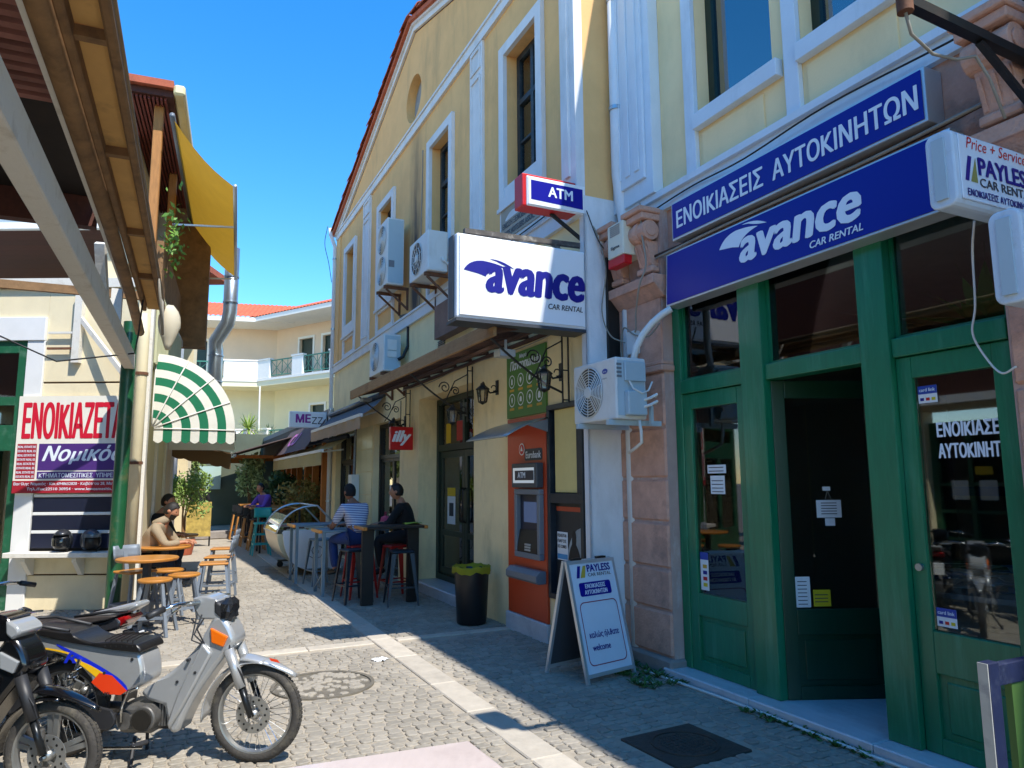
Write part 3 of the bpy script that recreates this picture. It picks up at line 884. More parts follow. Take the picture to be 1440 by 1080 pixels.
# --- air conditioner outdoor units
M_acw = mat('ac_white', '#d3d6d4', .45, var=.04, vscale=3, dirt='#a7a394', dirt_amt=.35, dscale=3, streak=2)
M_acgrey = mat('ac_side', '#a9bcc4', .5, var=.04, vscale=3)
M_fan = mat('fan_grille', '#c7cac8', .5)
M_rust = mat('rusty_iron', '#6b4630', .85, var=.3, vscale=15, bump=.3)
M_pipew = mat('pipe_wrap', '#d8d8d2', .6, var=.06)
def ac_unit(name, label, M, w, h, d, fans, dark=False, bracket=True, group='outdoor air conditioner units'):
    """back at y=0, fan side faces +y; x from 0 to w away from the viewer"""
    t = thing(name, label, 'air conditioner', M, group)
    MB().box(0, w, 0, d, 0, h).build('casing', M_acw, t, bevel=.015)
    MB().box(-.004, 0, .02, d - .02, .03, h - .03).build('side_panel', M_acgrey if not dark else M_acw, t)
    for (fx, fz, fr_) in fans:
        C_ = Matrix.Translation((fx, d, fz)) @ Matrix.Rotation(RAD(-90), 4, 'X')
        MB().lathe([(0, .002), (fr_, .002)], 28, C_).build('fan_opening', M_black if dark else mat('fan_shadow', '#3a3d3d', .7), t)
        gr = MB()
        for q in range(1, 10 if not dark else 4):
            r_ = fr_ * q / (9 if not dark else 3)
            gr.lathe([(r_ - .005, .006), (r_, .014), (r_ + .005, .006)], 28, C_)
        for q in range(10):
            a = q * math.pi / 5; gr.bar(C_ @ Vector((.03 * math.cos(a), .03 * math.sin(a), .009)), C_ @ Vector((fr_ * math.cos(a + .25), fr_ * math.sin(a + .25), .009)), .006, .006)
        gr.lathe([(0, .02), (.22 * fr_, .02), (.25 * fr_, .006)], 20, C_)
        gr.build('fan_grille', M_fan, t)
    if bracket:
        b = MB()
        for x in (.1, w - .1):
            b.bar((x, -.12, -.03), (x, d + .02, -.03), .04, .05); b.bar((x, -.10, -.4), (x, -.10, -.02), .035, .035); b.bar((x, -.10, -.38), (x, d - .02, -.06), .03, .03)
        b.build('bracket', M_rust, t)
    return t
t = ac_unit('air_conditioner', 'tall white air conditioner with two stacked fans on rusty wall bracket', FR.at(4.88, .12, 4.98), .66, 1.18, .30, [(.33, .30, .25), (.33, .86, .25)])
MB().box(-.006, -.004, .17, .27, .3, .42).build('nameplate', M_grey, t)
t = ac_unit('air_conditioner', 'white air conditioner with black fan opening beside the tall double-fan unit', FR.at(2.70, .14, 4.62), .86, .60, .30, [(.5, .3, .24)], dark=True)
MB().tube([(-.02, .1, .2), (-.05, .08, .15), (-.05, .02, .1), (-.04, -.1, .3)], .02, 6).build('pipe', M_pipew, t)
t = ac_unit('air_conditioner', 'low white air conditioner standing on brackets above the canopy', FR.at(4.98, .12, 3.50), .92, .64, .30, [(.55, .32, .25)])
for z0, z1 in ((.36, .54), (.24, .34)): MB().box(-.02, -.004, .08, .24, z0, z1).build('valve_cover', M_acw, t)
MB().tube([(-.03, .06, .2), (-.06, -.02, .25), (-.05, -.11, .45), (-.04, -.11, 1.0), (.4, -.11, 1.05)], .03, 7).build('pipe', M_blackmet, t)

# --- old sign box and vent on the wall over the canopy
t = thing('sign_box', 'faded brown sign box seen behind the large white sign', 'sign', FR.at(2.0, 0, 3.72))
MB().box(0, 1.2, .001, .16, 0, .5).build('box', mat('faded_sign', '#7a5a4c', .7, var=.3, vscale=4), t, bevel=.006)
text('lettering', 'M', mat('faded_red', '#8a2f22', .6), t, face_street(.6, .161, .14), height=.2, bold=.03)
t = thing('wall_vent', 'small slatted vent grille in cream wall above the canopy', 'vent', FR.at(3.15, 0, 3.62))
vb = MB()
for k in range(5): vb.box(0, .3, .001, .015, k * .028, k * .028 + .014)
vb.build('slats', M_dgrey, t)
# stone inscription under the nearest first-floor window
t = thing('inscription', 'grey relief inscription panel under the window behind the cash machine sign', 'plaque', FR.at(.08, .041, 4.56))
MB().box(0, 1.0, 0, .012, 0, .40).build('panel', mat('grey_stone', '#a19a8c', .85, var=.1, bump=.2), t)
text('lettering', 'ΕΝΩΣΗ ΞΕΝΟΔΟΧΩΝ', M_lettgrey, t, face_street(.95, .013, .14), width=.8, height=.07, bold=.02)
text('lettering', 'LESVOS HOTELIERS ASSOC.', M_lettgrey, t, face_street(.97, .013, .03), width=.86, height=.07, bold=.02)
flat('relief', bez((.1, .25), (.3, .38), (.45, .26), 6) + bez((.45, .26), (.6, .4), (.8, .27), 6) + [(.8, .24), (.1, .23)], M_trim, t, face_street(.97, .013, 0))

# --- swoosh + word mark used on both rental signs
def swoosh(t, F, W, m):
    """F: sign plane with origin at the word's left base, W: word width"""
    u = W / 1.12
    P = lambda pts: [(a * u, b * u) for a, b in pts]
    flat('swoosh', P(bez((-.26, .245), (-.20, .355), (-.05, .36), 8) + bez((-.05, .36), (.10, .352), (.20, .318), 8) + bez((.20, .318), (.02, .30), (-.02, .20), 10) + [(-.10, .222)]), m, t, F, .002)
    flat('swoosh', P(bez((.02, .388), (.16, .40), (.30, .315), 8) + bez((.30, .315), (.18, .335), (.10, .372), 8)), m, t, F, .002)
# --- large white box sign at right angles to the wall
t = thing('box_sign', 'large white projecting box sign reading avance car rental in blue', 'sign', FR.at(-.8, .02, 3.10))
MB().box(.004, .235, 0, 1.36, .0, .79).build('case', M_signwhite, t, bevel=.02)
cs = MB(); cs.box(-.006, .24, -.005, 1.365, -.03, -.001); cs.box(.06, .18, 1.361, 1.372, .01, .78)
cs.build('case_edge', M_dgrey, t)
MB().box(-.008, .003, .025, 1.335, .025, .765, c=.004).build('face', M_signwhite, t)
F = face_viewer(-.009, 1.36, 0)
text('lettering', 'avance', M_lettblue, t, face_viewer(-.009, 1.06, .27), width=1.02, height=.245, bold=.042, shear=.14)
text('lettering', 'CAR RENTAL', M_lettgrey, t, face_viewer(-.009, .43, .165), width=.38, height=.052, bold=.02, shear=.15)
swoosh(t, face_viewer(-.009, 1.06, .22), 1.02, M_lettblue)
br = MB(); br.bar((.10, -.01, .88), (.10, 1.25, .845), .05, .045)
for y in (.25, 1.18): br.bar((.10, y, .78), (.10, y, .86), .03, .03)
br.bar((.10, .03, .70), (.10, .33, .86), .03, .03); br.build('bracket', mat('bracket_paint', '#4c4742', .7, var=.3, vscale=12, dirt='#b9b4a8', dirt_amt=.8, dscale=6), t)
# --- small cash machine box sign
t = thing('box_sign', 'small blue and red projecting sign reading ATM above the white box sign', 'sign', FR.at(-.8, .0, 4.27))
MB().box(.004, .16, -.0, .66, 0, .30).build('case', M_signwhite, t, bevel=.012)
MB().box(.02, .20, .10, .70, -.005, .325).build('red_case', M_red, t, bevel=.012)
MB().box(-.006, .003, .012, .648, .012, .288).build('face', M_signwhite, t)
flat('blue_field', [(-.60, .06), (-.02, .045), (-.02, .255), (-.60, .255)], M_blue, t, face_viewer(-.007, .02, 0))
text('lettering', 'ATM', M_lettwhite, t, face_viewer(-.009, .43, .115), width=.27, height=.10, bold=.03)
MB().bar((.08, .0, .10), (.08, -.08, -.1), .05, .05).build('bracket', M_blackmet, t); MB().bar((.1, .0, -.22), (.1, .35, -.005), .03, .03).build('bracket', M_blackmet, t)

# --- red cafe sign
t = thing('box_sign', 'red square projecting sign with white script hanging by the cafe door', 'sign', FR.at(4.5, .2, 2.155))
MB().box(0, .09, -.16, .22, 0, .37).build('case', M_red, t, bevel=.01)
text('lettering', 'illy', M_lettwhite, t, face_viewer(-.002, .185, .075), width=.30, height=.23, bold=.05, shear=.35)
MB().bar((.045, .04, .37), (.045, .04, .80), .012, .012).build('hanger', M_blackmet, t)
# --- bin with a yellow bag
t = thing('litter_bin', 'black round litter bin lined with a yellow bag', 'bin', FR.at(1.38, .32, 0))
MB().lathe([(.0, .005), (.165, .005), (.175, .02), (.205, .60), (.215, .60), (.218, .63), (.205, .63), (.19, .60), (.17, .06), (0, .05)], 28).build('bin', mat('black_plastic', '#131417', .4, var=.1), t, smooth=True, auto=35)
r2 = random.Random(5)
bag = MB(); NB = 40
prof = [(.15, .45), (.195, .60), (.212, .66), (.228, .655), (.226, .63), (.228, .585)]
rings = []
ph = [r2.uniform(0, 6.28) for _ in range(3)]
for i, (r_, z) in enumerate(prof):
    rings.append([((r_ + .006 * math.sin(9 * a + ph[0]) + .004 * math.sin(17 * a + ph[1])) * math.cos(a), (r_ + .006 * math.sin(9 * a + ph[0]) + .004 * math.sin(17 * a + ph[1])) * math.sin(a),
                   z + (.012 * math.sin(5 * a + ph[2]) + .01 * math.sin(11 * a) if i in (2, 5) else 0)) for a in [2 * math.pi * k / NB for k in range(NB)]])
bag.loft(rings, cap=False)
bag.build('bag', cloth_mat('yellow_bag', '#9a951f', .25), t, smooth=True)
# --- folding street sign
t = thing('sandwich_board', 'white folding street sign with rental lettering standing by the peach pillar', 'sign', world_at(.66, 6.42, 0, 38.5))
M_asign = mat('board_white', '#cfdbe6', .45, var=.03)
H_ = .99
a1 = math.atan2(.24, .96)
for sg in (1, -1):
    M_ = Matrix.Translation((0, -.255 * sg, 0)) @ Matrix.Rotation(-a1 * sg, 4, 'X')
    lf = MB()
    for x0, x1, z0, z1 in ((-.29, -.262, 0, H_), (.262, .29, 0, H_), (-.262, .262, .045, .075), (-.262, .262, H_ - .03, H_)): lf.box(x0, x1, -.014, .014, z0, z1, M_)
    lf_o = lf.build('frame', M_alu, t)
    MB().box(-.262, .262, -.008, .008, .075, H_ - .03, M_).build('panel', M_asign if sg > 0 else M_dgrey, t)
    if sg > 0:
        F = M_ @ face_south(0, -.0085, 0)
        lg = flat('emblem', [(-.20, .84), (-.165, .84), (-.135, .94), (-.17, .94)], M_lettblue, t, F, .002)
        flat('emblem', [(-.155, .84), (-.10, .84), (-.07, .94), (-.105, .94)], mat('gold_print', '#b9a33c', .5), t, F, .002)
        text('lettering', 'PAYLESS', M_lettblue, t, F @ Matrix.Translation((-.06, .885, 0)), width=.28, height=.06, bold=.04)
        text('lettering', 'CAR RENTAL', M_lettgrey, t, F @ Matrix.Translation((-.06, .845, 0)), width=.28, height=.028, bold=.005)
        flat('blue_band', rrect(-.19, .685, .19, .80, .02), M_blue, t, F, .002)
        text('lettering', 'ΕΝΟΙΚΙΑΣΕΙΣ', M_lettwhite, t, F @ Matrix.Translation((0, .75, .002)), width=.24, height=.035, bold=.03, align='CENTER')
        text('lettering', 'ΑΥΤΟΚΙΝΗΤΩΝ', M_lettwhite, t, F @ Matrix.Translation((0, .70, .002)), width=.27, height=.035, bold=.03, align='CENTER')
        o_ = rrect(-.225, .13, .225, .64, .05); i_ = rrect(-.217, .138, .217, .632, .046)
        bd = MB()
        for k in range(len(o_)):
            k2 = (k + 1) % len(o_); bd.add([F @ Vector((*p, .002)) for p in (o_[k], o_[k2], i_[k2], i_[k])], [(0, 1, 2, 3)])
        bd.build('red_border', mat('maroon_print', '#8c2b4c', .5), t, fix=False)
        text('lettering', 'καλώς ήλθατε', M_lettblue, t, F @ Matrix.Translation((-.17, .335, 0)), width=.35, height=.062, bold=.022)
        text('lettering', 'welcome', M_lettblue, t, F @ Matrix.Translation((-.16, .245, 0)), width=.21, height=.05, bold=.022)
hg = MB(); hg.bar((-.2, 0, H_ - .02), (-.1, 0, H_ - .02), .04, .02); hg.bar((.1, 0, H_ - .02), (.2, 0, H_ - .02), .04, .02); hg.build('hinge', M_blackmet, t)
# ================================================================== car rental shop (right foreground)
M_peach = mat('peach_render', '#c79a84', .9, var=.16, vscale=7, bump=.9, bscale=45, rnd=.05, dirt='#6a5d55', dirt_amt=.6, dscale=3.2)
M_mauve = mat('mauve_render', '#b3968a', .9, var=.1, vscale=4, bump=.3, bscale=40, dirt='#cfd0cc', dirt_amt=.8, dscale=2.2, streak=3)
M_shopcream = mat('pale_cream_plaster', '#f0d5a2', .9, var=.04, vscale=2, bump=.1, bscale=60, dirt='#b9a981', dirt_amt=.3, dscale=1.3, streak=2)
M_bluetrim = mat('bluish_white_trim', '#d2dbe2', .75, var=.05, vscale=3, bump=.1, dirt='#9aa2a6', dirt_amt=.4, dscale=2.5, streak=4)
M_green = mat('green_gloss_paint', '#13704c', .34, var=.12, vscale=7, stretch=(4, 4, .6), bump=.12, bscale=25, dirt='#4a9474', dirt_amt=.6, dscale=7, streak=9, coat=.1)
M_greendk = mat('green_door_paint', '#0d3b29', .35, var=.12, vscale=7, stretch=(4, 4, .6))
M_grime = mat('grey_plinth', '#8a837c', .9, var=.15, vscale=6, bump=.3)
sb_ = thing('shop_building', 'cream shop building with peach pillars, green timber front and white window trim', 'building', FR.at(0, 0, 0))
S0, S1 = -14.0, -.87
UW = [(-2.84, -1.98), (-3.98, -3.12), (-5.6, -4.7), (-7.6, -6.7), (-9.6, -8.7), (-11.6, -10.7)]
holed(S0, S1, 4.30, 7.15, [(a, b, 4.85, 6.65) for a, b in UW], -.45, .2).build('upper_wall', M_shopcream, sb_)
holed(S0, S1, 3.40, 4.14, [], -.45).build('frieze', M_peach, sb_)
c = MB(); c.box(S0, S1, -.50, -.40, 4.14, 4.30); c.box(S0, S1, -.52, -.36, 4.26, 4.32); c.build('belt_course', M_bluetrim, sb_)
c = MB(); c.box(S0, S1, -.6, -.38, 7.15, 7.28); c.box(S0, S1, -.6, -.30, 7.28, 7.38); c.build('cornice', M_bluetrim, sb_)
MB().box(S0, S1, -9, -.36, 7.38, 7.5).build('roof_edge', M_tile, sb_)
MB().box(S0, S1, -1.1, -.72, 7.5, 9.55).build('added_shade_wall', M_shopcream, sb_)  # unseen set-back wall, added to keep the neighbour's pilaster in shade
sd_ = MB(); sd_.quad((S0, -.45, 0), (S0, -9, 0), (S0, -9, 7.4), (S0, -.45, 7.4)); sd_.quad((S0, -9, 0), (S1, -9, 0), (S1, -9, 7.4), (S0, -9, 7.4))
sd_.quad((S1, -.45, 0), (S1, -9, 0), (S1, -9, 7.4), (S1, -.45, 7.4)); sd_.build('side_wall', M_shopcream, sb_)
# wide fluted pilaster above the peach pillar
p = MB(); p.box(-1.46, -.80, -.449, -.33, 4.32, 7.15); p.box(-1.36, -.90, -.33, -.30, 4.5, 7.1)
for k in range(3): p.box(-1.30 + k * .15, -1.22 + k * .15, -.30, -.285, 4.6, 7.0)
p.build('pilaster', M_bluetrim, sb_, bevel=.006)
for i, (a, b) in enumerate(UW):
    w_ = MB()
    w_.box(b + .001, b + .13, -.449, -.40, 4.32, 6.75)             # left jamb strip down to the belt
    w_.box(a - .10, b + .0, -.449, -.37, 4.70, 4.84)
    w_.box(a - .06, b, -.449, -.41, 6.65, 6.75)
    win = w_.build('window', M_bluetrim, sb_, bevel=.005)
    f = MB(); frame_box(f, a + .002, b - .002, 4.852, 6.648, .075, -.645, -.58)
    f.build('window_frame', M_dkgreen, win)
    MB().box(a + .077, b - .077, -.62, -.614, 4.93, 6.57).build('pane', glass_mat('upper_glass', (.45, .5, .55), .25), win)
    MB().box(a + .05, b - .05, -.75, -.74, 4.9, 6.6).build('curtain', M_curtain, win)
    s_ = MB(); s_.box(a + .10, b - .05, -.449, -.437, 4.36, 4.66); s_.build('sunk_panel', M_shopcream, win)

def corbel(parent, x0, x1, n0, z0, z1):
    """scroll bracket: abacus, volute, tapering fluted body, foot"""
    h = z1 - z0; xm = (x0 + x1) / 2; w = x1 - x0
    c = MB()
    c.box(x0 - .03, x1 + .03, n0, n0 + .24, z1 - .06 * h / .7, z1, c=.008)
    c.box(x0 - .015, x1 + .015, n0, n0 + .21, z1 - .13 * h / .7, z1 - .061 * h / .7, c=.006)
    c.cyl((x0, n0 + .10, z1 - .23 * h / .7), (x1, n0 + .10, z1 - .23 * h / .7), .095, seg=18)
    for s_ in (x0 - .012, x1 + .0):
        c.cyl((s_, n0 + .10, z1 - .23 * h / .7), (s_ + .012, n0 + .10, z1 - .23 * h / .7), .06, seg=14)
    c.cyl((xm - .03, n0 + .10, z1 - .23 * h / .7), (xm + .03, n0 + .10, z1 - .23 * h / .7), .108, seg=18)
    zb = z1 - .33 * h / .7
    c.prism([(n0, z0 + .1), (n0 + .07, z0 + .1), (n0 + .13, zb), (n0, zb)], x0 + .03, x1 - .03, 'x')
    for k in range(3):
        xx = x0 + .05 + k * (w - .1) / 2.0
        c.prism([(n0 + .07, z0 + .12), (n0 + .08, z0 + .12), (n0 + .138, zb - .03), (n0 + .128, zb - .03)], xx - .012, xx + .012, 'x')
    c.box(x0 + .01, x1 - .01, n0, n0 + .10, z0 + .04, z0 + .1, c=.01); c.box(x0 + .03, x1 - .03, n0, n0 + .07, z0, z0 + .04, c=.01)
    return c.build('corbel', M_peach, parent, bevel=.006)
def pillar(x0, x1, blocks=True):
    q = MB(); q.box(x0, x1, -.75, -.35, 0, 4.14); q.build('pillar_core', M_mauve, sb_)
    MB().box(x0 - .03, x1 + .03, -.75, -.285, -.02, .13, c=.02).build('plinth', M_grime, sb_)
    z = .13
    for h in (.385, .36, .40, .385, .46, .50):
        MB().box(x0 + .003, x1 - .012, -.45, -.33 + rnd.uniform(-.003, .003), z + .012, z + h - .008, c=.016).build('stone_block', M_peach, sb_)
        z += h
    m = MB(); m.box(x0 - .03, x1 + .02, -.45, -.30, z, z + .06, c=.01); m.box(x0 - .015, x1 + .01, -.45, -.315, z + .06, z + .10, c=.01); m.build('moulding', M_peach, sb_)
    MB().box(x0 + .01, x1 - .02, -.45, -.335, z + .10, 3.30).build('stone_block', M_peach, sb_)
    m = MB(); m.prism([(-.43, 3.30), (-.33, 3.30), (-.23, 3.41), (-.21, 3.41), (-.21, 3.50), (-.43, 3.50)], x0 - .06, x1 + .06, 'x'); m.build('ledge', M_peach, sb_, bevel=.006)
    corbel(sb_, x0 + .0, x0 + .25, -.351, 3.50, 4.14)
    corbel(sb_, x1 - .25, x1 - .0, -.351, 3.50, 4.14)
pillar(-1.50, -.79)
pillar(-5.12, -4.40)
pillar(-8.8, -8.1); pillar(-12.4, -11.7)
MB().box(-8.1, -5.12, -.7, -.55, 0, 3.1).build('closed_shutter', mat('shutter_metal', '#6d7378', .5, var=.1), sb_)
MB().box(-11.7, -8.8, -.7, -.55, 0, 3.1).build('closed_shutter', mat('shutter_metal_b', '#6d7378', .5, var=.1), sb_)
MB().box(S0, -12.4, -.7, -.55, 0, 3.1).build('closed_wall', M_shopcream, sb_)

# marble doorstep slabs
t = thing('doorstep', 'long pale blue marble doorstep along the green shop front', 'step', FR.at(0, 0, 0))
x = -4.40
for L in (.95, 1.02, .99):
    MB().box(x, x + L - .004, -.62, -.265, .0, .065, c=.008).build('marble_slab', M_marble, t); x += L
MB().box(-4.40, -1.44, -.62, -.285, -.03, -.001).build('bed', M_grime, t)

# green timber shop front
fr_ = thing('storefront', 'green painted timber shop front with glazed panels, transoms and open door', 'shop front', FR.at(0, 0, 0))
ZB, NT = .067, -.45
def gbox(nm, x0, x1, z0, z1, n0=-.57, n1=NT, m=None, par=None, bv=.006): return MB().box(x0, x1, n0, n1, z0, z1).build(nm, m or M_green, par or fr_, bevel=bv)
gbox('post', -1.60, -1.505, ZB, 3.40)
gbox('post', -2.60, -2.365, ZB, 3.40, n1=NT + .035)
gbox('post', -3.66, -3.45, ZB, 3.40, n1=NT + .035)
gbox('post', -4.395, -4.345, ZB, 3.40)
for a, b in ((-2.364, -1.601), (-3.449, -2.601), (-4.344, -3.661)):
    gbox('transom_rail', a, b, 2.40, 2.52, n1=NT + .015)
    gbox('head_rail', a, b, 3.28, 3.40)
    MB().box(a, b, -.515, -.508, 2.52, 3.28).build('pane', M_glassdark, fr_)
    bd = MB(); frame_box(bd, a + .001, b - .001, 2.521, 3.279, .022, -.507, -.485); bd.build('glazing_bead', M_green, fr_)
def leaf(par, a, b, M=None, m=None, gz0=.70):
    """stiles, rails, lower moulded panel and pane of a door leaf standing between a and b (local y=0 is its face)"""
    m = m or M_green; Mx = M or Matrix.Identity(4)
    lf = MB()
    for x0, x1, z0, z1 in ((a, a + .10, ZB, 2.395), (b - .10, b, ZB, 2.395), (a + .10, b - .10, 2.26, 2.395), (a + .10, b - .10, .52, gz0), (a + .10, b - .10, ZB, .16)):
        lf.box(x0, x1, -.055, 0, z0, z1, Mx)
    o = lf.build('leaf_frame', m, par, bevel=.005)
    pn = MB(); pn.box(a + .10, b - .10, -.045, -.022, .16, .52, Mx); pn.box(a + .15, b - .15, -.022, -.010, .20, .48, Mx, c=.008)
    frame_pts = MB(); 
    pn.build('lower_panel', m, o)
    MB().box(a + .10, b - .10, -.034, -.027, gz0, 2.26, Mx).build('pane', M_glassdark, o)
    return o
NL = Matrix.Translation((0, NT - .01, 0))
left_leaf = leaf(fr_, -2.362, -1.603, NL)
right_leaf = leaf(fr_, -4.342, -3.663, NL, gz0=.76)
# the middle leaf stands open, hinged at its far side
HM = Matrix.Translation((-2.605, NT - .03, 0)) @ Matrix.Rotation(RAD(66), 4, 'Z')
open_leaf = leaf(fr_, -.835, -.005, HM, M_greendk)
MB().cyl(HM @ Vector((-.80, .004, 1.12)), HM @ Vector((-.80, .05, 1.12)), .018).build('handle', M_steel, open_leaf)
MB().cyl((-3.72, NT - .009, 1.12), (-3.72, NT + .012, 1.12), .022).build('lock', M_steel, right_leaf)

# stickers and lettering on the glass
F = lambda x, z, n=-.4835: face_street(x, n, z)
text('lettering', 'ΕΝΟΙΚΙΑΣΕΙΣ', M_lettwhite, right_leaf, F(-3.88, 1.89), width=.42, height=.085, bold=.03)
text('lettering', 'ΑΥΤΟΚΙΝΗΤΩΝ', M_lettwhite, right_leaf, F(-3.88, 1.765), width=.44, height=.085, bold=.03)
M_cardblue = mat('card_blue', '#1f3f9a', .5); M_yprint = mat('yellow_print', '#c7b81e', .5)
def sticker(par, x, z, w, h, m=M_paper, M=None, n=-.4835, nm='sticker'):
    Fm = (M @ face_street(x, -.0265, z)) if M is not None else face_street(x, n, z)
    return flat(nm, rect(0, 0, w, h), m, par, Fm, .0005)
for x, z in ((-3.78, 2.10), (-3.78, .79)):
    sticker(right_leaf, x, z, .12, .10); sticker(right_leaf, x, z + .055, .12, .05, M_cardblue, n=-.4825)
    text('lettering', 'card link', M_lettwhite, right_leaf, F(x - .01, z + .07, -.482), width=.10, height=.02, bold=.01)
    for k in range(3): sticker(right_leaf, x - .012 - k * .036, z + .014, .024, .018, (M_lettblue, M_red, M_yprint)[k], n=-.482)
sticker(left_leaf, -1.72, .73, .10, .30); sticker(left_leaf, -1.72, .98, .10, .06, M_cardblue, n=-.4825)
for k in range(4): sticker(left_leaf, -1.75, .76 + k * .05, .05, .03, (M_yprint, M_red, M_lettblue, M_lab)[k], n=-.4825)
for x, z, w, h in ((-1.86, 1.70, .22, .07), (-1.89, 1.53, .17, .15)):
    nt = sticker(left_leaf, x, z, w, h, nm='notice')
    for k in range(max(1, int(h / .035))): sticker(left_leaf, x - .015, z + .015 + k * .03, w * .8, .007, M_lettgrey, n=-.4825, nm='print_line')
nt = sticker(open_leaf, -.115, .71, .11, .22, M=HM, nm='notice')
for k in range(7): flat('print_line', rect(0, 0, .07, .006), M_lettgrey, open_leaf, HM @ face_street(-.13, -.0258, .73 + k * .027), .0008)
sticker(open_leaf, -.245, .715, .13, .12, M_yprint, M=HM)
for k in range(3): flat('print_line', rect(0, 0, .10, .007), M_lettgrey, open_leaf, HM @ face_street(-.255, -.0258, .745 + k * .025), .0008)
sticker(open_leaf, -.31, 1.36, .19, .13, M=HM, nm='notice')
for k in range(5): flat('print_line', rect(0, 0, .12, .006), M_lettgrey, open_leaf, HM @ face_street(-.345, -.0258, 1.385 + k * .02), .0008)
sticker(open_leaf, -.37, 1.30, .075, .055, M=HM, nm='notice'); sticker(open_leaf, -.365, 1.56, .06, .03, M=HM, nm='notice')
MB().tube([HM @ Vector((-.40, -.026, 1.56)), HM @ Vector((-.43, -.026, 1.49))], .002, 4).build('string', M_wire, open_leaf)
MB().tube([HM @ Vector((-.40, -.026, 1.56)), HM @ Vector((-.38, -.026, 1.49))], .002, 4).build('string', M_wire, open_leaf)

# the room behind
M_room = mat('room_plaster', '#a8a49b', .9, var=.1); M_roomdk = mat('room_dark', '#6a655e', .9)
rm = thing('shop_room', 'dim room seen through the glass of the green shop front', 'room', FR.at(0, 0, 0))
r_ = MB()
r_.quad((-4.42, -.58, .066), (-1.40, -.58, .066), (-1.40, -4.5, .066), (-4.42, -4.5, .066)); r_.build('floor', M_marble, rm)
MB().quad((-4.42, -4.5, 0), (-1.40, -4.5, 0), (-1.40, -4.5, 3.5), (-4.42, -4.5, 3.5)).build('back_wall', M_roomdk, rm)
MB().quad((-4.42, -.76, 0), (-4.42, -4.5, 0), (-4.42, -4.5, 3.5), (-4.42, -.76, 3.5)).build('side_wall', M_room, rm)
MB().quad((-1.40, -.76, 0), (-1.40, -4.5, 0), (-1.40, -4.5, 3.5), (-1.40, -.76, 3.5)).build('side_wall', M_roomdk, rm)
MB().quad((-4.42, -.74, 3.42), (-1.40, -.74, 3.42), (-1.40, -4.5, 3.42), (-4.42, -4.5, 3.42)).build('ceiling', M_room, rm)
MB().box(-4.40, -1.42, -4.48, -4.44, 1.45, 1.55).build('dado_rail', mat('dado_blue', '#2b3563', .6), rm)
dk = thing('desk', 'curved office desk seen through the open shop door', 'desk', FR.at(0, 0, .05))
top = [(-3.9, -2.2), (-3.0, -1.75), (-2.2, -2.1), (-2.2, -2.9), (-3.9, -2.9)]
MB().prism(bez((-3.9, -2.2), (-3.05, -1.5), (-2.2, -2.1), 12) + [(-2.2, -2.9), (-3.9, -2.9)], .68, .72, 'z').build('desk_top', mat('desk_grey', '#a7abad', .4), dk)
MB().box(-3.6, -2.4, -2.5, -2.45, .0, .68).build('front_panel', mat('desk_white', '#b9bcc0', .5), dk)
t = thing('paper_pile', 'heap of blue and white papers lying on the desk', 'papers', FR.at(-3.05, -2.3, .772))
pp = random.Random(11)
for k in range(22):
    M_ = Matrix.Translation((pp.uniform(-.35, .3), pp.uniform(-.2, .2), k * .009)) @ Matrix.Rotation(pp.uniform(0, 3), 4, 'Z') @ Matrix.Rotation(pp.uniform(-.12, .12), 4, 'X')
    MB().box(-.15, .15, -.105, .105, 0, .003, M_).build('sheet', M_paper if k % 3 else mat('blue_paper', '#7d97c8', .7), t)
t = thing('pedestal', 'grey tube pedestal standing in front of the desk', 'stand', FR.at(-2.95, -1.55, .05))
MB().lathe([(0, 0), (.16, 0), (.16, .02), (.05, .03), (.05, 1.15), (0, 1.15)], 18).build('tube', M_grey, t, smooth=True, auto=40)
# agave behind the right transom pane
t = thing('agave_plant', 'spiky agave in a pot behind the upper right shop pane', 'plant', FR.at(-3.95, -.95, 2.40))
MB().box(-.36, .36, -.2, .3, -.04, 0).build('shelf', M_room, t)
MB().lathe([(0, 0), (.10, 0), (.13, .18), (.11, .18), (.0, .16)], 16).build('pot', M_tile, t)
M_agave = mat('agave_leaf', '#4f8a3c', .5, var=.15, rnd=.2)
ag = random.Random(2)
for k in range(24):
    a = k * 2.4; el = .25 + .95 * (k % 5) / 5; L = ag.uniform(.45, .68); w = .045
    pts = []
    lf = MB(); d = Vector((math.cos(a), math.sin(a), 0)); sd2 = Vector((-math.sin(a), math.cos(a), 0))
    rows = []
    for q in range(6):
        u = q / 5; r_ = L * u
        p = d * (r_ * math.cos(el)) + Vector((0, 0, .16 + r_ * math.sin(el) - .18 * u * u * (1.2 - el)))
        wq = w * (math.sin(min(1, u * 1.15 + .12) * math.pi) ** .6 if u < .99 else .03)
        rows.append([p - sd2 * wq, p - Vector((0, 0, .012 * (1 - u))), p + sd2 * wq])
    lf.loft(rows, cap=False, closed=False)
    lf.build('leaf', M_agave, t, smooth=True, fix=False)

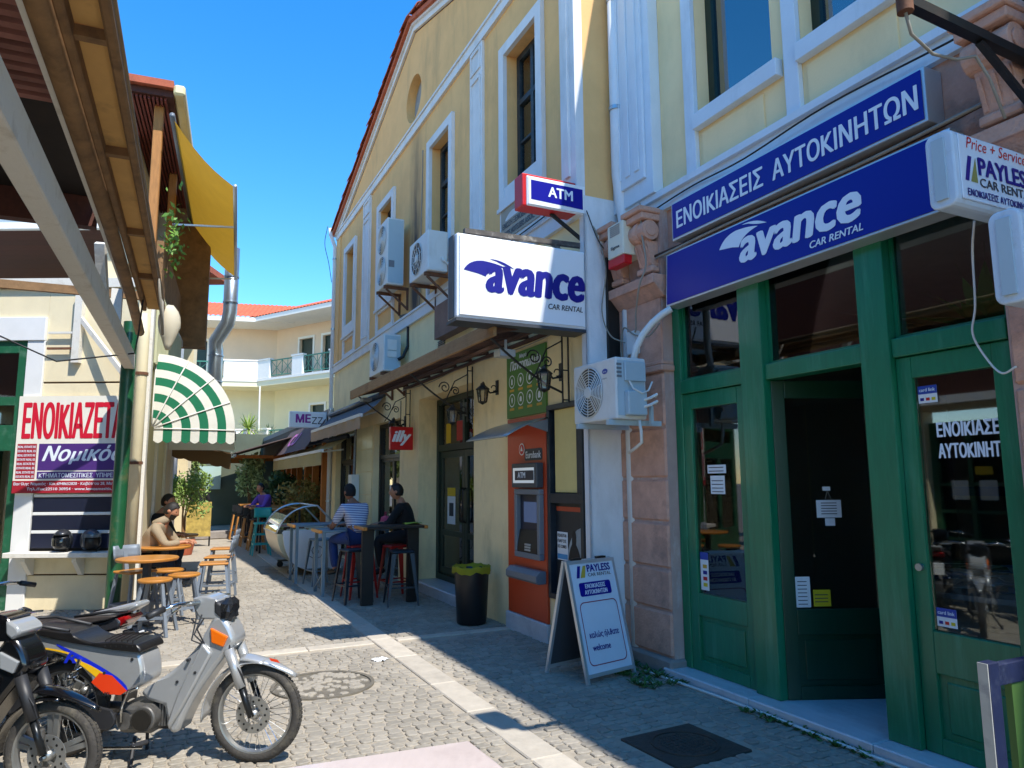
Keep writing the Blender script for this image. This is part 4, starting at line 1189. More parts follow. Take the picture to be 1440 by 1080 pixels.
# --- blue fascia signs
t = thing('fascia_sign', 'long upper blue sign with white Greek capitals on the shop frieze', 'sign', FR.at(0, 0, 0))
MB().box(-4.12, -1.76, -.449, -.285, 3.735, 4.085).build('case', M_alu, t, bevel=.006)
MB().box(-4.10, -1.78, -.284, -.278, 3.755, 4.065).build('face', M_blue, t)
text('lettering', 'ΕΝΟΙΚΙΑΣΕΙΣ', M_lettwhite, t, face_street(-1.84, -.277, 3.83), width=1.0, height=.155, bold=.022)
text('lettering', 'ΑΥΤΟΚΙΝΗΤΩΝ', M_lettwhite, t, face_street(-2.94, -.277, 3.83), width=1.13, height=.155, bold=.022)
t = thing('fascia_sign', 'long lower blue sign reading avance car rental over the shop front', 'sign', FR.at(0, 0, 0))
T_ = Matrix.Translation((0, -.29, 3.17)) @ Matrix.Rotation(RAD(3), 4, 'X')
MB().box(-4.22, -1.63, -.14, 0, 0, .485, T_).build('case', M_alu, t, bevel=.006)
MB().box(-4.20, -1.65, .001, .006, .018, .467, T_).build('face', M_blue, t)
text('lettering', 'avance', M_lettwhite, t, T_ @ face_street(-2.56, .007, .145), width=1.06, height=.185, bold=.04, shear=.14)
text('lettering', 'CAR RENTAL', M_lettwhite, t, T_ @ face_street(-3.22, .007, .055), width=.42, height=.05, bold=.02, shear=.15)
swoosh(t, T_ @ face_street(-2.56, .007, .095), 1.02, M_lettwhite)

# --- alarm box, junction box
t = thing('alarm_box', 'cream alarm siren with red base between the stone scrolls', 'alarm', FR.at(-1.275, -.20, 3.66))
MB().box(0, .26, -.148, .10, .09, .42).build('housing', mat('alarm_cream', '#d9d3bd', .5), t, bevel=.012)
MB().box(.0, .26, .0, .10, .0, .088).build('red_base', M_red, t, bevel=.01)
gr = MB()
for k in range(6): gr.box(.05, .21, .101, .104, .30 + k * .018, .308 + k * .018)
gr.build('grille', M_grey, t)
text('lettering', 'Sigma', M_lettgrey, t, face_street(.20, .101, .16), width=.14, height=.04, bold=.01)
t = thing('junction_box', 'small pale junction box on the peach pillar above the air conditioner', 'junction box', FR.at(-1.18, -.333, 2.83))
MB().box(0, .13, 0, .07, 0, .22).build('box', M_acw, t, bevel=.008)
# --- wall air conditioner
t = ac_unit('air_conditioner', 'white air conditioner with round grille on the peach pillar', FR.at(-1.53, -.12, 2.17), .70, .54, .32, [(.43, .27, .225)], bracket=False)
flat('badge', [(.045 * math.cos(k * .5236), .024 * math.sin(k * .5236)) for k in range(12)], M_cardblue, t, face_street(.16, .322, .43))
text('lettering', 'Carrier', M_lettwhite, t, face_street(.19, .324, .42), width=.06, height=.018)
text('lettering', 'INVERTER', M_lettgrey, t, face_street(.2, .322, .36), width=.07, height=.012)
MB().box(-.03, -.004, .02, .24, .33, .50).build('valve_cover', M_acgrey, t, bevel=.008)
MB().box(-.07, -.004, .04, .24, .03, .24).build('service_cover', M_acgrey, t, bevel=.012)
for k in range(4): MB().box(-.008, -.004, .26, .31, .36 + k * .035, .38 + k * .035).build('vent_slot', M_grey, t)
MB().tube([(-.03, .2, .33), (-.06, .18, .26), (-.08, .10, .22), (-.06, .02, .25), (-.05, -.03, .33)], .008, 6).build('pipe', M_pipew, t)
MB().tube([(-.05, .08, .16), (-.11, .04, .18), (-.12, -.02, .21), (-.06, -.05, .2)], .013, 7).build('pipe', M_pipew, t)
MB().tube([(-.05, .08, .10), (-.11, .04, .12), (-.12, -.02, .15), (-.06, -.05, .14)], .013, 7).build('pipe', M_pipew, t)
b = MB()
for x in (.08, .58): b.bar((x, -.20, -.025), (x, .36, -.025), .04, .045)
b.bar((-.02, -.03, -.04), (-.02, -.03, .12), .03, .03); b.build('bracket', M_acgrey, t)
MB().tube([(-.02, .1, -.01), (-.03, .09, -.1), (-.02, .08, -.2), (.08, .07, -.24), (.2, .06, -.28)], .014, 7).build('drain_hose', M_pipew, t, smooth=True)
t = thing('pipe_sleeve', 'white insulated pipe curving from the air conditioner to the blue sign', 'pipe', FR.at(-1.53, -.12, 2.70))
MB().tube([(.1, .06, -.02), (.09, .03, .12), (.05, -.02, .24), (-.02, -.08, .34), (-.09, -.14, .41), (-.15, -.19, .45)], .032, 9).build('sleeve', M_pipew, t, smooth=True)

# --- rental box signs that jut out at the right edge
def pay_sign(label, M, W, Hh, lines):
    t = thing('box_sign', label, 'sign', M)
    MB().prism(rrect(0, 0, .14, Hh, .045, 4), 0, W, 'y', Matrix.Identity(4)).build('case', mat('sign_case', '#c3d3df', .4, var=.04, dirt='#8b8268', dirt_amt=.5, dscale=4), t, bevel=.01)
    MB().box(-.006, .001, .03, W - .035, .03, Hh - .03, c=.003).build('face', M_asign, t)
    rb = MB()
    for y in (W - .004,): rb.box(.04, .10, W + .001, W + .012, .04, Hh - .04)
    rb.build('end_rib', M_acgrey, t)
    for tx, m_, x, z, w_, h_, bo, sh in lines:
        if tx == '/': flat('emblem', [(0, 0), (.03, 0), (.065, .13), (.035, .13)], m_, t, face_viewer(-.007, x, z))
        elif tx == '^': flat('emblem', [(0, 0), (.055, 0), (.05, .13)], m_, t, face_viewer(-.007, x, z))
        else: text('lettering', tx, m_, t, face_viewer(-.007, x, z), width=w_, height=h_, bold=bo, shear=sh)
    br = MB(); br.bar((.07, -.3, Hh * .6), (.07, 0, Hh * .6), .04, .04); br.build('bracket', M_blackmet, t)
    return t
M_gold = mat('gold_print2', '#8a8a4a', .5)
pay_sign('rounded white projecting sign with red Price and blue PAYLESS lettering', FR.at(-4.60, -.36, 2.95), .67, .39,
         [('Price + Service', M_red, .58, .295, .50, .06, .0, .25), ('/', M_lettblue, .61, .125, 0, 0, 0, 0), ('^', M_gold, .565, .125, 0, 0, 0, 0), ('PAYLESS', M_lettblue, .495, .17, .45, .09, .04, 0), ('CAR RENTAL', M_lettgrey, .495, .11, .45, .045, .005, 0), ('ΕΝΟΙΚΙΑΣΕΙΣ ΑΥΤΟΚΙΝΗΤΩΝ', M_lettblue, .60, .05, .55, .036, .01, 0)])
pay_sign('second rounded white sign cut off by the right picture edge', FR.at(-4.87, -.36, 2.41), .69, .43, [])
# --- lamp arm, cables, weeds, easel
t = thing('lamp_arm', 'black iron lamp arm reaching out over the street at top right', 'lamp', FR.at(-4.65, 0, 0))
a = MB(); a.bar((-.02, -.42, 3.80), (0, .66, 3.86), .05, .05); a.build('arm', M_blackmet, t)
a = MB(); a.bar((-.02, -.42, 3.45), (-.01, .12, 3.80), .03, .03); a.build('brace', M_blackmet, t)
MB().cyl((0, .66, 3.80), (0, .66, 3.99), .036, seg=14).build('collar', M_rust, t, smooth=True, auto=40)
MB().box(-.10, .10, .56, .76, 4.0, 4.32).build('flood_light', M_blackmet, t, bevel=.02)
MB().tube([(0, .66, 3.80), (.02, .6, 3.72), (.02, .45, 3.66), (0, .3, 3.66), (-.02, .18, 3.70), (-.03, .1, 3.6), (-.04, .02, 3.4)], .008, 6).build('cable', M_wire, t, smooth=True)
def cable(label, pts, r, m, k=6):
    # catmull-rom through the points
    P = [Vector(p) for p in pts]; P = [P[0] * 2 - P[1]] + P + [P[-1] * 2 - P[-2]]; out = []
    for i in range(1, len(P) - 2):
        for q in range(k):
            u = q / k
            out.append(.5 * ((2 * P[i]) + (P[i + 1] - P[i - 1]) * u + (2 * P[i - 1] - 5 * P[i] + 4 * P[i + 1] - P[i + 2]) * u * u + (3 * P[i] - P[i - 1] - 3 * P[i + 1] + P[i + 2]) * u ** 3))
    out.append(P[-2])
    o = MB().tube(out, r, 6).build('cable', m, None, smooth=True); o.matrix_world = FR.m
    return tag(o, label, 'cable')
cable('thin black cable draped along the white belt above the blue signs', [(-.7, -.3, 4.05), (-1.2, -.34, 4.13), (-1.9, -.38, 4.2), (-2.6, -.34, 4.16), (-3.4, -.34, 4.21), (-4.4, -.34, 4.17), (-5.2, -.34, 4.2)], .007, M_wireblack)
cable('grey cable running in the gap between the two blue signs', [(-1.5, -.30, 3.66), (-2.2, -.33, 3.69), (-3, -.34, 3.695), (-3.7, -.33, 3.685), (-4.6, -.30, 3.70)], .012, M_wire)
cable('brown cable bundle tucked under the upper blue sign', [(-1.4, -.31, 3.69), (-2.0, -.36, 3.705), (-3, -.37, 3.71), (-4.0, -.36, 3.70), (-4.7, -.31, 3.72)], .014, M_darkwood)
cable('loose cable looping down beside the white box sign to the ledge', [(-.78, -.02, 4.25), (-.82, -.1, 4.1), (-.9, -.15, 3.7), (-.86, -.12, 3.3), (-.9, -.18, 3.05), (-1.05, -.25, 2.95)], .007, M_wire)
cable('grey cable hanging from the stone ledge down to the junction box', [(-1.42, -.2, 4.2), (-1.46, -.18, 3.9), (-1.48, -.2, 3.6), (-1.40, -.18, 3.42), (-1.25, -.24, 3.2), (-1.2, -.27, 3.05), (-1.12, -.28, 3.02)], .009, M_wire)
cable('pale cable loop below the junction box on the peach pillar', [(-1.1, -.28, 2.85), (-1.0, -.27, 2.78), (-.95, -.27, 2.9), (-1.02, -.26, 3.1), (-1.2, -.25, 3.0), (-1.4, -.26, 2.95), (-1.52, -.3, 3.05)], .008, M_wire)
cable('white cable lying along the foot of the marble doorstep', [(-1.3, -.18, .012), (-1.9, -.22, .012), (-2.6, -.235, .013), (-3.3, -.22, .012), (-4.2, -.24, .012), (-5.0, -.2, .012)], .012, M_pipew)
cable('white cable pair hanging down in front of the right glass panel', [(-4.40, -.15, 3.0), (-4.30, -.28, 2.88), (-4.24, -.36, 2.6), (-4.20, -.38, 2.45), (-4.26, -.38, 2.3), (-4.36, -.33, 2.2), (-4.45, -.3, 2.22)], .006, M_pipew)
cable('black cable dropping past the old pipe under the small ATM sign', [(-.84, .02, 4.3), (-.86, -.1, 4.0), (-.9, -.2, 3.9), (-.95, -.25, 4.1)], .006, M_wireblack)
# black steel channel beside the pillar
t = tag(MB().box(-.85, -.80, -.33, -.20, 2.75, 4.12).build('steel_channel', M_blackmet), 'dark steel channel between the white box sign and the stone scrolls', 'bracket'); t.matrix_world = FR.m
# weeds in the cracks
M_weed = mat('weed_leaf', '#41662a', .6, var=.2, vscale=30, rnd=.2)
wr = random.Random(21)
def weeds(label, s0, s1, n0, n1, k, hmax):
    mb = MB()
    for _ in range(k):
        x, y = wr.uniform(s0, s1), wr.uniform(n0, n1)
        for q in range(wr.randint(4, 8)):
            a = wr.uniform(0, 6.28); L = wr.uniform(.02, hmax); w = wr.uniform(.006, .014); h = wr.uniform(.3, .9) * L
            d = Vector((math.cos(a), math.sin(a), 0)) * L; sd2 = Vector((-math.sin(a), math.cos(a), 0)) * w
            b = Vector((x, y, .0))
            mb.add([b, b + d * .5 + sd2 + Vector((0, 0, h * .8)), b + d + Vector((0, 0, h)), b + d * .5 - sd2 + Vector((0, 0, h * .7))], [(0, 1, 2, 3)])
    o = mb.build('weeds', M_weed, None, fix=False); o.matrix_world = FR.m; struct(o, 'stuff'); o['label'] = label; o['category'] = 'weeds'
weeds('low green weeds at the foot of the peach pillar', -1.75, -1.0, -.26, .12, 90, .07)
weeds('sparse weeds along the foot of the marble doorstep', -3.6, -2.4, -.26, -.16, 60, .05)
# blue and green board at the right bottom corner
M_bluewood = mat('chipped_blue_paint', '#131d3d', .6, var=.2, vscale=9, dirt='#5c6675', dirt_amt=.4, dscale=6)
M_oldwhite_edge = mat('chipped_white', '#a9a9a2', .8, var=.1, dirt='#4a5060', dirt_amt=.5, dscale=9)
t = thing('menu_stand', 'blue wooden stand with green panel cut off at the right bottom corner', 'stand', FR.at(-5.02, 1.10, 0))
MB().box(-.02, .018, -.028, .03, 0, 1.03).build('post', M_bluewood, t, bevel=.004)
MB().box(-.018, .016, .031, .035, 0.0, 1.028).build('white_edge', M_oldwhite_edge, t)
MB().box(-.03, .03, -.86, -.80, 0, 1.03).build('post', M_bluewood, t, bevel=.004)
MB().box(-.018, .016, -.80, -.028, .95, 1.02).build('rail', M_bluewood, t, bevel=.004)
MB().box(-.025, .025, -.80, -.028, .2, .27).build('rail', M_bluewood, t, bevel=.004)
MB().box(-.012, .012, -.76, -.10, .27, .95).build('panel', mat('leaf_green_panel', '#42612a', .6, var=.15, vscale=3), t)
for y in (-.1,): MB().box(-.3, .3, -.015, .0, 0, .03).build('foot', M_bluewood, t)
t = tag(MB().box(-.07, .06, -.01, .02, .004, .02, c=.004).build('stick', M_pipew), 'short pale stick lying among weeds by the pillar', 'stick'); t.matrix_world = FR.at(-1.6, .02, 0, 50)
# crumpled tissue on the street
cr = MB(); r3 = random.Random(4)
cr.grid(lambda u, v: ((u - .5) * .16 + r3.uniform(-.008, .008), (v - .5) * .2 + r3.uniform(-.008, .008), .008 + r3.uniform(0, .025)), 7, 7)
t = tag(cr.build('tissue', M_paper), 'crumpled white tissue on the cobbles beside the pale stone strip', 'litter'); t.matrix_world = FR.at(.18, 1.75, 0, 20) @ Matrix.Scale(.65, 4)

cable('dark cable running along the belt of the ochre building', [(-.6, .09, 4.5), (.8, .1, 4.46), (2.2, .1, 4.5), (2.7, .12, 4.6)], .008, M_wireblack)
cable('grey cable climbing the ochre wall between the two upper air conditioners', [(4.3, .03, 4.5), (4.25, .03, 5.6), (4.2, .03, 6.6), (4.1, .06, 7.1)], .010, M_wire)
cable('black cable hanging off the far eave of the ochre building', [(10.95, .25, 8.05), (11.0, .3, 7.6), (10.95, .2, 7.1), (10.92, .12, 6.6)], .008, M_wireblack)
cable('thin cable strung under the wooden canopy along the cream wall', [(-.6, .05, 3.2), (.6, .04, 3.16), (2.2, .04, 3.2), (3.8, .04, 3.16), (5.2, .04, 3.2)], .007, M_wire)
# ================================================================== left side: kiosk, pergola, building behind
FL = Frame(-5.04, 9.71, 21)               # left street wall: street side is y<0
FP = Frame(-1.68, 2.79, 24)               # pergola edge: street side is y<0
M_lcream = mat('left_cream_boards', '#ded0ac', .85, var=.05, vscale=3, bump=.12, bscale=50, dirt='#b09f78', dirt_amt=.35, dscale=2, streak=2)
M_lgreen = mat('old_green_paint', '#1d5a3d', .45, var=.15, vscale=9, dirt='#7c9a86', dirt_amt=.4, dscale=6)
M_brown = mat('brown_gap', '#4a3524', .9)
M_oldwhite = mat('old_white_paint', '#d6d2c6', .75, var=.06, vscale=5, bump=.2, bscale=30, dirt='#9b8f78', dirt_amt=.55, dscale=5, stretch=(1, 1, 1))
M_redslat = mat('red_brown_slat', '#6e2f22', .8, var=.2, vscale=6, rnd=.15)
M_pinkslat = mat('lit_pink_slat', '#8a5a4e', .8, var=.2, vscale=6, rnd=.15)  # pink tone puts the lit look of the slat undersides into the colour
M_brownboard = mat('brown_ceiling_board', '#4a2317', .75, var=.25, vscale=5, stretch=(1, 6, 6), rnd=.15)
M_tan = mat('tan_panel', '#c79c5c', .85, var=.12, vscale=3, dirt='#4f4a38', dirt_amt=.6, dscale=2.5)
M_oldbeam = mat('brown_beam', '#82623f', .85, var=.25, vscale=6, bump=.4, bscale=25, dirt='#3a2a1d', dirt_amt=.6, dscale=4)
M_navyslat = mat('navy_slat', '#151b30', .5, var=.1)

kb = thing('kiosk_building', 'cream boarded low building at left with rental notice and green shop front', 'building')
EY = 9.70
# facing wall in boards with dark gaps
for z0, z1 in ((0.0, .445), (.465, .76), (1.52, 3.02), (3.045, 4.36)):
    MB().box(-6.46, -5.05, EY, EY + .12, z0, z1, c=.004).build('wall_board', M_lcream, kb)
MB().box(-6.46, -5.06, EY + .02, EY + .13, -.02, 4.34).build('wall_core', M_brown, kb)
MB().box(-6.70, -6.461, EY - .03, EY + .12, -.02, 3.62).build('pilaster', M_white, kb, bevel=.006)
MB().box(-13, -6.461, EY - .05, EY + .12, 3.62, 3.95).build('lintel', M_white, kb, bevel=.006)
MB().box(-13, -6.461, EY, EY + .12, 3.95, 4.36).build('upper_board', M_lcream, kb)
# street side wall, pilasters and door
sw = MB(); sw.box(.0, 4.7, -.0, .15, -.02, 4.36); o = sw.build('street_wall', M_lcream, kb); o.matrix_world = FL.m
for x0, x1 in ((.0, .18), (1.5, 1.66), (3.0, 3.14), (4.5, 4.72)):
    o = MB().box(x0, x1, -.045, -.001, -.01, 4.2).build('side_pilaster', M_oldwhite if x0 < 4 else M_white, kb, bevel=.004); o.matrix_world = FL.m
MB().prism([(-13, EY - .06), (-4.99, EY - .06), (-6.66, 14.15), (-13, 14.15)], 4.37, 4.5, 'z').build('roof', M_oldwhite, kb)
# green shop front left of the white pilaster
for x0, x1, z0, z1 in ((-6.82, -6.701, 0, 3.62), (-8.6, -8.45, 0, 3.62), (-8.45, -6.82, 3.45, 3.62), (-8.45, -6.82, 2.72, 2.84), (-8.45, -6.82, 2.1, 2.45), (-8.45, -6.82, 0, .6), (-7.7, -7.6, .6, 2.1)):
    MB().box(x0, x1, EY - .01, EY + .06, z0, z1).build('green_frame', M_lgreen, kb, bevel=.005)
MB().box(-8.45, -6.82, EY + .03, EY + .035, .6, 2.1).build('pane', M_glass, kb)
MB().box(-8.45, -6.82, EY + .03, EY + .035, 2.84, 3.45).build('pane', M_glass, kb)
MB().box(-8.45, -6.82, EY + .03, EY + .035, 2.45, 2.72).build('pane', M_glass, kb)
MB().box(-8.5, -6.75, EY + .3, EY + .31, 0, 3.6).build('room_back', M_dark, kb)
# dark slatted hatch under the notice
MB().box(-6.46, -5.10, EY + .005, EY + .018, .77, 1.515).build('hatch', M_dark, kb)
for k, z in enumerate((.80, 1.04, 1.28)):
    MB().box(-6.44, -5.12, EY - .025, EY + .004, z, z + .19, c=.006).build('slat', M_navyslat, kb)
    MB().box(-6.44, -5.12, EY - .03, EY + .004, z + .195, z + .235, c=.004).build('white_slat', M_white, kb)
# old awning brackets on the wall
br = MB(); br.box(-6.05, -5.95, EY - .09, EY - .001, 3.3, 4.3); br.build('bracket_post', M_oldwhite, kb)
MB().bar((-6.0, EY - .05, 3.95), (-5.15, EY - .3, 3.05), .05, .06).build('brace', M_oldwhite, kb)
MB().bar((-6.4, EY - .06, 3.5), (-6.05, EY - .06, 3.5), .03, .03).build('brace', M_rust, kb)
MB().bar((-6.4, EY - .06, 3.72), (-6.05, EY - .06, 3.72), .03, .03).build('brace', M_oldwhite, kb)

# shelf
t = thing('wall_shelf', 'white shelf on brackets under the dark slatted hatch', 'shelf', world_at(0, EY - .026, 0))
MB().box(-6.62, -5.08, -.26, 0, .70, .765, c=.006).build('board', M_oldwhite, t)
for x in (-6.42, -5.75, -5.2): MB().prism([(0, .69), (-.20, .69), (-.2, .65), (-.04, .46), (0, .46)], x, x + .06, 'x').build('bracket', M_oldwhite, t)
# helmets
def helmet(label, x, y, z, m, open_face, rz):
    t = thing('helmet', label, 'helmet', world_at(x, y, z, rz), 'motorcycle helmets on the shelf')
    sh = MB()
    seg, rg = 24, 12; rings = []
    for i in range(rg + 1):
        ph = RAD(-52 + 142 * i / rg)
        rings.append([(.125 * math.cos(ph) * math.cos(a) * 1.12, .125 * math.cos(ph) * math.sin(a) * .92, .125 + .14 * math.sin(ph)) for a in [2 * math.pi * k / seg for k in range(seg)]])
    mb = MB(); n = seg
    mb.v = [p for r in rings for p in r]
    for i in range(rg):
        for k in range(seg):
            a = 360 * (k + .5) / seg; a = min(a, 360 - a)
            if open_face and a < 62 and i < 6: continue
            if not open_face and a < 58 and 3 <= i < 7: continue
            mb.f.append([i * n + k, i * n + (k + 1) % n, (i + 1) * n + (k + 1) % n, (i + 1) * n + k]); mb.mi.append(0)
    mb.build('shell', m, t, smooth=True, thick=.012)
    inn = MB(); inn.lathe([(.02, .02), (.10, .03), (.112, .12), (.09, .2), (0, .235)], 20); inn.build('lining', M_black, t, smooth=True)
    if not open_face:
        vz = MB()
        vz.grid(lambda u, v: (.146 * math.cos(RAD(-62 + 124 * u)) * (1 - .15 * (v - .4) ** 2), .122 * math.sin(RAD(-62 + 124 * u)), .06 + .1 * v), 12, 4)
        vz.build('visor', mat('smoked_visor', '#15181c', .1, coat=.6), t, smooth=True)
    else:
        MB().grid(lambda u, v: (.142 * math.cos(RAD(-64 + 128 * u)) * (1 - .12 * (v - .4) ** 2), .118 * math.sin(RAD(-64 + 128 * u)), .165 + .05 * v), 12, 3).build('visor', mat('clear_visor', '#5a646c', .08, coat=.5), t, smooth=True)
    MB().tube([(.06, .1, .03), (.05, .06, -.02), (.06, .0, -.04)], .008, 5).build('strap', M_black, t)
M_helm = mat('matt_black_shell', '#26282b', .35, var=.1, coat=.3); M_helm2 = mat('grey_shell', '#474d55', .3, .3, var=.1, coat=.4)
helmet('black full face helmet on the white shelf', -5.92, EY - .17, .79, M_helm, False, -75)
helmet('grey open face helmet on the shelf beside the green post', -5.55, EY - .17, .79, M_helm2, True, -40)

# rental notice
t = thing('notice_board', 'large red and white rental notice with purple band on the cream wall', 'sign', world_at(-6.72, EY - .06, 1.53))
MB().box(0, 1.53, -.004, .03, 0, 1.31).build('board', mat('notice_white', '#e2ddcd', .5, var=.03), t)
M_nred = mat('notice_red', '#c8102e', .5); M_npurple = mat('notice_purple', '#4a2a72', .5); M_nmar = mat('notice_maroon', '#a01c2c', .5)
FS = lambda x, z: face_south(x, -.0045, z)
text('lettering', 'ΕΝΟΙΚΙΑΖΕΤΑΙ', M_nred, t, FS(.08, .73), width=1.40, height=.49, bold=.02)
flat('purple_band', rect(.32, .30, 1.53, .66), M_npurple, t, FS(0, 0))
text('lettering', 'Νομικός', M_lettwhite, t, FS(.38, .385), width=1.08, height=.25, bold=.03, shear=.35)
flat('purple_band', rect(.32, .19, 1.53, .285), M_npurple, t, FS(0, 0))
text('lettering', 'ΚΤΗΜΑΤΟΜΕΣΙΤΙΚΕΣ  ΥΠΗΡΕΣΙΕΣ', M_lettwhite, t, FS(.35, .205), width=1.15, height=.06, bold=.01)
flat('red_panel', rect(.03, .19, .29, .66), M_nmar, t, FS(0, 0))
for k in range(8): text('lettering', 'REAL ESTATE RE' if k % 2 else 'ESTATE REAL ES', M_lettwhite, t, FS(.04, .205 + k * .057), width=.24, height=.03, bold=.015)
flat('red_panel', rect(.0, .0, 1.53, .165), M_nmar, t, FS(0, 0))
text('lettering', 'Βασίλης Νομικός · Κιν.:6948652820 · Καβέτσου 28, Μυτιλήνη', M_lettwhite, t, FS(.02, .095), width=1.49, height=.05, bold=.01)
text('lettering', 'Τηλ./Fax:22510 30954 · www.lesvosmesitis.gr', M_lettwhite, t, FS(.2, .025), width=1.2, height=.05, bold=.01)

# pipe at the corner, green post
t = thing('corner_pipe', 'cream drain pipe standing at the corner behind the green post', 'pipe', world_at(-5.0, 9.52, 0))
MB().tube([(-.06, 0, 3.95), (-.02, 0, 3.6), (-.02, 0, .02)], .075, 14).build('pipe', mat('cream_pipe', '#dccfa9', .6, var=.05), t, smooth=True)
for z in (.7, 1.9, 3.1): MB().lathe([(.076, z), (.088, z), (.088, z + .04), (.076, z + .04)], 14, Matrix.Translation((-.02, 0, 0))).build('clamp', M_rust, t)
t = thing('green_post', 'round green steel post with chipped paint carrying the pergola', 'post', world_at(-4.93, 9.02, 0))
MB().tube([(0, 0, .0), (0, 0, 3.72)], .086, 18).build('post', mat('green_post_paint', '#1a5232', .35, var=.12, vscale=6, dirt='#8a6a4a', dirt_amt=.35, dscale=5, coat=.2), t, smooth=True, auto=40)
MB().box(-.14, .14, -.14, .14, 0, .02).build('base_plate', M_rust, t)

# pergola over the parked motorcycles
pg = thing('pergola', 'old timber pergola with white beam, tan eave panels and brown slats overhead', 'pergola', FP.m)
ES, EE = -5.0, 6.3
MB().box(-3.0, 7.05, .36, .48, 3.10, 3.30, c=.008).build('white_beam', M_oldwhite, pg)
MB().box(ES, EE, .02, .07, 3.68, 3.74, c=.012).build('outer_rail', M_oldbeam, pg)
MB().tube([(ES, .03, 3.755), (EE, .03, 3.755)], .022, 10).build('gutter', mat('old_gutter', '#8d7350', .7, var=.2, dirt='#4a3c2c', dirt_amt=.5), pg, smooth=True)
for a, b in ((-5, -2.2), (-2.195, .32), (.325, 1.62), (1.625, 3.2), (3.205, 4.6), (4.605, 6.25)):
    MB().box(a, b, .06, .21, 3.745, 3.76).build('tan_panel', M_tan, pg)
for s_ in (.35, 1.65, 3.23, 4.63, -2.195): MB().box(s_ - .025, s_ + .025, .07, .20, 3.69, 3.744).build('batten', M_oldbeam, pg)
MB().box(ES, EE - .3, .20, .245, 3.66, 3.79, c=.01).build('inner_rail', M_oldbeam, pg)
MB().tube([(ES, .30, 3.67), (3.0, .30, 3.67), (EE - 1.2, .30, 3.62), (EE + .3, .30, 3.52)], .055, 10).build('pipe_rail', M_oldbeam, pg, smooth=True)
MB().box(ES, 5.2, .345, .38, 3.66, 3.78).build('white_rail', M_oldwhite, pg)
# dark slatted roof to the left
k = 0; s_ = -4.6
while s_ < 1.3:
    MB().box(s_, s_ + .05, .39, 4.6, 3.78, 3.81).build('roof_slat', M_pinkslat, pg); s_ += .10
MB().box(-5, 3.0, .385, 4.7, 3.86, 3.88).build('roof_sheet', mat('dark_brown_board', '#241a14', .9, var=.3), pg)  # plain dark brown sheet, seen as the gaps between the slats
for y in (1.6, 3.0, 4.4): MB().box(-5, 3.0, y, y + .08, 3.68, 3.775).build('rafter', M_oldbeam, pg)
MB().box(2.9, 3.0, .39, 4.7, 3.62, 3.855).build('end_beam', M_brownboard, pg)
for s_, z0 in ((5.0, 3.30), ): MB().box(s_, s_ + .10, .37, .47, z0, 3.66).build('strut', M_oldwhite, pg)
MB().bar((4.0, .42, 3.28), (3.75, .45, 3.75), .08, .08).build('strut', M_oldwhite, pg)
MB().bar((6.6, .30, 3.98), (6.6, 2.4, 3.98), .06, .10).build('cross_beam', M_oldbeam, pg)
MB().tube([(5.4, .2, 3.7), (5.7, .25, 3.3), (6.0, .3, 3.15), (5.6, 1.0, 2.95), (5.3, 1.6, 3.2)], .009, 6).build('cable', M_wireblack, pg, smooth=True)
MB().tube([(4.6, .02, 3.7), (4.8, -.02, 3.35), (4.95, -.03, 3.2), (5.2, .0, 3.6), (5.6, .05, 3.75)], .014, 6).build('hose', M_wire, pg, smooth=True)
MB().tube([(5.5, 2.3, 3.9), (5.5, 2.3, 3.5), (5.52, 2.34, 3.25)], .008, 5).build('cable', M_wire, pg, smooth=True)
pb = MB()
for k in range(10):
    pass
rr = random.Random(9)
rings = []
for i in range(9):
    u = i / 8; r_ = .035 + .09 * math.sin(math.pi * min(1, u * 1.05) ** .8)
    rings.append([(EE - .1 + r_ * .8 * math.cos(a) + rr.uniform(-.008, .008), -.04 + r_ * math.sin(a) + rr.uniform(-.008, .008), 3.80 - .55 * u) for a in [2 * math.pi * k / 12 for k in range(12)]])
pb.loft(rings); pb.build('rolled_cloth', cloth_mat('old_canvas', '#d6cbb0', .2), pg, smooth=True)

# ------------------------------------------------------------------ house behind with upper veranda
hb = thing('veranda_house', 'house behind the kiosk with brown boarded veranda ceiling and white eave', 'building')
for k in range(13):
    MB().box(-15, -8.1 - .08 * k, 15.0 + k * .36, 15.355 + k * .36, 7.20, 7.23).build('ceiling_board', M_brownboard, hb)
MB().box(-15, -8.05, 14.86, 14.99, 7.16, 7.42).build('eave_board', M_white, hb, bevel=.006)
MB().box(-15, -8.05, 14.80, 14.86, 7.42, 7.60).build('eave_gutter', mat('verdigris', '#7fa08c', .7, var=.2), hb)
MB().box(-15, -8.9, 19.6, 19.8, 0, 9.5).build('wall', M_lcream, hb)
MB().box(-15, -8.05, 14.9, 19.7, 7.24, 7.41).build('roof', M_tile, hb)
MB().box(-15.5, -8.3, 16.2, 16.4, 7.6, 9.0).build('upper_wall', M_lcream, hb)
MB().box(-10.2, -9.85, 16.17, 16.199, 8.0, 8.5).build('window', M_rustwood, hb)
MB().box(-15.5, -8.2, 15.6, 16.6, 8.95, 9.15).build('upper_eave', M_white, hb)

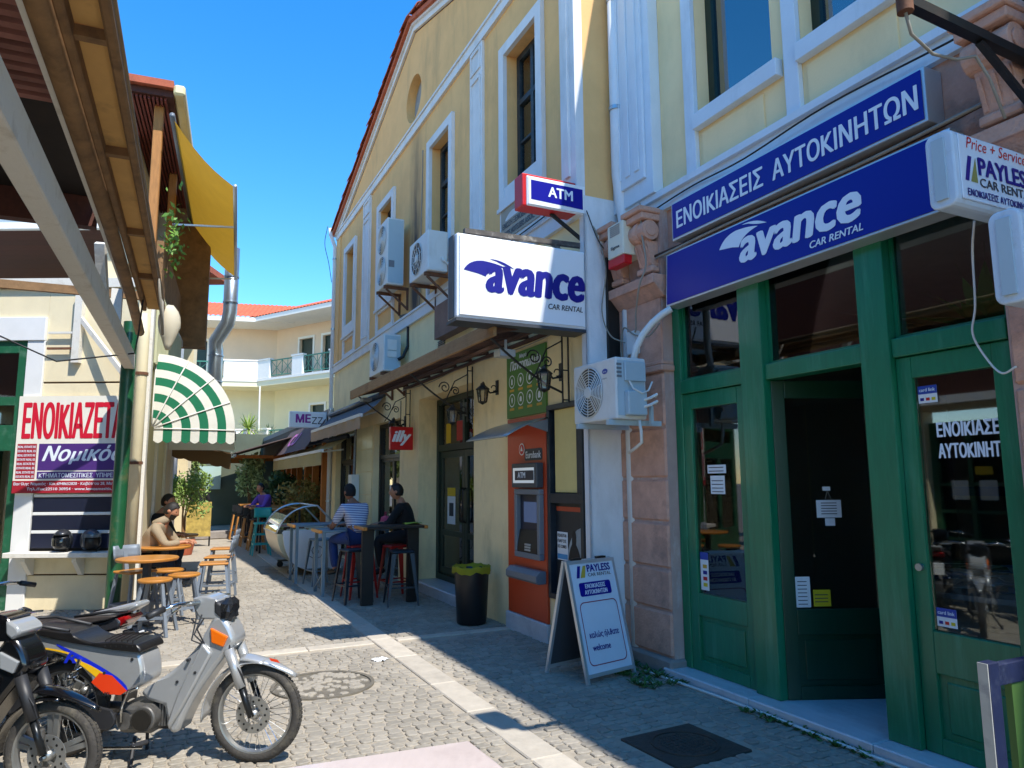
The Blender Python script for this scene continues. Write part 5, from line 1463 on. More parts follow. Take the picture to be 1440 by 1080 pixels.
# ------------------------------------------------------------------ taller house along the street with the yellow awning
th = thing('street_house', 'tall narrow house at left with timber posts, cream gutter and upper balcony', 'building', FL.m)
MB().box(1.6, 6.0, .55, .9, 4.5, 7.34).build('upper_wall', M_lcream, th)
MB().box(.2, 6.2, -.10, 1.0, 7.35, 7.45).build('soffit', M_brownboard, th)
for k in range(10): MB().box(.25, 6.1, .0 + k * .055, .03 + k * .055, 7.30, 7.345).build('soffit_slat', M_redslat, th)
MB().box(.1, 6.2, -.26, -.101, 7.36, 7.52, c=.03).build('gutter', mat('cream_gutter', '#d9cfa0', .6, var=.06), th)
MB().box(.1, 6.2, -.1, 1.1, 7.452, 7.56).build('roof', M_tile, th)
for s_ in (.45, 3.0, 5.6): MB().box(s_, s_ + .13, .05, .18, 4.5, 7.34, c=.01).build('timber_post', mat('orange_timber', '#a5713c', .8, var=.2, vscale=6, stretch=(6, 6, 1)), th)
MB().box(.9, 4.6, -.02, .08, 4.5, 5.35).build('balcony_parapet', M_oldbeam, th)
rb = MB()
for k in range(34): rb.box(.25 + k * .125, .31 + k * .125, -.08, -.045, 3.35, 4.42)
rb.build('ribbed_cladding', mat('ribbed_cream', '#b9b893', .6, var=.08), th)
struct(th.children[-1], 'stuff')
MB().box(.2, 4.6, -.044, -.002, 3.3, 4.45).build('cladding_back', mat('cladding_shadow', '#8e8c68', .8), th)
MB().box(4.75, 5.05, -.5, .2, 4.4, 7.3).build('end_post', M_oldbeam, th)
MB().box(5.2, 9.0, .2, .8, 0, 7.4).build('rear_wall', M_white, th)
MB().box(9.0, 14.0, .7, 1.4, 0, 7.0).build('rear_wall', M_lcream, th)
MB().box(5.4, 5.9, -.1, .6, 7.6, 8.3).build('chimney', M_white, th)
# yellow drop awning
t = thing('yellow_awning', 'faded yellow canvas awning hanging out from the upper floor at left', 'awning', FL.m)
M_ycanvas = cloth_mat('yellow_canvas', '#b98f2c', .35, .12)
aw = MB()
aw.grid(lambda u, v: (.25 + 5.1 * u, -.12 - .88 * v, 7.02 - .92 * v - .10 * math.sin(math.pi * v)), 10, 6)
aw.build('canvas', M_ycanvas, t, smooth=True)
MB().tube([(.15, -1.01, 6.08), (5.45, -1.01, 6.08)], .03, 8).build('front_bar', M_alu, t, smooth=True)
MB().tube([(.15, -.10, 7.05), (5.45, -.10, 7.05)], .04, 8).build('roller', M_grey, t, smooth=True)
for s_ in (2.0, 5.4): MB().bar((s_, -.02, 6.0), (s_, -1.0, 6.07), .03, .03).build('arm', M_alu, t)
# climbing plant on the balcony
M_leafg = mat('climber_leaf', '#6f9a3a', .6, var=.2, rnd=.2)
cl = MB(); r5 = random.Random(31)
def leafquad(mb, p, size, r):
    a = Vector((r.uniform(-1, 1), r.uniform(-1, 1), r.uniform(-.4, 1))).normalized(); b = a.orthogonal().normalized(); c_ = a.cross(b)
    th_ = r.uniform(0, 6.28); b, c_ = b * math.cos(th_) + c_ * math.sin(th_), c_ * math.cos(th_) - b * math.sin(th_)
    mb.add([p - b * size, p + c_ * size * .45, p + b * size, p - c_ * size * .45], [(0, 1, 2, 3)])
for k in range(160):
    leafquad(cl, Vector((r5.gauss(1.1, .3), r5.gauss(-.12, .07), r5.gauss(5.5, .28))), r5.uniform(.03, .07), r5)
t = thing('climbing_plant', 'small bright green plant hanging over the upper balcony at left', 'plant', FL.m)
cl.build('leaves', M_leafg, t, fix=False)
MB().tube([(1.1, -.06, 4.9), (1.05, -.1, 5.3), (1.15, -.12, 5.8)], .01, 5).build('stem', M_oldbeam, t)
# steel flue
t = thing('steel_flue', 'shiny galvanised flue pipe with an elbow rising beside the left house', 'duct', FL.at(6.2, -.55, 0))
MB().tube([(.3, -.10, 2.6), (.3, -.1, 4.62), (.26, -.08, 4.85), (.05, -.32, 5.25), (.02, -.36, 5.5), (.0, -.36, 7.0)], .155, 18).build('flue', M_steel, t, smooth=True)
for z in (3.2, 3.9, 4.5): MB().lathe([(.156, z), (.168, z + .01), (.168, z + .04), (.156, z + .05)], 18, Matrix.Translation((.3, -.1, 0))).build('joint_ring', M_steel, t)
for z in (5.7, 6.3): MB().lathe([(.156, z), (.168, z + .01), (.168, z + .04), (.156, z + .05)], 18, Matrix.Translation((.0, -.36, 0))).build('joint_ring', M_steel, t)

# striped dome awning over the cafe door
t = thing('dome_awning', 'green and white striped dome awning over the left cafe door', 'awning', FL.at(.35, -.06, 2.42))
M_agreen = cloth_mat('awning_green', '#16734d', .3); M_awhite = cloth_mat('awning_white', '#e6e2d2', .3)
NR, NS, RO, LN = 9, 16, 1.10, 2.9
aw = MB()
def cap_pt(r, a):
    # end panel bulges a little towards the viewer
    return (-.10 * (1 - (r / RO) ** 2) * .0 - .0 + .55 * (r / RO) ** 6 * .0, -r * math.cos(a), r * math.sin(a))
for i in range(NR):
    r0, r1 = RO * (i + .25) / (NR + .25), RO * (i + 1.25) / (NR + .25)
    aw.cur = 0 if i % 2 == 0 else 1
    for k in range(NS):
        a0, a1_ = RAD(90 * k / NS), RAD(90 * (k + 1) / NS)
        bul = lambda r: .16 * (r / RO) ** 2.2
        P = lambda r, a: (bul(r) - .0, -r * math.cos(a), r * math.sin(a))
        aw.add([P(r0, a0), P(r1, a0), P(r1, a1_), P(r0, a1_)], [(0, 1, 2, 3)])
    # scalloped valance under each stripe
    for q in range(4):
        u0, u1 = q / 4, (q + 1) / 4
        f_ = lambda u: r0 + (r1 - r0) * u
        d_ = lambda u: -.17 - .035 * math.sin(math.pi * u)
        b0, b1 = f_(u0), f_(u1)
        aw.add([(bul(b0), -b0, 0), (bul(b1), -b1, 0), (bul(b1), -b1, d_(u1)), (bul(b0), -b0, d_(u0))], [(0, 1, 2, 3)])
# barrel front with stripes across
nst = 16
for j in range(nst):
    aw.cur = j % 2
    x0, x1 = .16 + (LN - .16) * j / nst, .16 + (LN - .16) * (j + 1) / nst
    for k in range(NS):
        a0, a1_ = RAD(90 * k / NS), RAD(90 * (k + 1) / NS)
        P = lambda x, a: (x, -RO * math.cos(a), RO * math.sin(a))
        aw.add([P(x0, a0), P(x1, a0), P(x1, a1_), P(x0, a1_)], [(0, 1, 2, 3)])
    aw.add([(x0, -RO, 0), (x1, -RO, 0), (x1, -RO, -.16), ((x0 + x1) / 2, -RO, -.2), (x0, -RO, -.16)], [(0, 1, 2, 3, 4)])
aw.build('canvas', [M_awhite, M_agreen], t)
for k in range(5):
    a = RAD(90 * k / 4)
    MB().tube([(.0 + .16 * u ** 2.2 - .012, -RO * u * math.cos(a), RO * u * math.sin(a)) for u in (.03, .25, .5, .75, 1.0)], .010, 6).build('rib', M_oldwhite, t, smooth=True)
MB().tube([(.16, -RO, 0), (LN, -RO, 0)], .014, 6).build('front_bar', M_alu, t)
far_cap = MB()
for k in range(NS):
    a0, a1_ = RAD(90 * k / NS), RAD(90 * (k + 1) / NS)
    far_cap.add([(LN, 0, 0), (LN, -RO * math.cos(a0), RO * math.sin(a0)), (LN, -RO * math.cos(a1_), RO * math.sin(a1_))], [(0, 1, 2)])
far_cap.add([(LN, 0, 0), (LN, -RO, 0), (LN, -RO, -.18), (LN, 0, -.18)], [(0, 1, 2, 3)])
far_cap.build('far_panel', M_awhite, t)

# ------------------------------------------------------------------ house across the street, mirrored in the shop glass
oh = thing('opposite_house', 'cream house with green doors beyond the left picture edge', 'building', FP.m)
holed(-9, 9.4, 0, 6.2, [(-7.5, -6.0, 0, 2.7), (-4.6, -3.2, 0, 2.7), (-1.6, -.2, 0, 2.7), (1.4, 2.8, 0, 2.7), (4.0, 5.4, 0, 2.9), (6.8, 8.2, 0, 2.9)], 4.7, -.3).build('wall', M_lcream, oh)
for a, b in ((-7.5, -6.0), (-4.6, -3.2), (-1.6, -.2), (1.4, 2.8), (4.0, 5.4), (6.8, 8.2)):
    f = MB(); frame_box(f, a, b, 0.01, 2.69, .12, 4.85, 4.95)
    for q in range(1, 4): f.box(a + .12, b - .12, 4.86, 4.94, .5 * q, .5 * q + .06)
    f.box((a + b) / 2 - .04, (a + b) / 2 + .04, 4.86, 4.94, .12, 2.57); f.build('door', M_lgreen, oh)
    MB().box(a, b, 5.0, 5.02, 0, 2.7).build('pane', mat('dark_pane', '#14181a', .1), oh)
for s_ in (-8.4, -5.4, -2.5, .5, 3.2, 5.9): MB().box(s_, s_ + .35, 4.58, 4.699, 0, 6.2).build('pilaster', M_white, oh)

for s_ in (4.25, 4.75, 7.1, 7.5):
    MB().box(s_, s_ + .3, 4.84, 4.848, 1.25, 1.6).build('notice', M_paper, oh)
MB().box(4.3, 4.6, 4.83, 4.838, 1.7, 1.85).build('notice', M_sticker_y, oh)
for z in (.5, 1.0, 1.5, 2.0, 2.5, 3.0, 3.5): MB().box(5.42, 5.88, 4.69, 4.6995, z, z + .02).build('board_gap', M_brown, oh)
# brown awning further along the left cafe
t = thing('brown_awning', 'shaded brown awning hanging low behind the striped dome awning', 'awning', FL.m)
aw = MB(); aw.grid(lambda u, v: (3.4 + 1.2 * u, -.1 - 1.0 * v, 2.42 - .22 * v), 4, 4)
aw.grid(lambda u, v: (3.4, -.1 - 1.0 * u, 2.42 - .22 * u - .28 * v - .03 * abs(math.sin(u * 15))), 30, 2)
aw.build('canvas', cloth_mat('brown_canvas', '#6a5236', .25), t)
MB().tube([(3.4, -1.1, 2.2), (4.6, -1.1, 2.2)], .02, 6).build('front_bar', M_alu, t)

MB().box(-9, 9.4, 4.50, 4.575, 3.15, 6.2).build('added_dark_storey', M_brownboard, oh)  # dark upper front added so the shop glass reflects something dark
MB().box(-9, 9.4, 4.40, 4.578, 3.0, 3.148).build('fascia', M_white, oh)
# ================================================================== arcaded building closing the street
M_farwall = mat('pinkish_plaster', '#e2c9ae', .9, var=.05, vscale=1)
M_farcream = mat('far_cream_plaster', '#e6dcb8', .9, var=.05, vscale=1)
M_farwhite = mat('far_white', '#e8e4da', .8, var=.04)
M_rail = mat('green_rail', '#3f7f68', .5)
M_fartile = mat('orange_roof_tile', '#c2603c', .85, var=.2, vscale=3, dirt='#8a3f28', dirt_amt=.5, dscale=1.5)
fb = thing('balcony_building', 'pale building closing the street with green balcony rails and orange tiled roof', 'building')
def wing(P0, P1, doors1, doors2, bays, dz=0.):
    """a wing whose balcony edge runs from P0 to P1 (world x,y); local x along it, y backwards"""
    d = Vector((P1[0] - P0[0], P1[1] - P0[1], 0)); L = d.length; d.normalize()
    b = Vector((-d.y, d.x, 0))
    M = Matrix(((d.x, b.x, 0, P0[0]), (d.y, b.y, 0, P0[1]), (0, 0, 1, dz), (0, 0, 0, 1)))
    def put(mb, nm, m, **k):
        o = mb.build(nm, m, fb, **k); o.matrix_world = M; return o
    for z0, doors, mw in ((3.35, doors1, M_farcream), (6.95, doors2, M_farwall)):
        put(MB().box(-1.7, L + 1.7, -.12, 2.2, z0 - .38, z0 - .12), 'balcony_slab', M_farcream)
        put(MB().box(-1.7, L + 1.7, -.16, .10, z0 - .119, z0), 'slab_edge', M_farwhite)
        holes = [(a, a + 1.05, z0 + .001, z0 + 2.25) for a in doors]
        put(holed(-1.7, L + 1.7, z0, z0 + 3.25, holes, 1.6, -.2), 'upper_wall', mw)
        for a in doors:
            f = MB(); frame_box(f, a - .12, a + 1.17, z0, z0 + 2.38, .12, 1.55, 1.59); put(f, 'door_surround', M_farwhite)
            dd = put(MB().box(a, a + 1.05, 1.74, 1.78, z0, z0 + 2.25), 'door', M_dkgreen)
        for kind, x0, x1 in bays:
            if kind == 'p':
                put(MB().box(x0, x1, -.14, .06, z0 + .001, z0 + .95, c=.02), 'parapet_pier', M_farwhite)
                put(MB().box(x0 - .03, x1 + .03, -.17, .09, z0 + .951, z0 + 1.03), 'pier_cap', M_farwhite)
            else:
                r_ = MB()
                r_.box(x0, x1, -.05, -.01, z0 + .87, z0 + .93); r_.box(x0, x1, -.045, -.015, z0 + .10, z0 + .14)
                n = max(1, round((x1 - x0) / .75)); w = (x1 - x0) / n
                for k in range(n):
                    a, c = x0 + k * w, x0 + (k + 1) * w
                    r_.bar((a, -.03, z0 + .14), (c, -.03, z0 + .87), .02, .02); r_.bar((a, -.031, z0 + .87), (c, -.031, z0 + .14), .02, .02)
                    r_.bar((a, -.03, z0 + .1), (a, -.03, z0 + .9), .03, .03); r_.bar((a + w / 2, -.03, z0 + .1), (a + w / 2, -.03, z0 + .9), .02, .02)
                put(r_, 'railing', M_rail)
    put(MB().box(-1.7, L + 1.7, -.45, 2.0, 9.95, 10.08), 'soffit', M_farwhite)
    put(MB().box(-1.7, L + 1.7, -.52, -.45, 9.93, 10.16), 'gutter', M_farwhite)
    n = int((L + 3.4) / .24)
    rows = 12
    put(MB().grid(lambda u, v: (-1.7 + (L + 3.4) * u, -.55 + 4.4 * v, 10.12 + 1.75 * v + .05 * abs(math.sin(u * n * math.pi)) + .035 * (1 - (v * rows) % 1 if v < 1 else 0)), n * 6, rows * 2), 'tiled_roof', M_fartile)
    # ground floor piers and dark shops
    for k in range(int(L / 3.2) + 1):
        put(MB().box(k * 3.2, k * 3.2 + .4, .1, .5, 0, 2.97), 'ground_pier', M_farcream)
    put(MB().box(-1.7, L + 1.7, 2.0, 2.1, 0, 3.0), 'shop_wall', mat('shop_wall_dark', '#6b6255', .9, var=.3, vscale=1))
    for k in range(int(L / 2.6)):
        put(MB().box(.4 + k * 2.6, 2.0 + k * 2.6, 1.96, 1.995, .3, 2.5), 'shop_glass', mat('far_shop_glass', '#1f2a2b', .1))
wing((-17.9, 35.6), (-13.2, 36.7), [1.2], [.9], [('r', .0, 3.1), ('p', 3.1, 4.9)])
wing((-13.2, 36.7), (-4.5, 31.0), [2.2, 5.6], [1.2, 3.0, 6.2], [('p', .0, 1.0), ('r', 1.0, 2.7), ('p', 2.7, 3.5), ('r', 3.5, 5.4), ('p', 5.4, 6.2), ('r', 6.2, 8.5)], .015)
o = MB().tube([(-12.9, 36.2, 3.0), (-12.95, 36.2, 6.55)], .04, 8).build('standpipe', M_farwhite, fb)
# yucca on the first balcony
M_yucca = mat('yucca_leaf', '#8ba348', .5, var=.15)
def spiky(name, label, P, R, n, m, pot=.3):
    t = thing(name, label, 'plant', Matrix.Translation(P))
    MB().lathe([(0, 0), (pot * .7, 0), (pot, pot * 1.2), (pot * .85, pot * 1.2), (0, pot * 1.1)], 14).build('pot', M_tile, t)
    MB().tube([(0, 0, pot), (.02, 0, pot + R * .7)], .05, 7).build('stem', M_oldbeam, t)
    r = random.Random(len(label)); mb = MB()
    for k in range(n):
        a = r.uniform(0, 6.28); el = r.uniform(-.5, 1.4); L = R * r.uniform(.75, 1.1)
        d = Vector((math.cos(a) * math.cos(el), math.sin(a) * math.cos(el), math.sin(el))); sd2 = d.cross(Vector((0, 0, 1)) if abs(d.z) < .95 else Vector((1, 0, 0))).normalized() * R * .045
        b = Vector((0, 0, pot + R * .7)); dr_ = Vector((0, 0, -R * .22 * (1 - max(0, d.z))))
        mb.add([b - sd2 * .5, b + d * L * .5 - sd2, b + d * L + dr_, b + d * L * .5 + sd2, b + sd2 * .5], [(0, 1, 2, 3, 4)])
    mb.build('leaves', m, t, fix=False)
    return t
spiky('yucca_plant', 'bright yucca on the first floor balcony at the end of the street', (-13.35, 35.9, 3.36), .95, 60, M_yucca)
spiky('balcony_shrub', 'dark green shrub beside the yucca on the far balcony', (-12.4, 36.3, 3.36), .6, 60, mat('dark_shrub', '#3c5a2c', .6))
t = thing('balcony_sign', 'small white vertical sign on the first balcony rail beside the striped awning', 'sign', world_at(-14.45, 35.95, 3.4, 13))
MB().box(-.14, .14, -.03, 0, 0, .95).build('panel', M_farwhite, t)
text('lettering', 'S\na\nn', M_lettgrey, t, face_south(-.07, -.031, .1), height=.75, bold=.02)
# white awning on the far ground floor
t = thing('white_awning', 'white awning over the far shops at the end of the street', 'awning', world_at(-14.2, 30.5, 0, 8))
MB().grid(lambda u, v: (-1.9 + 4.6 * u, 3.2 - 3.6 * v, 3.15 - .75 * v), 6, 4).build('canvas', cloth_mat('white_canvas', '#d9cbb8', .35), t)
MB().box(-1.9, 2.7, -.44, -.36, 2.30, 2.42).build('front_bar', M_farwhite, t)
for x in (-1.8, 2.6): MB().box(x, x + .06, -.4, -.34, 0, 2.3).build('leg', M_alu, t)

# ------------------------------------------------------------------ cafe row beyond the ochre building
M_timber = mat('orange_timber_post', '#b06a2a', .7, var=.2, vscale=6, stretch=(6, 6, 1))
M_shopdark = mat('cafe_inside', '#2d2a26', .9, var=.4, vscale=1.3)
cr_ = thing('cafe_row', 'low row of cafes with timber posts and dark glass beyond the ochre building', 'building', FR.m)
MB().box(10.95, 24, -.9, -.8, 0, 3.3).build('back_wall', M_shopdark, cr_)
MB().box(10.95, 24, -3, .05, 3.3, 3.45).build('flat_roof', M_grime, cr_)
MB().box(10.95, 24, -.02, .04, 2.6, 3.3).build('fascia', mat('brown_fascia', '#4b3a2c', .8, var=.2), cr_)
for s_ in (11.0, 12.2, 13.3, 14.6, 15.6, 16.6, 18, 19.4): MB().box(s_, s_ + .16, .05, .2, 0, 2.6).build('timber_post', M_timber, cr_)
for k in range(5): MB().box(11.2 + k * 1.8, 12.7 + k * 1.8, -.5, -.47, .4, 2.4).build('pane', M_glass, cr_)
MB().box(10.95, 11.0, -.8, .05, 0, 3.3).build('end_pier', M_white, cr_)
MB().box(24, 24.5, -2, 3.2, 0, 3.6).build('end_wall', mat('dim_green_wall', '#59604f', .9, var=.2, vscale=1), cr_)
MB().box(23.93, 23.99, 1.6, 2.4, 1.4, 2.3).build('end_window', mat('sky_pane', '#a9c0b4', .2), cr_)
t = thing('tiled_lean_to', 'dark tiled lean-to roof edge above the far cafe tables', 'roof', FR.m)
MB().grid(lambda u, v: (15.5 + 8 * u, .05 + 1.75 * v, 3.05 - .55 * v + .03 * abs(math.sin(u * 34 * math.pi))), 136, 4).build('tiles', mat('dark_tile', '#4a3a30', .85, var=.3, vscale=4), t)
MB().box(15.5, 23.5, 1.78, 1.84, 2.40, 2.47).build('gutter', M_dgrey, t)
for s_ in (17.0, 20.0, 23.2): MB().bar((s_, .06, 2.45), (s_, 1.7, 2.45), .08, .1).build('rafter', M_timber, t)

# storefronts inside the ochre building's two ground-floor openings
M_blackframe = mat('black_aluminium', '#101214', .4, var=.05)
def front(label, x0, x1, parts, z1=2.745):
    t = thing('storefront', label, 'shop front', FR.m)
    f = MB(); frame_box(f, x0 + .002, x1 - .002, .0, z1, .07, -.22, -.12); f.build('outer_frame', M_blackframe, t)
    MB().box(x0 + .07, x1 - .07, -.21, -.13, 2.08, 2.15).build('transom', M_blackframe, t)
    w = (x1 - x0 - .14) / parts
    for k in range(parts):
        a, b = x0 + .07 + k * w, x0 + .07 + (k + 1) * w
        f = MB(); frame_box(f, a + .005, b - .005, .075, 2.075, .05, -.20, -.15); lf = f.build('leaf', M_blackframe, t)
        MB().box(a + .055, b - .055, -.178, -.172, .125, 2.025).build('pane', M_glass, lf)
        MB().box(a + .01, b - .01, -.178, -.172, 2.15, z1 - .07).build('pane', M_glass, t)
    MB().box(x0 - .2, x1 + .2, -1.6, -1.58, 0, 3).build('room_back', M_shopdark, t)
front('black framed cafe door beneath the red cafe sign', 5.35, 7.1, 2)
front('dark glazed cafe front under the beige awning', 8.45, 10.45, 3)
# tiled pier with service box
for i in range(6):
    for j in range(3):
        MB().box(7.15 + j * .42, 7.56 + j * .42, .001, .012, .05 + i * .45, .49 + i * .45, c=.003).build('wall_tile', mat('cream_tile', '#d9cf9f', .4, rnd=.04) if i == j == 0 else bpy.data.materials['cream_tile'], yb)
t = thing('meter_box', 'pale grey meter box on the wall beside the cafe', 'meter box', FR.at(8.1, .013, 1.25))
MB().box(0, .3, 0, .16, 0, .55).build('box', M_acw, t, bevel=.01)
MB().tube([(.15, .08, .55), (.15, .06, 1.5)], .025, 7).build('conduit', M_grey, t)
# awnings
def awning(label, s0, s1, nb, zb, nf, zf, val, m, mv):
    t = thing('cafe_awning', label, 'awning', FR.m)
    MB().grid(lambda u, v: (s0 + (s1 - s0) * u, nb + (nf - nb) * v, zb + (zf - zb) * v - .04 * math.sin(math.pi * v)), 8, 5).build('canvas', m, t, smooth=True)
    MB().grid(lambda u, v: (s0 + (s1 - s0) * u, nf + .02 + .02 * math.sin(u * 40), zf - .03 - val * v), 60, 2).build('valance', mv, t, smooth=True)
    MB().box(s0 - .02, s1 + .02, nf - .02, nf + .035, zf - .03, zf + .03).build('front_bar', M_farwhite, t)
    MB().tube([(s0, nb + .04, zb + .02), (s1, nb + .04, zb + .02)], .06, 8).build('roller', M_dgrey, t, smooth=True)
    for s_ in (s0 + .5, s1 - .5): MB().bar((s_, nb, zb - .25), (s_, nf, zf - .02), .035, .035).build('arm', M_alu, t)
M_acgreycl = cloth_mat('grey_canvas', '#5f6670', .15); M_beigecl = cloth_mat('beige_canvas', '#cbb095', .35); M_yelcl = cloth_mat('pale_yellow_canvas', '#cdbb84', .35); M_mauvecl = cloth_mat('mauve_canvas', '#6a5a5e', .2)
awning('grey cafe awning with pinkish beige valance on the ochre building', 6.25, 11.0, .02, 3.24, .46, 2.86, .22, M_acgreycl, M_beigecl)
awning('low cafe awning with pale yellow valance beyond the grey awning', 8.9, 16.2, .06, 2.62, .62, 2.32, .28, M_yelcl, M_yelcl)
t = thing('cafe_banner', 'mauve translucent banner with pink letters above the low awning', 'banner', FR.m)
MB().grid(lambda u, v: (11.2 + 5.5 * u, .10 + .5 * v, 3.2 - .75 * v), 6, 4).build('cloth', M_mauvecl, t)
B_ = Matrix(((-1, 0, 0, 14.8), (0, -.55, .83, .475), (0, .83, .55, 2.66), (0, 0, 0, 1)))
text('lettering', 'CU', mat('pink_print', '#d86ac0', .6), t, B_, height=.40, width=1.2, bold=.05, depth=.02)
# projecting sign with purple letters
t = thing('box_sign', 'white projecting sign with purple hand-drawn letters beyond the grey awning', 'sign', FR.at(11.4, .05, 2.98))
MB().box(0, .16, 0, .90, 0, .40).build('case', M_signwhite, t, bevel=.015)
MB().box(-.005, .002, .02, .88, .02, .38).build('face', M_signwhite, t)
text('lettering', 'ΜΕ', mat('purple_print', '#8a1c8a', .5), t, face_viewer(-.006, .74, .13), width=.34, height=.2, bold=.05)
text('lettering', 'ΖΖ', M_lettgrey, t, face_viewer(-.006, .36, .1), width=.26, height=.17, bold=.01)
MB().bar((.08, -.1, .3), (.08, 0, .3), .04, .04).build('bracket', M_blackmet, t)
# ================================================================== plants in the street
def bush(name, label, M, rx, rz, zc, n, size, m, seed, pot=None, trunk=0.):
    r = random.Random(seed); t = thing(name, label, 'plant', M)
    mb = MB()
    blobs = [(Vector((r.uniform(-.5, .5) * rx, r.uniform(-.5, .5) * rx, zc + r.uniform(-.5, .5) * rz)), r.uniform(.35, .6)) for _ in range(9)]
    for k in range(n):
        c, s_ = r.choice(blobs)
        d = Vector((r.gauss(0, 1), r.gauss(0, 1), r.gauss(0, 1))).normalized() * (r.random() ** .4)
        leafquad(mb, c + Vector((d.x * rx * s_, d.y * rx * s_, d.z * rz * s_)), size * r.uniform(.6, 1.3), r)
    mb.build('foliage', m, t, fix=False)
    st = MB()
    for k in range(5): st.tube([(r.uniform(-.04, .04), r.uniform(-.04, .04), .2 if pot else 0), (r.uniform(-.1, .1) * rx, r.uniform(-.1, .1) * rx, zc * .6), (r.uniform(-.5, .5) * rx, r.uniform(-.5, .5) * rx, zc + .2 * rz)], [.02 + trunk, .015 + trunk * .5, .006], 5)
    st.build('stems', M_oldbeam, t)
    if pot: MB().lathe([(0, 0), (pot * .75, 0), (pot, pot * 1.3), (pot * .88, pot * 1.3), (0, pot * 1.15)], 16).build('pot', M_tile, t)
    return t
M_bush = mat('pale_bush_leaf', '#7f9a4a', .6, var=.25, vscale=3); M_bush2 = mat('dark_bush_leaf', '#35512a', .6, var=.25, vscale=3); M_bush3 = mat('olive_leaf', '#6a7a3c', .6, var=.3, vscale=3)
bush('potted_bush', 'round pale green bush in a pot behind the seated man', FR.at(12.0, 3.15, 0), .62, .62, 1.45, 1700, .05, M_bush, 3, .26)
bush('potted_tree', 'loose leafy shrub above the pale bush at the end of the left wall', FR.at(16.5, 3.3, 0), .8, .7, 2.3, 1000, .09, M_bush3, 4, .3)
bush('potted_tree', 'pale leafy plant beside the timber posts of the far cafe', FR.at(19.0, 1.0, 0), .55, .8, 1.9, 900, .09, mat('silver_leaf', '#9db27a', .6, var=.2), 5, .3)
bush('cafe_shrub', 'dark shrub in front of the timber posts behind the cafe tables', FR.at(15.0, .55, 0), .55, .7, 1.5, 1000, .08, M_bush2, 6, .3)
bush('cafe_shrub', 'brownish olive shrub beside the pale yellow awning', FR.at(12.2, .5, 0), .7, .9, 1.2, 1100, .07, mat('dry_leaf', '#8a7a3c', .7, var=.3, vscale=4), 7, .3)
bush('street_tree', 'broad green tree behind the left wall end', world_at(-13.2, 25, 0), 1.4, 1.0, 2.6, 1800, .15, M_bush2, 8, None, .05)
# ================================================================== cafe furniture
M_orangewood = mat('varnished_pine', '#b5782f', .45, var=.12, vscale=6, stretch=(1, 6, 6), coat=.2)
M_stoolgrey = mat('blue_grey_steel', '#6d818c', .45, .25, var=.1, vscale=8)
M_stoolred = mat('red_steel', '#a81a14', .4, .2, var=.1, vscale=8)
M_stooldark = mat('navy_steel', '#26323c', .4, .3, var=.1, vscale=8)
M_teal = mat('teal_paint', '#1f9a98', .45, var=.06)
M_metalgrey = mat('grey_chair_steel', '#79828c', .5, .2, var=.1, vscale=9)
def metal_stool(label, M, m, H=.74, group='metal bar stools'):
    t = thing('bar_stool', label, 'stool', M, group)
    MB().box(-.155, .155, -.155, .155, H - .035, H, c=.012).build('seat', m, t, bevel=.008)
    for sx in (-1, 1):
        for sy in (-1, 1):
            lg = MB()
            top = [(sx * .15, sy * .15), (sx * .09, sy * .15), (sx * .15, sy * .09)]
            bot = [(sx * .215, sy * .215), (sx * .19, sy * .215), (sx * .215, sy * .19)]
            q = [(sx * .135, sy * .135), (sx * .2, sy * .2)]
            lg.loft([[(x, y, .0) for x, y in bot] , [(x, y, H - .036) for x, y in top]])
            lg.build('leg', m, t)
    for sx, sy, ex, ey in ((-1, -1, 1, -1), (1, -1, 1, 1), (1, 1, -1, 1), (-1, 1, -1, -1)):
        MB().bar((sx * .18, sy * .18, .24), (ex * .18, ey * .18, .24), .012, .02).build('foot_rail', m, t)
    return t
def bar_table(label, M, W, D, H, mleg, slab_leg=False, top=None):
    """top runs along local y (towards the street)"""
    t = thing('bar_table', label, 'table', M)
    MB().box(-D / 2, D / 2, 0, W, H - .035, H, c=.006).build('top', top or M_stooldark, t)
    MB().box(-D / 2 - .004, D / 2 + .004, W + .001, W + .05, H - .045, H + .002, c=.006).build('end_block', M_orangewood, t)
    MB().box(-D / 2 - .004, D / 2 + .004, -.05, -.001, H - .045, H + .002, c=.006).build('end_block', M_orangewood, t)
    if slab_leg:
        MB().box(-.035, .035, W - .16, W, 0, H - .036).build('leg', M_black, t); MB().box(-.035, .035, 0, .16, 0, H - .036).build('leg', M_black, t)
    else:
        for y in (.03, W - .03):
            for x in (-D / 2 + .03, D / 2 - .03): MB().bar((x, y, 0), (x, y, H - .036), .045, .045).build('leg', mleg, t)
            MB().bar((-D / 2 + .03, y, .05), (D / 2 - .03, y, .32), .015, .015).build('brace', mleg, t); MB().bar((-D / 2 + .03, y + .016, .32), (D / 2 - .03, y + .016, .05), .015, .015).build('brace', mleg, t)
    return t
t = bar_table('black bar table with slab legs nearest the dark green door', FR.at(3.18, .38, 0), .80, .55, 1.05, M_black, True, M_black)
t2 = thing('napkin', 'yellow green napkin lying on the black bar table', 'napkin', FR.at(3.25, .45, 1.052))
MB().grid(lambda u, v: (.2 * u - .1, .24 * v - .12, .012 + .012 * math.sin(7 * u + 4 * v)), 6, 6).build('cloth', mat('lime_cloth', '#a5b43a', .8), t2, smooth=True)
bar_table('grey steel bar table with pine end blocks where the man in stripes sits', FR.at(4.45, .52, 0), 1.0, .62, .95, M_stoolgrey, top=M_stoolgrey)
bar_table('grey steel bar table with pine end blocks in front of the ice cream cabinet', FR.at(6.05, .62, 0), 1.02, .62, .95, M_stoolgrey, top=M_stoolgrey)
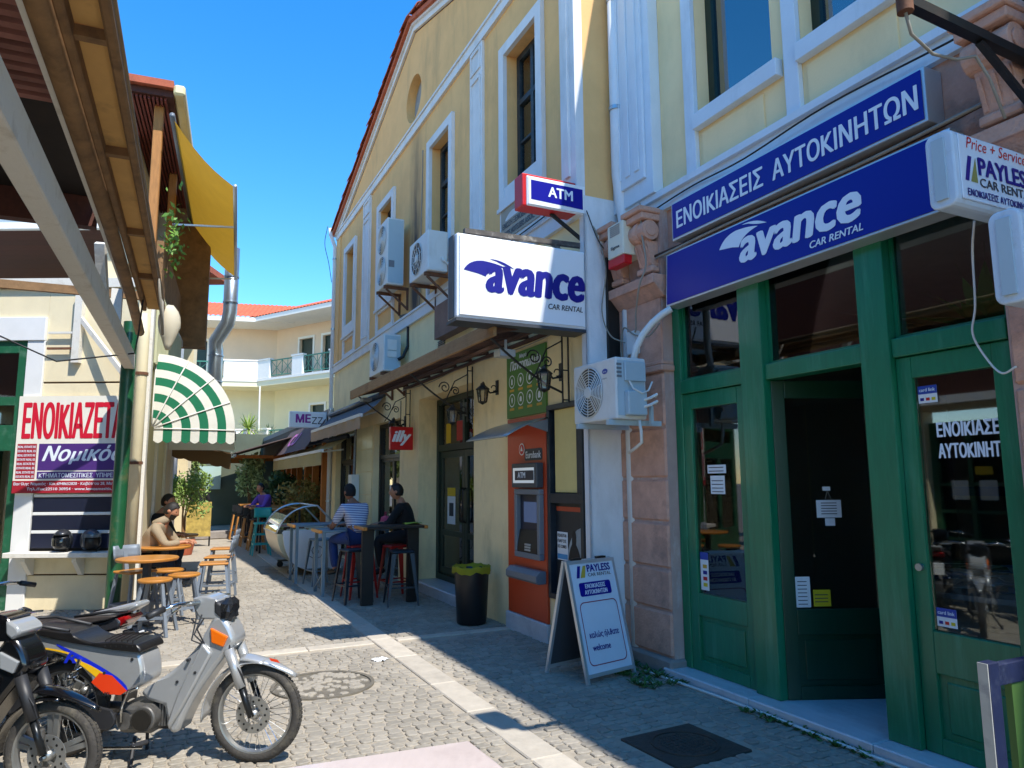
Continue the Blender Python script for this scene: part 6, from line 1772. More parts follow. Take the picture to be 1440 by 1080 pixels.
metal_stool('blue grey metal stool at the table before the ice cream cabinet', FR.at(5.45, 1.28, 0, 10), M_stoolgrey)
metal_stool('red metal stool under the man in the striped shirt', FR.at(3.92, 1.02, 0, 5), M_stoolred)
metal_stool('dark navy metal stool just left of the black slab leg', FR.at(3.55, 1.20, 0, 12), M_stooldark, .72)
metal_stool('dark navy metal stool right of the black slab leg', FR.at(3.05, .66, 0, -8), M_stooldark, .72)
metal_stool('red metal stool behind the black bar table against the wall', FR.at(3.65, .55, 0, 8), M_stoolred)

# ice cream cabinet with a curved glass hood
t = thing('ice_cream_cabinet', 'rounded steel ice cream cabinet with curved glass hood in the street', 'cabinet', FR.at(6.75, .65, 0))
LC = 1.75
pf = [(.0, .16), (.75, .16), (.98, .30), (1.10, .52), (1.13, .72), (.0, .72)]
low = MB(); low.prism(bez((.62, .14), (1.08, .22), (1.14, .74), 10) + [(0, .74), (0, .14)], .04, LC - .04, 'x'); low.build('body', mat('brushed_steel', '#b6b09c', .3, .7, var=.06, vscale=4, stretch=(8, 1, 1)), t, smooth=True, auto=30)
for x in (0, LC - .04): MB().prism(bez((.62, .10), (1.0, .2), (1.04, .74), 10) + [(1.04, .80), (.02, .80), (0, .10)], x, x + .038, 'x').build('end_panel', M_signwhite, t)
MB().grid(lambda u, v: (.04 + (LC - .08) * u, *[q for q in ((lambda b: (b[0], b[1]))(bez((1.15, .75), (1.0, 1.24), (.45, 1.225), 12)[round(v * 12)]))]), 2, 12).build('hood_glass', glass_mat('hood_glass', (.9, .95, .94), .12), t, smooth=True)
for x in (.01, LC - .04): MB().tube([(x + .015, a, b) for a, b in bez((1.15, .75), (1.0, 1.24), (.45, 1.225), 12)] + [(x + .015, .06, .82)], .016, 6).build('hood_frame', M_alu, t, smooth=True)
for v in (0, 12): 
    p = bez((1.15, .75), (1.0, 1.24), (.45, 1.225), 12)[v]; MB().tube([(.04, p[0], p[1]), (LC - .04, p[0], p[1])], .014, 6).build('hood_rail', M_alu, t)
MB().box(.05, LC - .05, .05, 1.05, .745, .77).build('tray_bed', M_alu, t)
rt_ = random.Random(8)
for i in range(6):
    for j in range(2):
        MB().box(.10 + i * .27, .33 + i * .27, .2 + j * .4, .55 + j * .4, .772, .80 + rt_.uniform(0, .04), c=.02).build('tub', mat('ice_%d%d' % (i, j), rt_.choice(['#e6d8b8', '#b98a5a', '#d9a0a0', '#c9d6a0', '#5a3a2a']), .6), t)
for x in (.2, LC - .2):
    for y in (.2, .85): MB().cyl((x - .02, y, .06), (x + .02, y, .06), .06, seg=12).build('castor', M_black, t)
for x in (.2, LC - .2): MB().box(x - .015, x + .015, .15, .9, .11, .145).build('castor_rail', M_dgrey, t)
MB().tube([(-.004, .45 + .02 * q * math.cos(q * .8) * .5, .42 + .02 * q * math.sin(q * .8) * .5) for q in range(18)], .006, 5).build('swirl_logo', M_lettgrey, t)

# teal high chair and wooden bar stools further along
t = thing('high_chair', 'turquoise wooden high chair at the far cafe tables', 'chair', FR.at(11.0, 1.55, 0))
MB().lathe([(0, .70), (.17, .70), (.18, .72), (.17, .74), (0, .74)], 18).build('seat', M_teal, t)
for sx in (-1, 1):
    for sy in (-1, 1): MB().bar((sx * .2, sy * .2, 0), (sx * .12, sy * .12, .70), .035, .035).build('leg', M_teal, t)
for z in (.25, .47): 
    k_ = .2 - .08 * z / .7
    for a, b, c, d in ((-1, -1, 1, -1), (1, -1, 1, 1), (1, 1, -1, 1), (-1, 1, -1, -1)): MB().bar((a * k_, b * k_, z), (c * k_, d * k_, z), .022, .03).build('stretcher', M_teal, t)
for s_ in (-.1, .1): MB().bar((-.14, s_, .72), (-.19, s_, .98), .025, .025).build('back_post', M_teal, t)
MB().grid(lambda u, v: (-.20 + .03 * math.cos(3.1 * (u - .5)), .19 * (2 * u - 1), .86 + .22 * v), 8, 4).build('backrest', M_teal, t, smooth=True, thick=.025)
def wood_stool(label, M):
    t = thing('wooden_stool', label, 'stool', M, 'wooden stools at the far cafe tables')
    MB().lathe([(0, .72), (.16, .72), (.17, .75), (0, .76)], 14).build('seat', M_black, t)
    for sx in (-1, 1):
        for sy in (-1, 1): MB().bar((sx * .2, sy * .2, 0), (sx * .1, sy * .1, .72), .035, .035).build('leg', M_orangewood, t)
    for a, b, c, d in ((-1, -1, 1, -1), (1, -1, 1, 1), (1, 1, -1, 1), (-1, 1, -1, -1)): MB().bar((a * .17, b * .17, .25), (c * .17, d * .17, .25), .02, .025).build('stretcher', M_orangewood, t)
    MB().grid(lambda u, v: (-.17, .16 * (2 * u - 1), .8 + .2 * v), 4, 3).build('backrest', M_black, t, thick=.02)
    return t
ws = wood_stool('pine legged black stool next to the turquoise high chair', FR.at(12.4, 1.5, 0))
for k, (s_, n_) in enumerate(((13.7, 1.55), (15.0, 1.6), (16.4, 1.6))):
    dup(ws, FR.at(s_, n_, 0), ('pine legged black stool second from the turquoise high chair', 'pine legged black stool third from the turquoise high chair', 'pine legged black stool farthest from the turquoise high chair')[k])
for k, s_ in enumerate((11.7, 13.1, 14.5, 16.0)):
    bar_table(('pine edged far bar table nearest to the turquoise high chair', 'second pine edged far bar table past the turquoise chair', 'third pine edged far bar table past the turquoise chair', 'last pine edged far bar table in the shade')[k], FR.at(s_, .6, 0), .95, .6, 1.02, M_black, top=M_orangewood)
# small menu case under the meter box side
t = thing('menu_stand', 'low board with pictures beside the round bush at the end of left wall', 'stand', FR.at(14.2, 2.75, 0))
MB().box(-.02, .02, -.3, .3, .25, 1.15).build('board', mat('menu_yellow', '#a9924a', .6, var=.5, vscale=6), t)
for y in (-.28, .28): MB().box(-.02, .02, y - .02, y + .02, 0, .25).build('leg', M_black, t)
t = tag(MB().box(-.4, .4, -.5, .5, 0, .22, c=.02).build('stone_block', M_grime), 'pale stone block on the paving near the far people', 'stone'); t.matrix_world = FR.at(17, 2.3, 0, 10)

# ---- left cafe: round tables, wooden stools and chairs
def round_table(label, x, y, H=.78, r=.34):
    t = thing('round_table', label, 'table', world_at(x, y, 0), 'round pine cafe tables along the left wall')
    MB().lathe([(0, H - .035), (r - .01, H - .035), (r, H - .02), (r, H - .008), (r - .008, H), (0, H)], 32).build('top', M_orangewood, t, smooth=True, auto=40)
    MB().bar((0, 0, .03), (0, 0, H - .036), .07, .07).build('column', M_dgrey, t)
    for a in (0, 90): MB().bar((-.25 * math.cos(RAD(a + 45)), -.25 * math.sin(RAD(a + 45)), .015 + a * .0003), (.25 * math.cos(RAD(a + 45)), .25 * math.sin(RAD(a + 45)), .015 + a * .0003), .05, .025).build('foot', M_dgrey, t)
def low_stool(label, x, y, H=.60, rz=0):
    t = thing('round_stool', label, 'stool', world_at(x, y, 0, rz), 'round pine stools with grey steel legs')
    MB().lathe([(0, H - .035), (.165, H - .035), (.18, H - .022), (.18, H - .008), (.172, H), (.05, H - .004), (0, H - .004)], 26).build('seat', M_orangewood, t, smooth=True, auto=40)
    for sx in (-1, 1):
        for sy in (-1, 1): MB().bar((sx * .2, sy * .2, 0), (sx * .1, sy * .1, H - .036), .032, .032).build('leg', M_metalgrey, t)
    for a, b, c, d in ((-1, -1, 1, -1), (1, -1, 1, 1), (1, 1, -1, 1), (-1, 1, -1, -1)): MB().bar((a * .167, b * .167, .2), (c * .167, d * .167, .2), .02, .03).build('foot_rail', M_metalgrey, t)
def steel_chair(label, x, y, rz, H=.60):
    """backrest stands at local -x"""
    t = thing('cafe_chair', label, 'chair', world_at(x, y, 0, rz), 'high cafe chairs with pine seats and grey backs')
    MB().box(-.18, .18, -.18, .18, H - .03, H, c=.012).build('seat', M_orangewood, t)
    for sx in (-1, 1):
        for sy in (-1, 1): MB().bar((sx * .21, sy * .2, 0), (sx * .15, sy * .14, H - .031), .032, .032).build('leg', M_metalgrey, t)
    for a, b, c, d in ((-1, -1, 1, -1), (1, -1, 1, 1), (1, 1, -1, 1), (-1, 1, -1, -1)): MB().bar((a * .19, b * .18, .2), (c * .19, d * .18, .2), .02, .028).build('foot_rail', M_metalgrey, t)
    MB().bar((-.17, 0, H - .05), (-.235, 0, H + .22), .05, .012, (1, 0, 0)).build('back_post', M_metalgrey, t)
    MB().grid(lambda u, v: (-.225 - .03 * v + .04 * (2 * u - 1) ** 2, .17 * (2 * u - 1), H + .13 + .16 * v), 8, 3).build('backrest', M_metalgrey, t, smooth=True, thick=.014)
round_table('round pine table nearest to the green post', -4.33, 8.62)
round_table('round pine table where the man in the hoodie leans', -4.86, 10.15)
round_table('round pine table behind the seated man', -5.35, 11.25)
round_table('round pine table farthest along the left wall', -5.75, 12.4)
low_stool('round pine stool in front of the nearest round table', -3.98, 8.12, .60, 10)
low_stool('round pine stool just behind and right of the nearest stool', -3.93, 8.72, .58, 30)
low_stool('round pine stool in the shade behind the nearest round table', -4.42, 9.35, .56, 20)
steel_chair('pine chair with grey back tucked left of the nearest round table', -4.62, 8.92, -30)
steel_chair('pine chair with grey back turned to the street beside the nearest stools', -4.0, 9.75, 200)
steel_chair('pine chair with grey back opposite the seated man', -4.28, 10.6, 190)
steel_chair('pine chair with grey back farthest along the left cafe', -4.75, 11.9, 195)
# pale marble table edge at the viewer's side
t = thing('marble_table', 'pale marble table top corner at the bottom edge of the picture', 'table', world_at(0, 0, 0))
M_tablemarble = mat('pink_marble', '#c9bab2', .3, var=.07, vscale=4, stretch=(6, 1, 6), dirt='#a8968f', dirt_amt=.45, dscale=5, coat=.2)
MB().prism([(-.16, 2.64), (-1.36, 2.157), (-.99, 1.447), (.21, 1.93)], .71, .75, 'z').build('top', M_tablemarble, t, bevel=.008)
MB().bar((-.58, 2.05, .02), (-.58, 2.05, .709), .09, .09).build('column', M_black, t)
MB().box(-.83, -.33, 1.8, 2.3, 0, .025).build('foot', M_black, t)
# ================================================================== people
def skin_mesh(name, chains, m, parent, sub=2, root=0):
    """chains: list of [(point, radius), ...]; a point that repeats joins its chains into one continuous surface"""
    vs, es, rs, idx = [], [], [], {}
    def vid(p, r):
        k = tuple(round(c, 4) for c in p)
        if k not in idx: idx[k] = len(vs); vs.append(p); rs.append(r)
        return idx[k]
    for ch in chains:
        prev = None
        for p, r in ch:
            i = vid(p, r)
            if prev is not None and prev != i: es.append((prev, i))
            prev = i
    me = bpy.data.meshes.new(name); me.from_pydata([tuple(v) for v in vs], es, [])
    me.materials.append(m)
    o = link(name, me, parent)
    md = o.modifiers.new('skin', 'SKIN'); md.use_smooth_shade = True
    for i, sv in enumerate(me.skin_vertices[0].data):
        r = rs[i]; sv.radius = (r, r) if not isinstance(r, tuple) else r
        sv.use_root = (i == root)
    ss = o.modifiers.new('sub', 'SUBSURF'); ss.levels = sub; ss.render_levels = sub
    return o
M_skin = mat('skin', '#b07a5c', .6, var=.06, vscale=10); M_skin2 = mat('skin_tan', '#94634a', .6, var=.06, vscale=10)
M_hair = mat('dark_hair', '#15100d', .6, var=.3, vscale=30, bump=.5, bscale=120)
def lerp(a, b, t): return tuple(a[i] + (b[i] - a[i]) * t for i in range(3))
def hand(chains, wrist, tip, side, r=.019):
    """palm and five curled fingers from the wrist towards tip"""
    w = Vector(wrist); d = (Vector(tip) - w).normalized(); s_ = d.cross(Vector((0, 0, 1))).normalized() if abs(d.z) < .9 else Vector((0, 1, 0)); dn = d.cross(s_)
    if dn.z > 0: dn = -dn
    palm = w + d * .05
    chains.append([(tuple(w), .026), (tuple(palm), .030)])
    for k, (off, L) in enumerate(((-.030, .06), (-.010, .075), (.010, .07), (.030, .055))):
        a = palm + d * .03 + s_ * off; b = a + d * L * .6 + dn * .012; c = b + d * L * .3 + dn * .03
        chains.append([(tuple(palm), .030), (tuple(a), .010), (tuple(b), .0085), (tuple(c), .0075)])
    th = w + d * .03 + s_ * (-.035 * side); t2_ = th + d * .035 - s_ * .018 * side + dn * .01
    chains.append([(tuple(palm), .030), (tuple(th), .011), (tuple(t2_), .009)])
def person(label, M, J, shirt, trousers, hairm=None, skinm=None, cap=None, sleeve=1., shoes=None, hood=False, face=0., beard=None, group=None):
    t = thing('person', label, 'person', M, group)
    sk = skinm or M_skin
    pel, chest, neck, head = J['pelvis'], J['chest'], J['neck'], J['head']
    body = []
    mid = lerp(pel, chest, .5)
    body.append([(pel, .135), (mid, .125), (chest, .145), (neck, .058), (lerp(neck, head, .45), .056)])
    for s_ in ('l', 'r'):
        sh, el, wr, tip = J['sh_' + s_], J['el_' + s_], J['wr_' + s_], J['ha_' + s_]
        body.append([(chest, .145), (sh, .062), (lerp(sh, el, .5), .048), (el, .041), (lerp(el, wr, .4), .039), (wr, .026)])
        hand(body, wr, tip, 1 if s_ == 'l' else -1)
        hp, kn, an, to = J['hip_' + s_], J['kn_' + s_], J['an_' + s_], J['to_' + s_]
        body.append([(pel, .135), (hp, .09), (lerp(hp, kn, .5), .078), (kn, .058), (lerp(kn, an, .35), .056), (an, .04), (to, .034)])
    skin_mesh('body', body, sk, t, 1)
    # head with brow, nose, jaw and ears; it looks along local angle face
    H = Vector(head); hd = MB()
    seg, rg = 24, 18; rings = []
    for i in range(rg + 1):
        ph = RAD(-88 + 176 * i / rg); z = .118 * math.sin(ph); c = math.cos(ph)
        ring_ = []
        for k in range(seg):
            a = 2 * math.pi * k / seg; x, y = math.cos(a), math.sin(a)
            rx, ry = .098, .077
            px, py = rx * c * x, ry * c * y
            if z < -.03: py *= 1 + (z + .03) * 2.2; px *= 1 + (z + .03) * (.6 if x > 0 else 3.4)
            fr = max(0, x) ** 6
            if abs(y) < .28 and -.045 < z < .03: px += .024 * fr * (1 - (abs(y) / .28)) * (1 - abs(z + .02) / .055 if abs(z + .02) < .055 else 0)   # nose
            if .005 < z < .03 and .2 < abs(y) < .6 and x > 0: px -= .007                                                                          # eye sockets
            if -.08 < z < -.055 and x > .8: px += .006                                                                                            # lips
            ring_.append((px, py, z))
        rings.append(ring_)
    Mh = Matrix.Translation(H) @ Matrix.Rotation(RAD(face), 4, 'Z') @ Matrix.Rotation(RAD(J.get('nod', 0)), 4, 'Y')
    hd.loft([[tuple(Mh @ Vector(p)) for p in r] for r in rings])
    for sy in (-1, 1): hd.lathe([(0, .012), (.022, .01), (.03, 0), (.018, -.008), (0, -.008)], 10, Mh @ Matrix.Translation((-.005, sy * .078, -.005)) @ Matrix.Rotation(RAD(-90 * sy), 4, 'X'))
    hd.build('head', sk, t, smooth=True)
    for sy in (-1, 1): MB().lathe([(0, .010), (.006, .008), (.010, 0)], 8, Mh @ Matrix.Translation((.078, sy * .032, .012)) @ Matrix.Rotation(RAD(90), 4, 'Y')).build('eye', mat('eye_dark', '#1a1411', .3), t, smooth=True)
    # hair: shell over the crown and back of the skull
    hr = MB(); rr_ = random.Random(len(label)); hm = hairm or M_hair
    hv = []
    for i in range(13):
        ph = RAD(-30 + 120 * i / 12); ringp = []
        for k in range(28):
            a = 2 * math.pi * k / 28; x, y = math.cos(a), math.sin(a); front = max(0, x)
            ph2 = max(ph, RAD(-30 + 72 * front ** .7 + (10 if abs(y) > .75 and x > -.2 else 0)))
            j_ = 1 + rr_.uniform(-.015, .03)
            ringp.append(tuple(Mh @ Vector((.108 * math.cos(ph2) * x * j_, .087 * math.cos(ph2) * y * j_, .126 * math.sin(ph2) * j_ + .002))))
        hv.append(ringp)
    hr.loft(hv, cap=False); hr.build('hair', hm if cap is None else cap, t, smooth=True)
    if beard: 
        b = MB(); b.grid(lambda u, v: tuple(Mh @ Vector(((.092 - .02 * v) * math.cos(RAD(-75 + 150 * u)) + .012, (.077 - .012 * v) * math.sin(RAD(-75 + 150 * u)), -.035 - .075 * v))), 12, 5); b.build('beard', M_hair, t, smooth=True)
    # clothes as looser shells
    top = [[(lerp(pel, mid, .1), .150), (mid, .142), (chest, .163), (lerp(chest, neck, .75), .075)]]
    for s_ in ('l', 'r'):
        sh, el, wr = J['sh_' + s_], J['el_' + s_], J['wr_' + s_]
        if sleeve > .8: top.append([(chest, .163), (sh, .078), (lerp(sh, el, .5), .065), (el, .058), (lerp(el, wr, .5), .052), (lerp(el, wr, .9), .040)])
        else: top.append([(chest, .163), (sh, .08), (lerp(sh, el, .45), .068), (lerp(sh, el, .8), .064)])
    skin_mesh('shirt', top, shirt, t, 2)
    if hood:
        b = lerp(chest, neck, .95); MB().lathe([(.05, .02), (.10, .05), (.125, .0), (.11, -.05), (.05, -.06)], 16, Matrix.Translation(b) @ Matrix.Rotation(RAD(face), 4, 'Z') @ Matrix.Translation((-.05, 0, .01)) @ Matrix.Rotation(RAD(-25), 4, 'Y')).build('hood', shirt, t, smooth=True)
    low = []
    for s_ in ('l', 'r'):
        hp, kn, an = J['hip_' + s_], J['kn_' + s_], J['an_' + s_]
        low.append([(pel, .152), (hp, .106), (lerp(hp, kn, .5), .093), (kn, .074), (lerp(kn, an, .5), .066), (lerp(kn, an, .93), .055)])
    skin_mesh('trousers', low, trousers, t, 2)
    for s_ in ('l', 'r'):
        an, to = J['an_' + s_], J['to_' + s_]
        skin_mesh('shoe', [[(lerp(an, to, -.3), .046), (lerp(an, to, .4), .048), (lerp(an, to, 1.05), .040)]], shoes or M_black, t, 1)
    return t
def seated(seat, lean=.2, reach=.38, elz=None, foot=.28, spread=.1, hz=None, fwd_=.45):
    """person sits facing local +x; seat is the seat height"""
    p = (0, 0, seat + .12)
    ch = (lean * .42, 0, seat + .46); nk = (lean * .62, 0, seat + .61); hd = (lean * .62 + .08, 0, seat + .76)
    J = dict(pelvis=p, chest=ch, neck=nk, head=hd)
    for s_, sg in (('l', 1), ('r', -1)):
        J['sh_' + s_] = (ch[0] + .02, sg * .18, ch[2] + .07)
        J['el_' + s_] = (ch[0] + reach * .55, sg * .24, (elz or seat + .32))
        J['wr_' + s_] = (ch[0] + reach * 1.05, sg * .13, (hz or seat + .36))
        J['ha_' + s_] = (ch[0] + reach * 1.3, sg * .08, (hz or seat + .36))
        J['hip_' + s_] = (.06, sg * .1, seat + .10)
        J['kn_' + s_] = (fwd_, sg * (.1 + spread * .5), seat + .06)
        J['an_' + s_] = (fwd_ - .08, sg * (.1 + spread * .4), foot + .08)
        J['to_' + s_] = (fwd_ + .08, sg * (.11 + spread * .5), foot + .04)
    return J
def standing(h=1.0, step=.12):
    J = dict(pelvis=(0, 0, .95 * h), chest=(.01, 0, 1.30 * h), neck=(.02, 0, 1.47 * h), head=(.05, 0, 1.63 * h))
    for s_, sg in (('l', 1), ('r', -1)):
        J['sh_' + s_] = (.01, sg * .19, 1.38 * h); J['el_' + s_] = (-.02 + .05 * sg, sg * .25, 1.10 * h); J['wr_' + s_] = (.10, sg * .24, .87 * h); J['ha_' + s_] = (.15, sg * .23, .79 * h)
        J['hip_' + s_] = (0, sg * .1, .90 * h); J['kn_' + s_] = (.03 + step * sg * .5, sg * .11, .50 * h); J['an_' + s_] = (step * sg, sg * .12, .09); J['to_' + s_] = (step * sg + .15, sg * .14, .045)
    return J
def striped_mat():
    m = mat('striped_shirt', '#d7d9de', .85)
    N = m.node_tree.nodes; Lk = m.node_tree.links
    tc = N.new('ShaderNodeTexCoord'); sx = N.new('ShaderNodeSeparateXYZ'); Lk.new(tc.outputs['Object'], sx.inputs[0])
    mu = N.new('ShaderNodeMath'); mu.operation = 'MULTIPLY'; mu.inputs[1].default_value = 40; Lk.new(sx.outputs[2], mu.inputs[0])
    fr = N.new('ShaderNodeMath'); fr.operation = 'FRACT'; Lk.new(mu.outputs[0], fr.inputs[0])
    gt = N.new('ShaderNodeMath'); gt.operation = 'GREATER_THAN'; gt.inputs[1].default_value = .55; Lk.new(fr.outputs[0], gt.inputs[0])
    mx = N.new('ShaderNodeMix'); mx.data_type = 'RGBA'; mx.inputs[6].default_value = (*hexc('#44578c'), 1); mx.inputs[7].default_value = (*hexc('#dfe2ea'), 1)
    Lk.new(gt.outputs[0], mx.inputs[0]); Lk.new(mx.outputs[2], N['Principled BSDF'].inputs['Base Color'])
    return m
M_hoodie = mat('beige_hoodie', '#8f8068', .9, var=.08, vscale=8, bump=.3, bscale=25); M_jean = mat('dark_jeans', '#1c2433', .85, var=.15, vscale=8); M_blk = mat('black_cloth', '#121215', .9, var=.2, vscale=8); M_bjean = mat('blue_jeans', '#22386a', .85, var=.12, vscale=8)  # hoodie greyed away from skin tone and darkened to stand in for shade
J = seated(.50, .46, .36, .80, .2, .1, .83); J['nod'] = 24
person('bearded man in a beige hoodie leaning on a round table', world_at(-5.22, 10.22, 0, 8), J, M_hoodie, M_jean, face=0, beard=True, hood=True)
J = seated(.60, .3, .3, .82, .24, .1, .86)
person('dark haired person mostly hidden behind the man in the hoodie', world_at(-5.68, 11.3, 0, 5), J, M_blk, M_jean)
J = seated(.74, .30, .40, .98, .27, .12, 1.0)
person('man in a blue and white striped shirt and dark cap seated with his back turned', FR.at(4.0, 1.02, 0, 20), J, striped_mat(), M_bjean, cap=M_blk, skinm=M_skin2, sleeve=.4)
J = seated(.74, .2, .36, 1.0, .27, .1, 1.02)
person('dark haired person in black seated by the glass beside the cafe door', FR.at(3.9, .28, 0, 60), J, M_blk, M_blk)
t = thing('pink_bag', 'small pink bag beside the person in black at the cafe', 'bag', FR.at(4.42, .5, .952))
MB().lathe([(0, 0), (.07, .0), (.09, .06), (.07, .15), (.03, .17), (0, .17)], 14).build('bag', mat('pink_cloth', '#d0506a', .8, var=.15, vscale=12), t, smooth=True)
MB().tube([(-.04, 0, .15), (-.03, 0, .23), (.03, 0, .23), (.04, 0, .15)], .008, 5).build('handle', mat('pink_strap', '#a83a52', .8), t)
J = seated(.75, .25, .38, 1.02, .27, .1, 1.06)
person('person in a purple top seated at the far cafe tables', FR.at(13.3, 1.15, 0, 120), J, mat('purple_cloth', '#6a48a8', .85), M_blk)
person('person in dark clothes standing in the shade at the street end', FR.at(18.3, 2.55, 0, 30), standing(1.0), M_blk, M_jean)
person('second dark figure standing just left of the other at the street end', FR.at(19.0, 2.95, 0, 160), standing(.97), mat('navy_cloth', '#1a2030', .9), M_blk)
# ================================================================== parked motorcycles
M_tyre = mat('tyre_rubber', '#3a3733', .85, var=.2, vscale=12, bump=.4, bscale=60, dirt='#77705f', dirt_amt=.6, dscale=8)
M_rim = mat('rim_alloy', '#a7a7a3', .35, .8, var=.1); M_chrome = mat('chrome', '#c9ccce', .15, 1.); M_eng = mat('engine_alloy', '#6c6a66', .5, .6, var=.2, vscale=12, dirt='#2c2824', dirt_amt=.6, dscale=10)
M_silver = mat('silver_paint', '#aeb0b0', .3, .45, var=.04, vscale=4, coat=.5, dirt='#8a867c', dirt_amt=.25, dscale=4); M_bikeblack = mat('black_gloss_paint', '#0c0d10', .18, var=.1, coat=.6)
M_seat = mat('black_vinyl', '#1b1a1a', .38, var=.15, vscale=12, bump=.15, bscale=60); M_seatgrey = mat('worn_seat', '#3c3633', .6, var=.2, vscale=8)
M_plast = mat('grey_black_plastic', '#26272a', .5, var=.15, vscale=9); M_orangel = mat('amber_lens', '#e0690f', .15, coat=.5); M_redl = mat('red_lens', '#8a0d10', .12, coat=.6); M_clearl = mat('clear_lens', '#8f9294', .08, coat=.6); M_fork = mat('fork_dark', '#2a2d30', .3, .6)
def wheel(t, x, R, cast, disc):
    w = thing('wheel', '', '') if False else None
    C_ = Matrix.Translation((x, 0, R)) @ Matrix.Rotation(RAD(90), 4, 'X')
    ty = MB(); r0 = R - .031
    ty.lathe([(r0 + .031 * math.cos(a), .031 * 1.05 * math.sin(a)) for a in [2 * math.pi * k / 14 for k in range(15)]], 48, C_)
    for k in range(72):                                   # tread blocks
        a = 2 * math.pi * k / 72
        for sg in (-1, 1): ty.box(-.006, .006, -.009, .009, -.002, .004, C_ @ Matrix.Rotation(a + (.02 if sg > 0 else 0), 4, 'Z') @ Matrix.Translation((R - .004, 0, sg * .013)) @ Matrix.Rotation(RAD(90), 4, 'Y'))
    wh = ty.build('tyre', M_tyre, t, smooth=True, auto=30)
    rm_ = MB(); rm_.lathe([(R - .062, -.022), (R - .052, -.025), (R - .052, -.018), (R - .060, 0), (R - .052, .018), (R - .052, .025), (R - .062, .022), (R - .072, 0), (R - .062, -.022)], 48, C_); rm_.build('rim', M_rim, wh, smooth=True, auto=30)
    hb_ = MB(); hb_.lathe([(0, -.06), (.02, -.06), (.035, -.03), (.028, 0), (.035, .03), (.02, .06), (0, .06)], 20, C_); hb_.build('hub', M_rim, wh, smooth=True)
    if cast:
        for k in range(5):
            a = k * 2 * math.pi / 5 + .35
            for da in (-.10, .10): MB().bar(C_ @ Vector((.03 * math.cos(a + da * 3), .03 * math.sin(a + da * 3), 0)), C_ @ Vector(((R - .06) * math.cos(a + da), (R - .06) * math.sin(a + da), 0)), .026, .020, (0, 1, 0)).build('cast_spoke', M_rim, wh)
    else:
        sp = MB()
        for k in range(36):
            a = 2 * math.pi * k / 36; b = a + (.5 if k % 2 else -.5); sg = 1 if k % 4 < 2 else -1
            sp.tube([C_ @ Vector((.03 * math.cos(b), .03 * math.sin(b), sg * .028)), C_ @ Vector(((R - .062) * math.cos(a), (R - .062) * math.sin(a), 0))], .0016, 4)
        o = sp.build('spokes', M_chrome, wh); struct(o, 'stuff')
    if disc:
        d = MB(); d.lathe([(.055, .045), (.105, .045), (.105, .049), (.055, .049), (.055, .045)], 36, C_)
        d.build('brake_disc', M_rim, wh)
        hl = MB()
        for k in range(16):
            a = 2 * math.pi * k / 16; rr_ = .075 + .016 * (k % 2); hl.lathe([(0, .0497), (.007, .0497)], 8, C_ @ Matrix.Translation((rr_ * math.cos(a), rr_ * math.sin(a), 0)))
        struct(hl.build('disc_holes', M_black, wh), 'stuff')
        for k in range(5):
            a = k * 2 * math.pi / 5; MB().bar(C_ @ Vector((.03 * math.cos(a), .03 * math.sin(a), .045)), C_ @ Vector((.06 * math.cos(a + .5), .06 * math.sin(a + .5), .046)), .012, .004, (0, 1, 0)).build('disc_arm', M_rim, wh)
    return wh
def shell(t, nm, prof, w, m, bv=.022, par=None, y=0.):
    """side profile pushed to width w with rounded edges"""
    return MB().prism(prof, y - w / 2, y + w / 2, 'y').build(nm, m, par or t, smooth=True, bevel=bv, auto=60)
